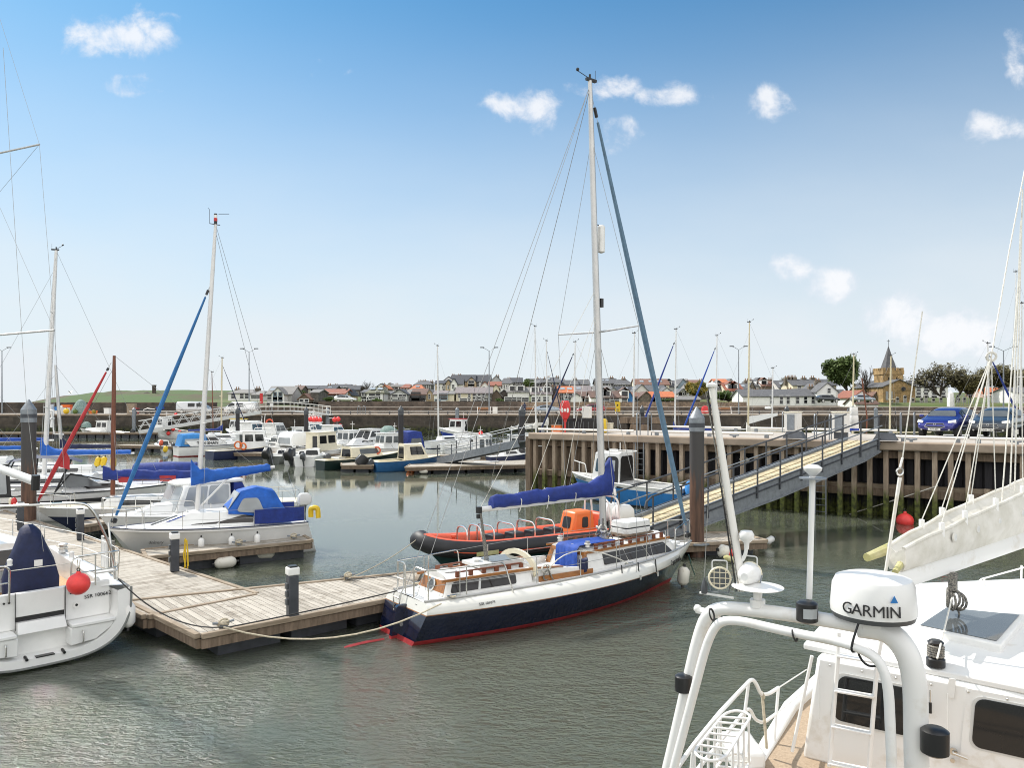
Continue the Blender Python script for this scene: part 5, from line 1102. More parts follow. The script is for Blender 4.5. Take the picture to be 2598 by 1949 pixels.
# ---------------------------------------------------------------- generic small sailing yacht
def yacht(label,stern,bow,hullm,cover=None,mastm='mast_white',mx=.58,mh=8.,rake=.15,furlm=None,deckm=None,B=None,fb=.9,boom=.38,lean=0.,spr=((.5,.62,.1),),group=None,fr=.05,mr=.07,topm=None,detail=True,boot=None,bz=1.0,aft=None,frac=.92,head=True,seed=1,cw=.12):
 t, L = boat('sailing_yacht',label,'yacht',stern,bow,group); B = B or L * .32; hl = Hull(L,B,fb,fb*.82,.62,.45,.14,.0)
 hl.build(t,std(M.red_boot,boot or M.hull_navy,hullm,topm),deckm or M.gelcoat,M.gelcoat if hullm != M.gelcoat else M.hull_navy,.022)
 zd = hl.zs(.5); c = cab(L*.3,L*.78,B*.32,B*.26,zd-.02,zd+.38,.05,.5,B*.2,B*.17)
 cabin(t,c,M.gelcoat,'coachroof',.03,.06)
 panes(t,c,[(s_,.12 if s_ == 's' else .15,.8,.3,.75) for s_ in 'sp'],None,'window')
 X = L * mx; z0 = zd + .38
 o, mp_ = mast(t,X,z0,mh,mr,M[mastm],rake,spr,[(X-.1,B*.46,hl.zs(mx))],0,head,lean)
 top = mp_(frac)
 if boom:
  bl = L * boom; za = z0 + bz
  G().tube([(X-.06,0,za-.05),(X-bl,0,za-.02)],.05,M[mastm],8).obj('boom',t)
  if cover: sailcover(t,(X+.08,za),(X-bl*.96,za),cover,.32,.2,cw,.55,seed=seed)
 if furlm: furl(t,(L*.97,0,hl.zs(1)+.08),top,fr,furlm)
 else: stay(t,(L*.98,0,hl.zs(1)),top,.006,'forestay')
 stay(t,(.05,0,hl.zs(0)),mp_(1),.006,'backstay')
 for sd in (1,-1): stay(t,(X-.35,sd*B*.45,hl.zs(mx)),mp_(.5),.006,'shroud')
 if detail:
  pulpit(t,hl,.86,.5); pulpit(t,hl,.16,.5,stern=True); guard(t,hl,(.16,.36,.55,.72,.86),.5)
 return t, hl
# ---------------------------------------------------------------- generic motor boats
def motorboat(label,stern,bow,kind,hullm,cabm=None,deckm=None,B=None,fb=.95,fs=.65,motor=None,rail=None,name='motor_boat',cat='motor boat',group=None,roofm=None,glassm=None,boot=None,cx=None,topm=None,ch=1.15,arch=False,tb=.86,kn=.7):
 t, L = boat(name,label,cat,stern,bow,group); B = B or L * .36; hl = Hull(L,B,fb,fs,tb,.4,.13,.0,2.4)
 cabm = cabm or M.gelcoat; deckm = deckm or M.gelcoat; gm = glassm or M.glass_dark
 hl.build(t,std(M.black_rubber,boot or hullm,hullm,topm,kn),deckm,rail or M.gelcoat_grey,.03,well=(.04,.40) if kind != 'fishing_fwd' else (.04,.5))
 if kind in ('wheelhouse','fishing','fishing_fwd'):
  a, b = cx or ((.42,.66) if kind != 'fishing_fwd' else (.5,.72)); zd = hl.zs(.5) - .05; w_ = B * .30
  c = cab(L*a,L*b,w_,w_*.92,zd,zd+ch,.0,.22); cabin(t,c,cabm,'wheelhouse',.04)
  panes(t,c,[('s',.08,.44,.42,.84),('s',.54,.92,.42,.84),('p',.08,.44,.42,.84),('p',.54,.92,.42,.84),('f',.06,.46,.42,.86),('f',.54,.94,.42,.86),('r',.55,.92,.1,.84)],gm)
  tr, tf = L * a - .12, L * b - .05
  slabroof(t,[(tr,-w_,zd+ch),(tf,-w_*.95,zd+ch),(tf,w_*.95,zd+ch),(tr,w_,zd+ch)],.07,roofm or cabm)
  c2 = cab(L*b-.05,L*.9,B*.30,B*.22,hl.zs(.75)-.05,hl.zs(.75)+.28,0,.4,B*.12,B*.08); cabin(t,c2,cabm,'foredeck_cuddy',.04)
  if kind == 'wheelhouse': rails(t,rounded([hl.at(.62,1,.9),hl.at(.68,1,.9)+Vector((0,0,.45)),hl.at(.985,1,.9)+Vector((0,0,.5)),Vector((hl.at(.985).x,-.05,hl.zs(1)+.5))]+[Vector((q.x,-q.y,q.z)) for q in (hl.at(.68,1,.9)+Vector((0,0,.45)),hl.at(.62,1,.9))],.15),.016,None,'bow_rail',6)
  G().tube([(tr+.3,0,zd+ch+.05),(tr+.3,0,zd+ch+.9)],.02,M.white_paint,5).tube([(tr+.3,-.25,zd+ch+.6),(tr+.3,.25,zd+ch+.6)],.015,M.white_paint,5).obj('aerial_mast',t)
 elif kind == 'cuddy':
  a, b = cx or (.46,.80); zd = hl.zs(.55) - .02; w_ = B * .36
  c = cab(L*a,L*b,w_,w_*.82,zd,zd+ch*.72,.03,.5,B*.24,B*.20); cabin(t,c,cabm,'cuddy',.05,.05)
  panes(t,c,[('s',.28,.9,.30,.84),('p',.1,.72,.30,.84),('f',.08,.92,.25,.85)],gm)
  G().panel(face(c,'r'),.12,.88,.05,.86,.012,M.glass_dark,.08).obj('cabin_opening',t)
 elif kind == 'cruiser':
  a, b = cx or (.30,.86); zd = hl.zs(.5); w_ = B * .38
  c = cab(L*.32,L*.9,w_,w_*.8,zd-.02,zd+ch*.42,.0,.9,B*.12,B*.08); cabin(t,c,cabm,'coachroof',.06,.05)
  c2 = cab(L*.30,L*.62,w_*.92,w_*.78,zd+ch*.30,zd+ch*.95,.05,.75); cabin(t,c2,cabm,'saloon',.05)
  panes(t,c2,[('s',.06,.42,.3,.86),('s',.46,.92,.3,.86),('p',.06,.52,.3,.86),('p',.56,.94,.3,.86),('f',.06,.48,.1,.88),('f',.52,.94,.1,.88)],gm)
  panes(t,c,[('s',.3,.7,.4,.75),('p',.3,.7,.4,.75)],gm,'cabin_light')
  z = zd + ch * .95; slabroof(t,[(L*.26,-w_*.82,z),(L*.52,-w_*.78,z),(L*.56,0,z+.02),(L*.52,w_*.78,z),(L*.26,w_*.82,z)],.09,roofm or cabm)
  rails(t,rounded([hl.at(.55,1,.92),hl.at(.6,1,.92)+Vector((0,0,.4)),hl.at(.985,1,.92)+Vector((0,0,.5)),Vector((hl.at(.985).x,-.05,hl.zs(1)+.5)),]+[Vector((q.x,-q.y,q.z)) for q in (hl.at(.6,1,.92)+Vector((0,0,.4)),hl.at(.55,1,.92))],.15),.016,None,'bow_rail',6)
 if arch: G().tube(rounded([hl.at(.12,1,.9),hl.at(.16,1,.85)+Vector((0,0,1.2)),Vector((hl.at(.16).x,-hl.at(.16).y*.85,hl.zs(.16)+1.2)),Vector((hl.at(.12).x,-hl.at(.12).y*.9,hl.zs(.12)))],.25),.03,M.white_paint,6).obj('arch',t)
 if motor:
  for y in motor[1]: outboard(t,-.12,y,hl.fs*.62,motor[0],motor[2] if len(motor) > 2 else None,motor[3] if len(motor) > 3 else .35)
 return t, hl
def canopy(root,x0,x1,w,z0,z1,m,wm=None,name='canopy',front=.3,back=.2,pane=True):
 rs = []
 for x, k in ((x0,.0),(x0+back,1.),((x0+x1)/2,1.06),(x1-front,1.),(x1,.05)):
  z = lerp(z0,z1,k); rs.append([(x,w,z0),(x,w*.97,lerp(z0,z,.6)),(x,w*.75,z),(x,0,z+.06*k),(x,-w*.75,z),(x,-w*.97,lerp(z0,z,.6)),(x,-w,z0)])
 o = G().rings(rs,m,False,False,False).obj(name,root,ang=60)
 if pane:
  for sd in (-1,1):
   q = [(x0+back+.15,sd*(w+.005),lerp(z0,z1,.15)),(x1-front-.1,sd*(w+.005),lerp(z0,z1,.15)),(x1-front-.25,sd*(w*.95),lerp(z0,z1,.62)),(x0+back+.2,sd*(w*.95),lerp(z0,z1,.62))]
   if sd > 0: q = [q[1],q[0],q[3],q[2]]
   G().panel(q,0,1,0,1,.02,wm or M.glass_grey,.06).obj('window',o)
 return o
# ================================================================== FAR MARINA
p2 = lambda x, Y: ((x-CX)/F*Y,Y)
WH = M.gelcoat
# along the harbour wall
t, hl = motorboat('small white and blue workboat with a forward wheelhouse moored under the harbour wall',p2(328,109),p2(203,111),'fishing_fwd',M.gelcoat,fb=1.25,fs=.75,B=2.3,motor=(1.1,(0,),None,.5),topm=M.gelcoat,boot=M.hull_blue,ch=1.5,cx=(.38,.62),name='workboat',cat='workboat')
text('registration_number','LY230',.42,M.black,t,(hl.L*.76,hl.at(.76,.9).y+.03,.85),(-1,0,0),(0,0,1))
tag(G().lathe([(.05,0),(.7,.02),(.62,.5),(.3,.8),(.05,.85)],M.netting,8).obj('net_heap',loc=P(222,1085,111.5)+Vector((0,-.3,0))),'green net heaped on the bow of the small workboat','net')
buoy(P(318,1104,108.6),.26,M.buoy_red,'red buoy hanging at the stern of the small workboat')
t, hl = motorboat('white fishing boat lettered Y 91 with three red buoys along its side',p2(476,106),p2(376,110),'fishing_fwd',M.gelcoat,fb=1.75,fs=1.0,B=2.6,ch=1.7,cx=(.50,.80),name='fishing_boat',cat='fishing boat',rail=M.black)
text('registration_number','Y 91',.62,M.black,t,(hl.L*.83,hl.at(.83,.9).y+.04,1.18),(-1,0,0),(0,0,1))
for x, y, lb in ((427,1100,'lowest'),(439,1089,'upper left'),(456,1097,'rightmost')): buoy(P(x,y,105.6),.27,M.buoy_red,'red buoy, %s of three on the white Y 91 fishing boat' % lb)
buoy(P(446,1052,114),.25,M.buoy_red,'red buoy hanging on the quay rail left of the tall wooden mast')
t, hl = motorboat('fishing boat with red roofed white wheelhouse and bright blue hull by the far wall',p2(1238,99),p2(1112,102),'fishing_fwd',M.hull_royal,fb=1.7,fs=.85,B=2.6,ch=1.75,cx=(.46,.74),name='fishing_boat',cat='fishing boat',roofm=M.red,topm=M.gelcoat,rail=M.white_paint)
buoy(P(1220,1100,98.5),.3,M.buoy_red,'red buoy at the stern of the red roofed fishing boat')
t, hl = motorboat('long grey open workboat with heaped nets below the harbour ladder',p2(932,105),p2(1042,103),'cuddy',M.hull_grey,M.hull_grey,fb=1.5,fs=.8,B=2.3,ch=.8,cx=(.78,.9),name='workboat',cat='workboat')
tag(G().lathe([(.05,0),(1.4,.02),(1.2,.5),(.5,1.0),(.05,1.05)],M.netting,9).obj('net_heap',loc=P(985,1100,104)),'brown green nets heaped in the grey workboat','net')
t, hl = motorboat('blue hulled trawler with a slim white wheelhouse and red buoys on its roof',p2(780,92),p2(822,96),'fishing_fwd',M.hull_navy,fb=1.9,fs=1.2,B=2.4,ch=2.0,cx=(.3,.62),name='fishing_boat',cat='fishing boat')
for i, x in enumerate((788,796,803,811)): buoy(P(x,1064+(i % 2)*1.5,92.5),.3,M.buoy_red,'red buoy on the slim white wheelhouse, number %s from the left' % ('one','two','three','four')[i],grp=None)
t, hl = motorboat('pale open fishing boat with a buoy gantry behind the white hardtop cruiser',p2(832,90),p2(880,93),'cuddy',M.gelcoat,M.cream,fb=1.4,fs=1.1,B=2.4,ch=.7,cx=(.1,.5),name='fishing_boat',cat='fishing boat')
G().tube([(.9,-.6,1.0),(.9,-.6,3.1),(.9,.6,3.1),(.9,.6,1.0)],.05,M.galv,6).obj('gantry',t)
for x, y, lb in ((849,1065,'upper left'),(858,1064,'upper right'),(847,1083,'lower left'),(863,1082,'lower right')): buoy(P(x,y,89.6),.28,M.buoy_red,'red buoy, %s on the buoy gantry' % lb)
t, hl = motorboat('small workboat with a yellow topped wheelhouse behind the dark pile',p2(632,98),p2(574,100),'fishing_fwd',M.hull_navy,fb=1.6,fs=1.0,B=2.4,ch=1.7,cx=(.25,.7),name='workboat',cat='workboat',roofm=M.yellow)
# the first row, left to right
t, hl = motorboat('small blue and white dinghy with black outboard left of the blue canopied cruiser',p2(436,76),p2(396,79),'cuddy',M.gelcoat,fb=.8,fs=.6,B=1.5,motor=(.8,(0,),None,.3),topm=M.hull_blue,ch=.6,name='dinghy',cat='dinghy')
t, hl = motorboat('white cabin cruiser with bright blue canopy and black lettering on its side',(p2(446,70)),p2(628,74),'cruiser',M.gelcoat,fb=1.05,fs=.9,B=2.3,ch=.9,rail=M.hull_navy,boot=M.red_boot,name='cabin_cruiser',cat='cabin cruiser')
canopy(t,.15,2.7,.95,.95,2.0,M.canvas_sky,M.glass_pale); text('boat_name','TIEN SHAN',.38,M.black,t,(2.5,-1.1,1.2),(1,0,0),(0,0,1),bold=.008)
G().slab([(1.0,-1.08,.95),(4.2,-1.02,.95),(4.2,-.95,1.42),(.6,-1.0,1.42)],(0,.04,0),WH).obj('name_board',t)
fender(P(420,1140,69.5),(.2,0,1),.6,.2,M.yellow,'yellow fender on the stern of the blue canopied cruiser'); fender(P(409,1124,75),(.2,0,1),.6,.18,M.orange_tube,'pale orange fender on the blue and white dinghy')
t, hl = motorboat('dark blue fishing launch with an open cream wheelhouse amidships',p2(531,66),p2(742,72),'fishing',M.hull_navy,M.gelcoat,fb=1.25,fs=.75,B=2.4,ch=1.45,cx=(.34,.62),name='fishing_launch',cat='launch',rail=M.cream,tb=.7)
slabroof(t,[(.9,-.75,2.12),(2.6,-.75,2.12),(2.6,.75,2.12),(.9,.75,2.12)],.06,M.gelcoat,'awning')
tag(G().torus((0,0,0),.3,.07,M.orange,(0,1,.1),16,6).torus((.4,.1,-.1),.28,.07,M.orange,(.2,1,.2),16,6).obj('lifebuoy',loc=P(604,1130,66.2)),'orange lifebuoys leaning in the dark blue launch','lifebuoy')
tag(G().torus((0,0,0),.36,.09,M.orange_tube,(0,1,.1),16,6).obj('lifebuoy',loc=P(684,1073,84)),'orange lifebuoy hung high behind the white cruisers','lifebuoy')
yacht('white yacht with cream mast and royal blue sail cover behind the lettered cruiser',p2(468,84),p2(640,88),WH,M.canvas_royal,'mast_cream',mx=.53,mh=8.6,rake=-.1,furlm=M.canvas_navy,fb=1.1,boom=.5,seed=4,detail=False,mr=.09,cw=.2,bz=.5)
yacht('white yacht with thin wooden mast beside the cream masted one',p2(500,90),p2(590,92),WH,None,'wood_mast',mx=.45,mh=7.2,furlm=None,fb=1.1,boom=0,detail=False,mr=.06,spr=())
t, hl = motorboat('white hardtop cruiser with tinted side screens left of the orange lifebuoy',p2(582,80),p2(705,88),'cruiser',M.gelcoat,fb=1.3,fs=1.1,B=2.6,ch=1.7,name='cabin_cruiser',cat='cabin cruiser',glassm=M.glass_blue)
t, hl = motorboat('white pilothouse cruiser with aerials beside the orange lifebuoy',p2(652,78),p2(745,86),'cruiser',M.gelcoat,fb=1.3,fs=1.1,B=2.5,ch=1.6,arch=True,name='cabin_cruiser',cat='cabin cruiser',glassm=M.glass_grey)
for x, y0, y1 in ((661,1098,1056),(669,1090,1050)): tag(G().tube([P(x,y0,84),P(x+4,y1,84)],.035,M.white_paint,5).obj('whip_aerial'),'white whip aerial on the pilothouse cruiser, '+('left one' if x < 665 else 'right one'),'aerial')
t, hl = motorboat('sleek white cruiser under a pale canvas hood with black lower hull',p2(775,66),p2(655,72),'cruiser',M.gelcoat,fb=1.1,fs=.95,B=2.5,ch=.9,boot=M.black,name='cabin_cruiser',cat='cabin cruiser',glassm=M.glass_grey)
canopy(t,.4,3.2,1.05,1.2,2.3,M.gelcoat,M.glass_pale,'canvas_hood')
for x, Y, lb, mm in ((688,61.5,'left',None),(742,60,'right',None)):
 t, hl = motorboat('open sports boat stern with large black outboard, %s of the two' % lb,p2(x,Y),p2(x+62,Y+5),'cuddy',M.hull_grey if lb == 'left' else M.gelcoat_grey,fb=.75,fs=.6,B=1.7,motor=(1.6,(0,),None,.6),ch=.5,name='sports_boat',cat='sports boat')
t, hl = motorboat('small white sports boat with a grey outboard beside the dark green launch',p2(772,58.5),p2(812,63),'cuddy',M.gelcoat,fb=.85,fs=.75,B=1.9,motor=(.9,(0,),M.grey_plastic,.35),ch=.6,name='sports_boat',cat='sports boat')
t, hl = motorboat('dark green launch with a long cream cabin and green transom',p2(812,55.5),p2(1018,61),'cuddy',M.hull_green,M.cream,M.cream,fb=1.05,fs=.72,B=2.1,ch=1.0,cx=(.30,.72),name='launch',cat='launch',rail=M.cream,boot=M.hull_green,glassm=M.glass_grey,tb=.6)
t, hl = motorboat('white boat with a tall upright cream wheelhouse and arched windows',p2(770,63),p2(880,69),'wheelhouse',M.gelcoat,M.cream,fb=1.0,fs=.8,B=2.2,ch=1.55,cx=(.18,.62),name='wheelhouse_boat',cat='motor boat')
tag(G().torus((0,0,0),.26,.06,M.orange_tube,(0,1,.1),16,6).obj('lifebuoy',loc=P(956,1143,58.6)),'orange lifebuoy on the rail behind the blue and cream dayboat','lifebuoy')
t, hl = motorboat('white cruiser with raised hardtop and blue tinted windows',p2(795,76),p2(905,82),'cruiser',M.gelcoat,fb=1.2,fs=1.0,B=2.5,ch=1.6,name='cabin_cruiser',cat='cabin cruiser',glassm=M.glass_blue)
t, hl = motorboat('white wheelhouse boat with two square side windows',p2(918,76),p2(842,71),'wheelhouse',M.gelcoat,fb=1.1,fs=.85,B=2.2,ch=1.35,cx=(.3,.68),name='wheelhouse_boat',cat='motor boat',glassm=M.glass_grey)
t, hl = motorboat('white cruiser with dark wraparound windows and a small dinghy on its bow',p2(980,74),p2(872,68),'cruiser',M.gelcoat,fb=1.1,fs=1.0,B=2.4,ch=1.45,name='cabin_cruiser',cat='cabin cruiser')
t, hl = motorboat('white wheelhouse boat with a deep blue aft canopy behind the dark pile',p2(1062,68),p2(930,64),'wheelhouse',M.hull_navy,fb=1.15,fs=.9,B=2.3,ch=1.35,cx=(.44,.78),name='wheelhouse_boat',cat='motor boat',glassm=M.glass_grey,topm=M.gelcoat)
canopy(t,.1,2.1,1.0,.95,2.35,M.canvas_royal,M.glass_grey)
t, hl = motorboat('blue hulled dayboat with a cream cuddy and tilted black outboard',W(947,1197)[:2],(P(1118,1160,57)[0],57),'cuddy',M.hull_blue2,M.cream,M.cream,fb=1.0,fs=.72,B=2.0,ch=1.5,cx=(.40,.78),name='dayboat',cat='motor boat',rail=M.cream,motor=(1.5,(0,),None,.8),boot=M.hull_blue2)
# under the far gangway
t, hl = motorboat('white cruiser seen under the near end of the far gangway',p2(1150,68),p2(1230,72),'cruiser',M.gelcoat,fb=1.0,fs=.9,B=2.3,ch=.9,name='cabin_cruiser',cat='cabin cruiser')
t, hl = motorboat('white cabin boat behind the middle of the far gangway',p2(1180,62),p2(1262,66),'wheelhouse',M.gelcoat,fb=1.0,fs=.85,B=2.2,ch=1.2,name='wheelhouse_boat',cat='motor boat',glassm=M.glass_grey)
yacht('white motor yacht with rolled sails behind the pile at the far gangway head',p2(1262,68),p2(1420,74),WH,M.canvas_white,'mast_white',mx=.6,mh=10.3,furlm=None,fb=1.5,boom=.42,seed=6,bz=.9)
yacht('white yacht with long white boom left of the red lifebuoy housing',p2(1290,78),p2(1440,84),WH,M.canvas_white,'mast_white',mx=.64,mh=9.8,furlm=M.canvas_navy,fb=1.5,boom=.5,seed=7,bz=.9)
yacht('navy hulled yacht lying beneath the far gangway',p2(1240,58),p2(1345,60),M.hull_navy,None,'mast_white',mx=.5,mh=.4,furlm=None,fb=1.0,boom=0,head=False,spr=(),detail=False,topm=M.hull_navy)
yacht('white yacht with a very tall bare mast beside the blue canopied boat',p2(1085,82),p2(1180,86),WH,None,'mast_white',mx=.28,mh=9.8,furlm=None,fb=1.0,boom=0,mr=.09,spr=((.3,.6,0),),detail=False)
MB = {o['label']:o for o in bpy.data.objects if o.parent is None and 'label' in o}
for src, x, Y, rz, lb in (('white wheelhouse boat with two square side windows',705,82,.5,'white wheelhouse boat half hidden behind the canvas hooded cruiser'),('white cruiser with raised hardtop and blue tinted windows',735,88,.4,'white hardtop cruiser in the back row left of the red buoys'),('white cabin boat behind the middle of the far gangway',1235,66,.15,'white cabin boat under the upper half of the far gangway'),
  ('white cruiser seen under the near end of the far gangway',1120,74,.2,'white cruiser behind the bow of the blue and cream dayboat'),('white cruiser seen under the near end of the far gangway',1290,74,.1,'white cruiser behind the rails at the top of the far gangway'),('small white sports boat with a grey outboard beside the dark green launch',842,57.5,.9,'small white sports boat tucked behind the dark green launch'),('white pilothouse cruiser with aerials beside the orange lifebuoy',560,92,.3,'white pilothouse cruiser in the back row behind the cream mast')):
 copy_tree(MB[src],(*p2(x,Y),0),rz,lb)
# far pontoons and far gangways
pontoon('pontoon_far','long low pontoon below the far harbour wall at the left',[(-80,107.5),(-44,107.5),(-44,109.5),(-80,109.5)],.75,mt='deck_across',fn=30)
pontoon('pontoon_far','low pontoon end pointing left of the blue canopied cruiser',[(-40.5,78),(-27,73.5),(-26.4,75),(-40,79.5)],.6,mt='deck_across')
pontoon('pontoon_far','pontoon in front of the dark green launch',[v2(W(868,1181,.5)),v2(W(945,1181,.5)),v2(W(945,1174,.5)),v2(W(868,1174,.5))],.5,mt='deck_across')
pontoon('pontoon_far','long pontoon running right from the blue and cream dayboat',[v2(W(1030,1186,.5)),v2(W(1330,1180,.5)),v2(W(1335,1165,.5)),v2(W(1050,1174,.5))],.5,mt='deck_across',fn=7)
pontoon('pontoon_far','pontoon spine behind the middle row of boats',[(-24,66.5),(-1.5,62),(-1.2,63.4),(-24,68)],.55,mt='deck_across',fn=8)
for x, y, m, lb, r in ((1037,1192,'orange','left orange buoy on the pontoon by the dayboat',.19),(1047,1193,'orange','right orange buoy on the pontoon by the dayboat',.17),(1166,1186,'buoy_red','faded red buoy hanging on the long pontoon',.2)): buoy(W(x,y,.16),r,M[m],lb)
for x, y, ax, m, lb in ((1070,1191,(1,.1,0),'fender_white','upper of two stained fenders on the long pontoon'),(1075,1196,(1,.1,0),'fender_white','lower of two stained fenders on the long pontoon'),(1098,1191,(1,.1,-.2),'canvas_mould','yellowish fender right of the two stained ones'),(1247,1186,(1,.1,0),'canvas_mould','pale green fender under the far gangway'),(893,1185,(0,0,1),'white_paint','round white fender left of the black outboard')):
 fender(W(x,y,.2),ax,.6 if m != 'white_paint' else .4,.17,M[m],lb)
t = tag(G().rings([[(0,-.3,.1),(0,.3,.1),(0,.32,.5),(0,-.32,.5)],[(1.2,-.38,.1),(1.2,.38,.1),(1.2,.42,.55),(1.2,-.42,.55)],[(1.9,-.1,.35),(1.9,.1,.35),(1.9,.12,.6),(1.9,-.12,.6)]],M.gelcoat_grey).obj('upturned_dinghy',loc=W(1200,1190,0),bevel=.05),'grey upturned dinghy at the long pontoon','dinghy')
for x, lb in ((950,'dark service pedestal on the pontoon behind the dayboat cuddy'),(1235,'service pedestal with white cap under the far gangway'),(746,'dark pedestal between the canvas hooded cruiser and cream wheelhouse')):
 pedestal(P(x,1160 if x < 1000 else 1176,60)*Vector((1,1,0))+Vector((0,0,.5)) if False else Vector((*p2(x,60),.5)),1.05,lb)
def far_gangway(name,a,b,w,label,m,truss=False,h=1.0):
 a, b = Vector(a), Vector(b); d = (b-a); L = d.length; d.normalize(); s_ = Vector((d.y,-d.x,0)).normalized() * w / 2; t = thing(name,label,'gangway',a); up = Vector((0,0,1))
 G().rings([[q-s_,q+s_,q+s_-up*.06,q-s_-up*.06] for q in (a,b)],M.galv).obj('boards',t,wpar=True)
 for sd in (-1,1):
  o = s_ * sd * 1.02
  G().beam(a+o-up*.16,b+o-up*.16,.08,.5 if not truss else .4,M[m],up).obj('side_beam',t,wpar=True)
  G().tube([a+o+up*h,b+o+up*h],.045 if truss else .03,M[m],5).obj('handrail',t,wpar=True)
  k = int(L/(1.5 if truss else 1.7))
  if truss:
   g = G()
   for i in range(k):
    q0, q1, q2 = a.lerp(b,i/k) + o, a.lerp(b,(i+.5)/k) + o, a.lerp(b,(i+1)/k) + o
    g.beam(q0,q1+up*h,.06,.06,M[m],(0,1,0)).beam(q1+up*h,q2,.06,.06,M[m],(0,1,0))
   g.tube([a+o+up*h*.5,b+o+up*h*.5],.025,M[m],5).obj('truss_lattice',t,wpar=True)
  else:
   G().tube([a+o+up*h*.5,b+o+up*h*.5],.022,M[m],5).obj('knee_rail',t,wpar=True)
   for i in range(k+1): q = a.lerp(b,i/k) + o; G().beam(q-up*.2,q+up*h,.06,.06,M.galv_dark,(0,1,0)).obj('rail_post',t,wpar=True)
 return t
far_gangway('truss_gangway',P(352,1094,104),P(660,1044,112),1.6,'white lattice truss gangway rising from the left pontoon to the quay','gelcoat_grey',True,1.35)
far_gangway('far_gangway',P(1128,1163,56.5),P(1333,1118,52),1.5,'grey gangway sloping up to the left end of the jetty','galv',False,1.0)
# white railed walkway on the quay right of the truss gangway
t = thing('railed_walkway','white railed walkway curving down along the quay','walkway',P(664,1044,114))
pw = [P(664,1043,114),P(740,1043,114),P(790,1047,114),P(842,1053,114)]
g = G()
for q0, q1 in zip(pw,pw[1:]): g.beam(q0,q1,1.6,.16,M.gelcoat_grey)
g.obj('deck',t,wpar=True)
for k_, nm in ((1.25,'handrail'),(.65,'knee_rail')): G().tube([q+Vector((0,-.8,k_)) for q in pw],.055,M.white_worn,6).obj(nm,t,wpar=True)
for i in range(16):
 s = i / 15 * 3; q0 = pw[min(2,int(s))].lerp(pw[min(2,int(s))+1],s-min(2,int(s))); G().tube([q0+Vector((0,-.8,0)),q0+Vector((0,-.8,1.25))],.04,M.white_worn,5).obj('rail_post',t,wpar=True)
tag(G().bx(-.2,.2,-.1,.1,0,1.5,M.red).obj('red_post_box',loc=P(663,1024,113)),'red box post at the head of the white truss gangway','post')
tag(G().bx(-.25,.25,-.02,.02,.5,1.0,M.white_paint).bx(-.03,.03,0,.04,0,.5,M.galv).obj('notice',loc=P(689,1041,112.9)),'white notice board on the railed walkway','sign')
# yachts in the inner basin behind the jetty: only what rises above it shows
for i, (xm,Y,yt,kw,lb) in enumerate((
 (1456,72,868,dict(furlm=M.canvas_navy),'yacht with a mast just left of the main mast in the inner basin'),
 (1606,66,846,dict(furlm=None),'yacht with white mast right of the blue grey furled sail'),
 (1712,70,836,dict(furlm=M.canvas_royal,fdir=-1),'yacht with a dark blue furled sail slanting left of its mast'),
 (1816,74,852,dict(furlm=M.canvas_blue,fdir=-1),'yacht with a bright blue furled sail behind the big pile'),
 (1898,68,818,dict(furlm=None,mastm='mast_cream'),'yacht with a cream mast and white dinghy sail left of the cabinets'),
 (1958,76,935,dict(furlm=None,spr=()),'yacht with a short white mast carrying a radar dome'),
 (2163,70,900,dict(furlm=None,mastm='mast_cream'),'yacht with a dark headed cream mast right of the white cabinets'),
 (2257,66,903,dict(furlm=None,mastm='mast_cream'),'yacht with a mast standing in front of the church spire'),
 (2510,60,872,dict(furlm=M.canvas_royal,fdir=1),'yacht with a royal blue furled sail behind the grey car'),
 (2588,56,770,dict(furlm=None),'tall masted yacht at the right edge behind the jetty'),
 (2574,64,690,dict(furlm=None,mr=.05),'second tall mast yacht at the right edge behind the jetty'))):
 fd = kw.pop('fdir',-1); Xm = (xm-CX) / F * Y; L = 8.5; mx = .55
 st_ = (Xm-fd*L*mx,Y); bw_ = (Xm+fd*L*(1-mx),Y+.01); fb = 1.15; z0 = fb * .82 + (fb-fb*.82) * .5 ** 1.7 + .38
 mh = H - (yt-HY) / F * Y - z0; kk = dict(mr=.075,detail=False,boom=.42,cover=M.canvas_white if i in (4,10) else (M.canvas_royal if i in (0,2) else None),rake=.12,fr=.09,seed=20+i); kk.update(kw)
 t, hl = yacht(lb,st_,bw_,WH if i % 3 else M.hull_royal,mx=mx,mh=mh,fb=fb,group=None,**kk)
 if i == 5: G().lathe([(.05,0),(.32,.02),(.34,.14),(.28,.22),(.02,.25)],M.white_paint,12,(L*mx+.35,0,z0+mh*.42)).obj('radar_dome',t)
 if i == 4:
  G().rings([[(L*mx,-.04,3.0),(L*mx,.04,3.0),(L*mx,.04,3.7),(L*mx,-.04,3.7)],[(L*mx-2.6*fd*-1,-.04,3.75),(L*mx-2.6*fd*-1,.04,3.75),(L*mx+2.6*fd,.04,4.0),(L*mx+2.6*fd,-.04,4.0)]],M.gelcoat).obj('white_board',t)
# red furled thin spar right of the gangway rails
t = tag(G().tube([P(2187,960,74),P(2200,1060,74),P(2196,1160,74)],.07,M.wood_mast,6).obj('slanting_spar'),'thin reddish brown spar slanting behind the gangway head','spar')
# small white boat roof just above the jetty behind the gangway head
t, hl = motorboat('white cabin top showing above the jetty right of the gangway head',(16.6,47),(23.6,46),'cruiser',M.gelcoat,fb=1.6,fs=1.4,B=2.5,ch=1.6,name='cabin_cruiser',cat='cabin cruiser')
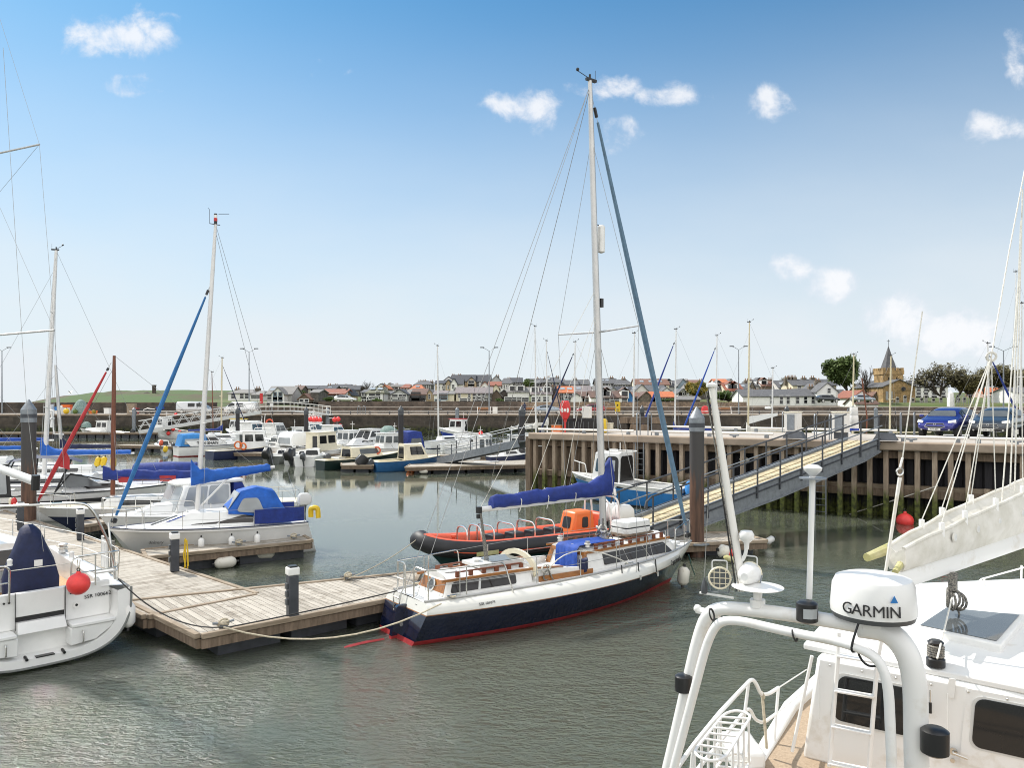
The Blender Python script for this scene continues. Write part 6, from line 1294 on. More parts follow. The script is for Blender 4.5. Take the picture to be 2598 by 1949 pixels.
# ================================================================== MAIN YACHT (navy and white, lying along the front pontoon)
YS, YB = Vector((-2.15,15.95,0)), Vector((4.95,21.25,0))
mainy, YL = boat('main_yacht','navy hulled yacht with rounded white upper sides, blue sail cover and wooden trim','yacht',YS,YB)
hl = Hull(YL,2.75,.99,.80,.63,.45,.10,-.035,2.5,1.5,26)
kn = .72
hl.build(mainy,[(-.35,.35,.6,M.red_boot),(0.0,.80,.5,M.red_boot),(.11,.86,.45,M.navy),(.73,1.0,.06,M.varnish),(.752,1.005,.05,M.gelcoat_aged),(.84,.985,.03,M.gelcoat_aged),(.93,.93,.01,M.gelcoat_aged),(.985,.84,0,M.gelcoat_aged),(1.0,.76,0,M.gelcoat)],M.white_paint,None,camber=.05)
zt = lambda x: hl.zs(x/YL)
# raised toe rail / genoa track
for sd in (1,-1):
 pts = [hl.at(t,1,.745) for t in [i/14 for i in range(15)]]
 G().tube([(q.x,sd*q.y,q.z+.025) for q in pts],.022,M.alloy,5).obj('toe_rail',mainy)
# aft cabin
c = cab(.5,2.75,.58,.47,.80,1.12,.16,.0,.72,.60); cabin(mainy,c,M.white_paint,'aft_cabin',.03,.10)
panes(mainy,c,[('s',.06,.80,.22,.86),('p',.06,.8,.22,.86)],M.perspex,'window',.014,.05)
G().panel(face(c,'s'),.36,.385,.2,.88,.02,M.gelcoat_grey).obj('window_bar',mainy)
G().panel(face(c,'r'),.04,.96,.22,.9,.014,M.varnish).panel(face(c,'r'),.04,.96,.04,.22,.014,M.gelcoat_grey).obj('stern_panel',mainy)
G().torus((.55,0,.98),.12,.025,M.steel,(-1,0,.3),16,6).lathe([(.11,0),(.11,.01)],M.glass_grey,14,(.552,0,.98),(-1,0,.3)).obj('porthole',mainy)
for sd in (-1,1):
 G().beam((.5,sd*.50,1.13),(2.78,sd*.63,1.13),.05,.05,M.varnish).obj('cabin_trim',mainy)
 g = G(); g.beam((.9,sd*.40,1.25),(2.6,sd*.45,1.25),.035,.03,M.wood_mast)
 for i in range(6): g.bx(.9+i*.33,1.0+i*.33,sd*(.40+i*.01)-.02,sd*(.40+i*.01)+.02,1.15,1.24,M.wood_mast)
 g.obj('grab_rail',mainy)
G().bx(1.55,2.75,-.36,.36,1.24,1.31,M.gelcoat_grey).bx(1.95,2.7,-.28,.28,1.312,1.325,M.glass_grey).obj('sliding_hatch',mainy,bevel=.015)
G().lathe([(.2,0),(.2,.015)],M.gelcoat_grey,14,(.95,0,1.215)).lathe([(.05,.01),(.05,.1),(.1,.11),(.1,.14)],M.white_paint,12,(1.75,.05,1.24)).obj('roof_vent',mainy)
# arched beam at the fore end of the aft cabin
pts = [(2.84,.68*math.cos(a),.98+.43*math.sin(a)) for a in [math.pi*i/14 for i in range(15)]]
G().rings([[(x-.03,y*.92,z-.05),(x+.03,y*.92,z-.05),(x+.03,y*1.06,z+.06),(x-.03,y*1.06,z+.06)] for x,y,z in pts],M.cream).obj('arched_beam',mainy)
# cockpit coamings with varnished capping
for sd in (-1,1):
 G().rings([[(2.9,sd*.70,.82),(2.9,sd*.64,.82),(2.9,sd*.62,1.12),(2.9,sd*.68,1.12)],[(4.3,sd*.86,.85),(4.3,sd*.80,.85),(4.3,sd*.76,1.02),(4.3,sd*.82,1.02)]],M.white_paint).obj('cockpit_coaming',mainy)
 G().beam((2.86,sd*.76,.90),(4.35,sd*.9,.92),.03,.13,M.varnish).beam((2.88,sd*.65,1.14),(3.6,sd*.69,1.09),.09,.03,M.varnish).obj('coaming_trim',mainy)
G().bx(2.82,2.88,-.62,.62,.8,1.2,M.white_paint).obj('cockpit_bulkhead',mainy)
G().rings([[(2.9,-.62,.825),(4.2,-.75,.855),(4.2,.75,.855),(2.9,.62,.825)],[(2.9,-.62,.84),(4.2,-.75,.87),(4.2,.75,.87),(2.9,.62,.84)]],M.teak).obj('cockpit_sole',mainy)
# main coachroof
c = cab(4.3,8.0,.80,.66,.86,1.30,.10,.55,.50,.38); cabin(mainy,c,M.white_paint,'coachroof',.04,.10)
panes(mainy,c,[('s',.16,.40,.22,.82),('s',.41,.63,.22,.82),('s',.64,.90,.22,.82),('p',.18,.92,.22,.82)],M.perspex,'window',.014,.03)
for sd in (-1,1):
 G().beam((4.28,sd*.70,1.31),(7.5,sd*.42,1.315),.05,.05,M.varnish).obj('cabin_trim',mainy)
 g = G(); g.beam((4.7,sd*.56,1.44),(7.3,sd*.36,1.45),.035,.03,M.wood_mast)
 for i in range(9): g.bx(4.72+i*.31,4.82+i*.31,sd*(.555-i*.023)-.02,sd*(.555-i*.023)+.02,1.33,1.44,M.wood_mast)
 g.obj('grab_rail',mainy)
G().panel(face(c,'r'),.02,.98,.80,.98,.02,M.varnish).panel(face(c,'r'),.02,.12,.0,.8,.02,M.varnish).panel(face(c,'r'),.88,.98,0,.8,.02,M.varnish).obj('companionway_frame',mainy)
# royal blue cloth hung over the companionway
g = G(); rs = []
for (x,z) in ((5.55,1.44),(5.1,1.45),(4.65,1.45),(4.33,1.44),(4.25,1.36),(4.24,1.1),(4.23,.86)):
 rs.append([(x+(.035*math.sin(k*2.3+1)*(1.44-z)*2),lerp(-.46,.30,k/10),z+(.02*math.sin(k*1.1) if z > 1.4 else 0)) for k in range(11)])
g.rings(rs,M.canvas_blue,False,False,False); g.obj('blue_cloth',mainy,ang=180)
G().rings([[(x,-.80+dy,z),(x,-.80-dy,z),(x,-.80-dy,z+.30),(x,-.80+dy,z+.3)] for x,dy,z in ((4.02,.03,.93),(4.08,.1,.9),(4.2,.1,.9),(4.26,.03,.95))],M.canvas_navy).obj('winch_cover',mainy,bevel=.03)
for x, y in ((4.55,-.5),(4.55,.5)): G().lathe([(.07,0),(.05,.05),(.05,.1),(.065,.13)],M.alloy,10,(x,y,1.40)).torus((x,y,1.47),.06,.02,M.rope_white,n=12).obj('winch',mainy)
G().rings([[(x,y,z) for x,y in ((6.0,-.36),(7.05,-.30),(7.05,.30),(6.0,.36))] for z in (1.46,1.50)],M.timber).obj('canister_cradle',mainy)
G().rings([[(lerp(6.05,7.0,u_),v_,z) for u_,v_ in ((k,-.3),(1-k,-.26),(1,-.2),(1,.2),(1-k,.26),(k,.3),(0,.22),(0,-.22))] for z,k in ((1.50,.12),(1.56,.06),(1.63,.05))],M.gelcoat).rings([[(lerp(6.05,7.0,u_),v_,z) for u_,v_ in ((k,-.3),(1-k,-.26),(1,-.2),(1,.2),(1-k,.26),(k,.3),(0,.22),(0,-.22))] for z,k in ((1.635,.05),(1.655,.05))],M.black).rings([[(lerp(6.05,7.0,u_),v_,z) for u_,v_ in ((k,-.3),(1-k,-.26),(1,-.2),(1,.2),(1-k,.26),(k,.3),(0,.22),(0,-.22))] for z,k in ((1.66,.05),(1.74,.06),(1.80,.14))],M.gelcoat).obj('liferaft_canister',mainy,bevel=.02)
G().rings([[(7.75,-.25,1.02),(8.2,-.2,1.02),(8.2,.2,1.02),(7.75,.25,1.02)],[(7.75,-.25,1.1),(8.2,-.2,1.1),(8.2,.2,1.1),(7.75,.25,1.1)]],M.gelcoat).obj('fore_hatch',mainy,bevel=.02)
# mast, boom, sails
mx = 5.55
mo, mp_ = mast(mainy,mx,1.38,11.45,.088,M.alloy,.40,((.455,1.45,.05),),[(5.45,1.22,.78)],0,True,.07)
furl(mainy,(YL-.12,0,1.12),mp_(.985),.072,M.sail_steel)
stay(mainy,(.05,.25,.85),mp_(.99),.007,'backstay'); stay(mainy,(.05,-.25,.85),mp_(.99),.007,'backstay')
for sd in (1,-1):
 for xx in (5.0,6.15): stay(mainy,(xx,sd*1.2,.80),mp_(.45),.006,'lower_shroud')
 for xx in (5.0,5.55,6.15): G().tube([(xx,sd*1.22,.70),(xx,sd*1.18,1.02)],.016,M.black,5).bx(xx-.03,xx+.03,sd*1.25-.02,sd*1.25+.02,.62,.72,M.steel).obj('chainplate',mainy)
G().lathe([(.03,-.36),(.09,-.33),(.095,.3),(.06,.34)],M.white_paint,12,mp_(.66)+Vector((.2,-.03,0))).tube([mp_(.66)+Vector((.2,0,.34)),mp_(.69)],.012,M.black,4).obj('radar_reflector',mo)
G().bx(mp_(.52).x+.07,mp_(.52).x+.16,-.05,.05,mp_(.52).z-.12,mp_(.52).z+.1,M.black).obj('steaming_light',mo)
zb = 2.50
G().tube([(mx-.1,0,zb),(mx-3.75,.02,zb-.05)],.062,M.mast_white,10).obj('boom',mainy)
G().bx(mx-3.83,mx-3.73,-.05,.05,zb-.12,zb+.02,M.black).obj('boom_end',mainy)
sailcover(mainy,(mx+.16,zb+.07),(mx-3.45,zb+.02),M.canvas_royal,.42,.27,.17,.55,seed=9,lump=.05)
for x, z in ((-2.7,.24),(-1.9,.3),(-1.05,.33)): G().tube([(mx+x,.15,zb+z*.4),(mx+x,.02,zb+z+.02),(mx+x,-.15,zb+z*.4),(mx+x,-.13,zb-.03),(mx+x-.05,-.13,zb-.16)],.011,M.rope_white,5).obj('sail_tie',mainy)
stay(mainy,(mx-3.6,0,zb+.1),mp_(.985),.008,'topping_lift',M.rope_grey); stay(mainy,(mx-3.7,.05,zb),mp_(.55),.007,'lazy_jack',M.rope_white); stay(mainy,(mx-2.4,-.1,zb+.3),mp_(.5),.007,'lazy_jack',M.rope_white); stay(mainy,(mx-1.4,-.1,zb+.33),mp_(.5),.007,'lazy_jack',M.rope_white)
g = G()
for i in range(4): g.tube([(mx-3.78+i*.03,-.04+i*.03,zb-.1),(mx-3.6+i*.05,-.02+i*.02,1.05)],.011,M.rope_grey,4)
g.bx(mx-3.83,mx-3.76,-.03,.03,zb-.24,zb-.14,M.black).obj('mainsheet',mainy)
for k, (dx,dy,zl) in enumerate(((-.12,-.1,1.95),(.1,-.12,1.85),(-.05,.12,1.9),(.12,.08,1.8))):
 G().torus((mx+dx,dy,zl-.25),.09,.022,M.rope_white,(dy,dx,.1),12,5).torus((mx+dx*1.2,dy,zl-.32),.1,.018,M.rope_grey,(dy,dx,-.1),12,5).tube([(mx+dx*.9,dy*.9,zl),(mx+dx,dy,1.5)],.025,M.rope_grey,5).obj('halyard_coil',mo)
# rails
pulpit(mainy,hl,.86,.62,.015,.78); guard(mainy,hl,(.09,.30,.44,.57,.70,.80,.86),.62,.76)
hz = lambda t, k=.74: hl.at(t,1,k)
for sd in (1,-1):
 a, b, c_ = hz(.005), hz(.10), hz(.22); up = Vector((0,0,.62))
 pts = [Vector((.03,sd*.18,.82)),Vector((.03,sd*.18,1.46)),Vector((.05,sd*a.y,1.43)),Vector((b.x,sd*b.y,b.z+.62)),Vector((c_.x-.15,sd*c_.y,c_.z+.62)),Vector((c_.x,sd*c_.y*1.16,c_.z-.05))]
 G().tube(rounded(pts,.12,4),.016,M.steel,6).obj('stern_rail',mainy)
 for q in (a,b): G().tube([(q.x+.05,sd*q.y,q.z),(q.x+.05,sd*q.y,q.z+.62)],.014,M.steel,6).obj('rail_post',mainy)
 G().tube([(.06,sd*a.y,1.12),(b.x,sd*b.y,b.z+.3),(c_.x,sd*c_.y,c_.z+.3)],.006,M.wire,4).obj('guard_wire',mainy)
# boarding ladder, vane gear and rudder on the stern
for y in (.16,.42): G().tube([(-.01,y,1.44),(-.02,y,.95),(-.12,y,.78),(-.12,y,.22)],.016,M.steel,6).obj('ladder_stile',mainy)
for z in (.74,.46,.24,1.12): G().tube([(-.12 if z < .9 else -.03,.16,z),(-.12 if z < .9 else -.03,.42,z)],.018,M.steel,6).obj('ladder_rung',mainy)
G().rings([[(-.48,-.05,-.35),(.3,-.05,-.35),(.3,.05,-.35),(-.48,.05,-.35)],[(-.42,-.05,.06),(.1,-.05,.06),(.1,.05,.06),(-.42,.05,.06)]],M.red_boot).rings([[(-.42,-.05,.06),(.0,-.05,.06),(.0,.05,.06),(-.42,.05,.06)],[(-.30,-.045,.62),(-.05,-.045,.62),(-.05,.045,.62),(-.30,.045,.62)],[(-.24,-.04,.66),(-.06,-.04,.66),(-.06,.04,.66),(-.24,.04,.66)]],M.navy).lathe([(.045,0),(.045,.02)],M.steel,10,(-.2,-.055,.27),(0,-1,0)).obj('rudder',mainy)
G().rings([[(-.55,-.0,.0),(-.55,.02,.03),(-.55,.04,.0),(-.55,.02,-.03)],[(-.95,-.03,.02),(-.95,.02,.05),(-.95,.07,.02),(-.95,.02,-.01)],[(-1.3,-.04,.01),(-1.3,.02,.04),(-1.3,.08,.01),(-1.3,.02,-.02)],[(-1.42,0,0),(-1.42,.02,.02),(-1.42,.04,0),(-1.42,.02,-.01)]],M.red_boot).obj('servo_paddle',mainy)
G().bx(-.035,0,-.42,-.33,.68,.72,M.black).bx(-.03,0,-.40,-.35,.56,.65,M.black).obj('stern_badge',mainy)
for sd in (1,-1):
 q = hz(.07); G().tube([(q.x-.14,sd*q.y,q.z+.07),(q.x+.14,sd*q.y,q.z+.07)],.02,M.steel,6).torus((q.x,sd*q.y,q.z+.06),.06,.02,M.rope,n=10).obj('stern_cleat',mainy)
 q = hz(.62,.72); G().tube([(q.x-.14,sd*q.y,q.z+.07),(q.x+.14,sd*q.y,q.z+.07)],.02,M.steel,6).obj('mid_cleat',mainy)
G().tube(bez((.35*YL,-.72,1.0),(.4*YL,-1.0,1.9),(.62*YL,-.95,.95),10),.013,M.rope_white,5).obj('loose_rope',mainy)
G().torus((3.05,-.78,1.12),.1,.02,M.rope_white,(.3,1,.2),12,5).torus((3.05,-.8,.98),.11,.02,M.rope_grey,(-.2,1,.1),12,5).tube([(3.05,-.78,1.2),(3.2,-.85,.86)],.015,M.rope_grey,5).obj('rope_coil',mainy)
q = hl.at(.865,.86,.97); q2 = hl.at(.80,.86,.97); q3 = hl.at(.93,.87,.965)
text('boat_name','Caperdonich',.185,M.black,mainy,(hl.at(.83,.84,1).x,-hl.at(.83,.84,1).y-.05,hl.at(.83,.85).z),(q3.x-q2.x,-(q3.y-q2.y),.03),(0,.30,1),.004,.35,.82)
q = hl.at(.145,.86,.97); text('registration_number','SSR 101075',.08,M.black,mainy,(q.x,-q.y-.022,q.z),(1,-.10,.01),(0,.3,1))
# ================================================================== ORANGE RIGID INFLATABLE
rib, RL = boat('rigid_inflatable','orange and black rigid inflatable with rows of grab hoops behind the navy yacht','inflatable boat',(3.35,26.1),(-2.85,22.0))
TR = .27; path = []
for t in [i/12 for i in range(13)]:
 x = lerp(0,RL*.66,t); path.append(Vector((x,.82,.48+.05*t*t)))
for i in range(1,13):
 a = i / 12 * math.pi / 2; path.append(Vector((RL*.66+math.sin(a)*(RL*.34-TR),.82*math.cos(a) ** .8 if i < 12 else 0.0,.53+.36*(i/12) ** 1.6)))
full = path + [Vector((q.x,-q.y,q.z)) for q in path[:-1][::-1]]
g = G(); n = 16; rs = []
for i, q in enumerate(full):
 d = (full[min(i+1,len(full)-1)]-full[max(i-1,0)]).normalized(); sd_ = d.cross(Vector((0,0,1))).normalized(); up = sd_.cross(d)
 rs.append([q+(sd_*math.cos(6.2832*k/n)+up*math.sin(6.2832*k/n))*TR*(.6 if i in (0,len(full)-1) else 1) for k in range(n)])
vs = [v for r in rs for v in r]
for k in range(n):
 a = (k+.5) * 360 / n; m_ = M.orange_tube if a < 118 or a > 320 else M.black_rubber
 for i in range(len(rs)-1): g.add([rs[i][k],rs[i][(k+1) % n],rs[i+1][(k+1) % n],rs[i+1][k]],[(0,1,2,3)],m_ if not 10 < i < 99 or abs(i-len(rs) // 2) > 1 else M.black_rubber)
g.add(rs[0],[tuple(range(n))[::-1]],M.black_rubber); g.add(rs[-1],[tuple(range(n))],M.black_rubber)
o = g.obj('inflatable_tube',rib,ang=180)
import bmesh
bm = bmesh.new(); bm.from_mesh(o.data); bmesh.ops.remove_doubles(bm,verts=bm.verts,dist=.003); bm.to_mesh(o.data); bm.free()
hr = Hull(RL*.96,1.75,.75,.34,.9,.4,.10,0,2.0,2.2); hr.build(rib,[(-.6,.3,.6,M.hull_teal),(0,.75,.5,M.hull_teal),(1,1,0,M.hull_teal)],M.grey_plastic)
for sd in (1,-1): G().tube([(q.x,sd*(q.y+TR*.96) if q.y > .02 else 0,q.z-.06) for q in path[:20]],.018,M.orange_tube,5).tube([(q.x,sd*(q.y+TR*.9),q.z-.15) for q in path[:20]],.022,M.black,5).obj('rubbing_strake',rib)
G().bx(RL*.70,RL*.80,1.09,1.1,.44,.56,M.canvas_mould).bx(RL*.70,RL*.80,-1.1,-1.09,.44,.56,M.canvas_mould).obj('name_patch',rib)
for x in (RL*.33,RL*.43,RL*.53,RL*.63):
 G().rings([[(x-.28,-.3,.4),(x+.28,-.3,.4),(x+.28,.3,.4),(x-.28,.3,.4)],[(x-.25,-.24,.82),(x+.2,-.24,.82),(x+.2,.24,.82),(x-.25,.24,.82)]],M.black_rubber).obj('seat',rib,bevel=.04)
 G().tube(rounded([(x+.3,-.5,.42),(x+.3,-.5,1.12),(x+.3,.5,1.12),(x+.3,.5,.42)],.22,5),.026,M.steel,7).obj('grab_hoop',rib)
for x, w_ in ((RL*.72,.36),(RL*.78,.3)): G().tube(rounded([(x,-w_,.55),(x,-w_,1.15),(x,w_,1.15),(x,w_,.55)],.25,5),.028,M.steel,7).obj('bow_hoop',rib)
G().lathe([(.05,.55),(.05,.85),(.09,.86),(.09,.92)],M.orange_tube,10,(RL*.82,0,0)).obj('towing_post',rib)
c = cab(.95,2.0,.42,.36,.4,1.3,.1,.22); cabin(rib,c,M.orange,'console',.08)
panes(rib,c,[('s',.38,.66,.42,.8),('p',.38,.66,.42,.8),('f',.25,.75,.4,.8)],M.black,'window',.014,.06)
c = cab(.55,.9,.42,.4,.4,1.2,.0,.1); cabin(rib,c,M.orange_tube,'seat_back',.08)
G().tube(rounded([(.15,.75,.4),(.3,.7,1.72),(.3,-.7,1.72),(.15,-.75,.4)],.3,6),.035,M.white_paint,8).tube(rounded([(.55,.72,.5),(.62,.62,1.66),(.62,-.62,1.66),(.55,-.72,.5)],.3,6),.03,M.white_paint,8).obj('stern_arch',rib)
G().lathe([(.05,0),(.27,.02),(.28,.15),(.22,.24),(.03,.26)],M.gelcoat,16,(.34,.25,1.78)).obj('radar_dome',rib); G().tube([(.34,-.6,1.72),(.34,-.6,2.0)],.02,M.white_paint,5).lathe([(.0,0),(.05,.02),(.03,.2)],M.white_paint,8,(.34,.62,1.75)).obj('aerial',rib)
for y in (.32,-.32): outboard(rib,-.05,y,.42,1.25,M.gelcoat,0.)
# ================================================================== BLUE WORKBOAT by the jetty
t, hl = motorboat('bright blue fishing boat with a white wheelhouse and dark doorway lying under the jetty',(8.0,35.3),(3.05,38.75),'none',M.hull_blue,kn=.80,fb=1.36,fs=.92,B=2.35,boot=M.galv_dark,topm=M.gelcoat,rail=M.white_paint,name='fishing_boat',cat='fishing boat',tb=.9)
LB = hl.L; c = cab(LB*.50,LB*.76,.92,.78,.72,2.42,.0,.22,.80,.66); cabin(t,c,M.gelcoat,'wheelhouse',.07,.08)
panes(t,c,[('p',.10,.42,.48,.86),('s',.1,.42,.48,.86),('f',.06,.48,.5,.88),('f',.52,.94,.5,.88)],M.glass_blue,'window',.015,.08)
G().panel(face(c,'p'),.46,.99,.02,.93,.016,M.black,.25,seg=6).panel(face(c,'r'),.1,.9,.02,.93,.016,M.black,.2,seg=6).obj('doorway',t); G().panel(face(c,'p'),.52,.86,.5,.82,.024,M.glass_pale,.05).obj('door_window',t)
G().torus((LB*.52,.0,2.52),.6,.02,M.white_paint,n=20).tube([(LB*.6,-.5,2.5),(LB*.6,-.5,2.9)],.02,M.white_paint,5).bx(LB*.56,LB*.62,.2,.45,2.48,2.62,M.gelcoat).obj('roof_gear',t)
G().tube(rounded([hl.at(.80,1,.9),hl.at(.82,1,.9)+Vector((0,0,.62)),hl.at(.98,1,.9)+Vector((0,0,.62)),Vector((hl.at(.98).x,-.05,1.95))],.12),.022,M.white_paint,6).tube([hl.at(.9,1,.9),hl.at(.9,1,.9)+Vector((0,0,.62))],.02,M.white_paint,5).obj('bow_rail',t)
q = hl.at(.89,.87); text('boat_name','BLUE MARLIN' if False else 'AEFMAEEIN',.2,M.navy,t,(q.x,q.y+.03,q.z),(-1,.38,0),(0,0,1),sx=.8)
G().bx(1.6,3.0,.98,1.13,.84,.93,M.black).obj('working_rail',t,bevel=.02)
tag(G().lathe([(.05,0),(.34,.05),(.36,.5),(.2,.75),(.04,.8)],M.canvas_sky,10,(0,0,0)).obj('blue_tarpaulin',loc=(8.2,34.9,.6)),'light blue tarpaulin over an engine at the stern of the blue fishing boat','tarpaulin')
# ================================================================== LEFT GROUP
# white sailing cruiser with blue sprayhood on the finger pontoon
t, SL = boat('sailing_cruiser','white sailing cruiser with bright blue sail cover, sprayhood and cockpit screens on the finger pontoon','yacht',(-6.95,25.5),(-11.95,22.8))
hs1 = Hull(SL,2.15,1.12,.98,.70,.45,.16,-.05,2.3,1.4); hs1.build(t,std(M.navy_flat,M.gelcoat_grey,M.gelcoat_grey,M.gelcoat_grey,.78),M.gelcoat,M.hull_navy,.018)
for sd in (1,-1): G().tube([(q.x,sd*(q.y+.012),q.z-.07) for q in [hs1.at(i/14,1) for i in range(15)]],.016,M.white_paint,5).obj('rub_strake',t)
c = cab(1.5,4.9,.78,.64,1.0,1.44,.05,1.35,.34,.26); cabin(t,c,M.gelcoat,'coachroof',.06,.06)
panes(t,c,[('p',.36,.60,.22,.72),('p',.61,.94,.22,.72),('s',.10,.6,.22,.72)],M.perspex,'window',.014,.03)
G().panel(face(c,'p'),.22,.38,.22,.42,.012,M.canvas_blue).panel(face(c,'p'),.02,.06,.5,.85,.012,M.canvas_blue).obj('stripe',t)
for i in range(4): G().panel(face(c,'f'),.30+i*.1,.36+i*.1,.25,.80,.012,M.black,.01).obj('vent_slot',t)
mx = 3.25; mo, mp_ = mast(t,mx,1.48,9.0,.075,M.mast_white,.55,((.30,.62,.02),),[(3.2,.95,1.1)],0,False,-.1)
tp = mp_(1); G().lathe([(.05,0),(.05,.1)],M.black,8,tp).lathe([(.055,.1),(.055,.2)],M.red,8,tp).lathe([(.05,.2),(.05,.3)],M.gelcoat,8,tp).lathe([(.05,.3),(.05,.34)],M.black,8,tp).tube([tp+Vector((-.15,-.15,.02)),tp+Vector((.2,.15,-.02))],.012,M.black,5).tube([tp+Vector((.2,.15,0)),tp+Vector((.2,.15,.42)),tp+Vector((.25,.22,.44))],.008,M.black,4).tube([tp+Vector((-.1,-.1,.36)),tp+Vector((-.45,-.3,.44))],.006,M.black,4).obj('masthead_light',mo)
furl(t,(SL-.1,0,1.25),mp_(.80),.066,M.sail_blue); stay(t,(.05,.0,1.05),mp_(1),.006,'backstay')
zb = 2.62; G().tube([(mx-.08,0,zb-.14),(mx-2.35,0,zb+.12)],.05,M.mast_white,8).obj('boom',t)
sailcover(t,(mx+.13,zb-.3),(mx-2.2,zb+.06),M.canvas_bright,.52,.22,.15,.32,seed=12,lump=.05)
G().beam((mx-.1,0,1.6),(mx-.95,0,2.48),.06,.05,M.mast_white).obj('kicker',t)
stay(t,(mx-2.32,0,zb+.15),mp_(.98),.006,'topping_lift');
g = G(); g.rings([[(x,sd_*w_,z) for sd_,z in ((-1,z0_),(-1,lerp(z0_,z1_,.6)),(-.72,z1_),(0,z1_+.05),(.72,z1_),(1,lerp(z0_,z1_,.6)),(1,z0_))] for x,w_,z0_,z1_ in ((2.42,.60,1.38,1.52),(2.0,.70,1.36,2.02),(1.5,.75,1.25,2.12),(1.0,.76,1.12,2.0),(.62,.76,1.05,1.32))],M.canvas_bright,False,False,False); o = g.obj('sprayhood',t,ang=70)
for sd in (1,-1):
 q = [(2.20,sd*.70,1.45),(1.35,sd*.775,1.36),(1.55,sd*.76,1.86),(2.0,sd*.71,1.86)]; q = q if sd > 0 else [q[1],q[0],q[3],q[2]]
 G().panel(q,0,1,0,1,.02,M.glass_pale,.1).obj('window',o)
 q = [hs1.at(a,1,.95) for a in (.02,.30)]; G().rings([[(v.x,sd*v.y,v.z+.06),(v.x,sd*v.y,v.z+.5),(v.x,sd*(v.y-.012),v.z+.5),(v.x,sd*(v.y-.012),v.z+.06)] for v in (q[0],q[0].lerp(q[1],.5)+Vector((0,.02,-.01)),q[1])],M.canvas_royal).obj('dodger',t)
G().panel([(2.40,-.5,1.50),(2.40,.5,1.50),(2.06,.5,2.0),(2.06,-.5,2.0)],0,1,0,1,.02,M.glass_pale,.05).obj('sprayhood_front',t)
pulpit(t,hs1,.84,.55); guard(t,hs1,(.02,.30,.48,.66,.84),.52); outboard(t,-.05,-.55,1.15,.8,M.gelcoat_grey)
for x in (1.9,2.7,3.6):
 q = hs1.at(x/SL,.5); v = t.matrix_basis @ Vector((q.x,q.y+.13,.62)); fender(v,(0,0,1),.36,.09,M.white_paint,'white teardrop fender hanging on the sailing cruiser side, %s' % {1.9:'nearest its stern',2.7:'middle of three',3.6:'nearest its bow'}[x])
v = t.matrix_basis @ Vector((-.12,.75,1.3)); tag(G().tube(rounded([v+Vector((0,-.1,-.15)),v+Vector((0,-.12,.15)),v+Vector((.22,-.1,.15)),v+Vector((.24,-.1,-.18))],.1,5),.085,M.yellow,8).obj('horseshoe_buoy'),'yellow horseshoe lifebuoy on the stern of the sailing cruiser','lifebuoy')
q = hs1.at(.84,.62); text('boat_name','dolmary',.13,M.black,t,(q.x,q.y+.03,q.z),(-1,.5,0),(0,0,1),shear=.3)
# pilothouse boat beside it
t, hl = motorboat('white pilothouse fishing cruiser with script name beside the sailing cruiser',(-9.0,28.7),(-13.2,24.6),'none',M.gelcoat_grey,fb=1.22,fs=.95,B=2.25,topm=M.gelcoat,name='pilothouse_boat',cat='motor boat',rail=M.gelcoat)
LB = hl.L; c = cab(LB*.62-.2,LB*.93,.72,.5,1.05,1.42,0,1.2,.2,.15); cabin(t,c,M.gelcoat,'foredeck_cuddy',.08,.05)
c = cab(LB*.32,LB*.66,.84,.74,1.0,2.05,.0,.42); cabin(t,c,M.gelcoat,'wheelhouse',.05)
panes(t,c,[('p',.10,.50,.34,.95),('p',.54,.95,.34,.95),('s',.05,.5,.34,.95),('s',.54,.9,.34,.95),('f',.05,.48,.2,.95),('f',.52,.95,.2,.95)],M.glass_pale,'window',.014,.06)
slabroof(t,[(LB*.24,-.78,2.05),(LB*.56,-.76,2.03),(LB*.62,-.3,2.02),(LB*.62,.3,2.02),(LB*.56,.76,2.03),(LB*.24,.78,2.05)],.13,M.gelcoat,'roof',.06)
G().rings([[(LB*.30,-.8,1.0),(LB*.30,.8,1.0),(LB*.30,.75,2.05),(LB*.30,-.75,2.05)],[(LB*.16,-.8,.95),(LB*.16,.8,.95),(LB*.25,.75,2.04),(LB*.25,-.75,2.04)]],M.canvas_royal).obj('aft_curtain',t)
pulpit(t,hl,.55,.55,.016); q = hl.at(.68,.8); text('boat_name','The Bonnie Bee',.2,M.black,t,(q.x,q.y+.03,q.z),(-1,.28,-.04),(0,0,1),shear=.4,sx=.9)
# navy hulled wooden masted yacht behind
t, hl = yacht('navy hulled sloop with varnished wooden mast, red furled jib and blue sail cover',(-8.9,32.2),(-17.9,28.6),M.hull_navy,None,'wood_mast',mx=.72,mh=5.45,rake=.05,furlm=None,fb=.95,B=2.5,boom=0,lean=0,spr=(),mr=.085,topm=M.gelcoat,boot=M.hull_navy,deckm=M.cream,head=False)
Xm = hl.L * .72; zb = 1.95
sailcover(t,(Xm+.3,zb),(Xm-3.6,zb-.1),M.canvas_royal,.42,.30,.16,.1,seed=15,lump=.06); G().tube([(Xm,0,zb-.06),(Xm-3.7,0,zb-.14)],.05,M.wood_mast,8).obj('boom',t)
for a, b in ((.66,.70),(.49,.55),(.35,.41)): G().rings([[(hl.L*a,-.1,zb-.22),(hl.L*b,-.1,zb-.2),(hl.L*b,.12,zb-.06),(hl.L*a,.12,zb-.08)],[(hl.L*a,-.12,zb-.06),(hl.L*b,-.12,zb-.04),(hl.L*b,.165,zb+.04),(hl.L*a,.165,zb+.02)]],M.sail_red).obj('red_sail_fold',t)
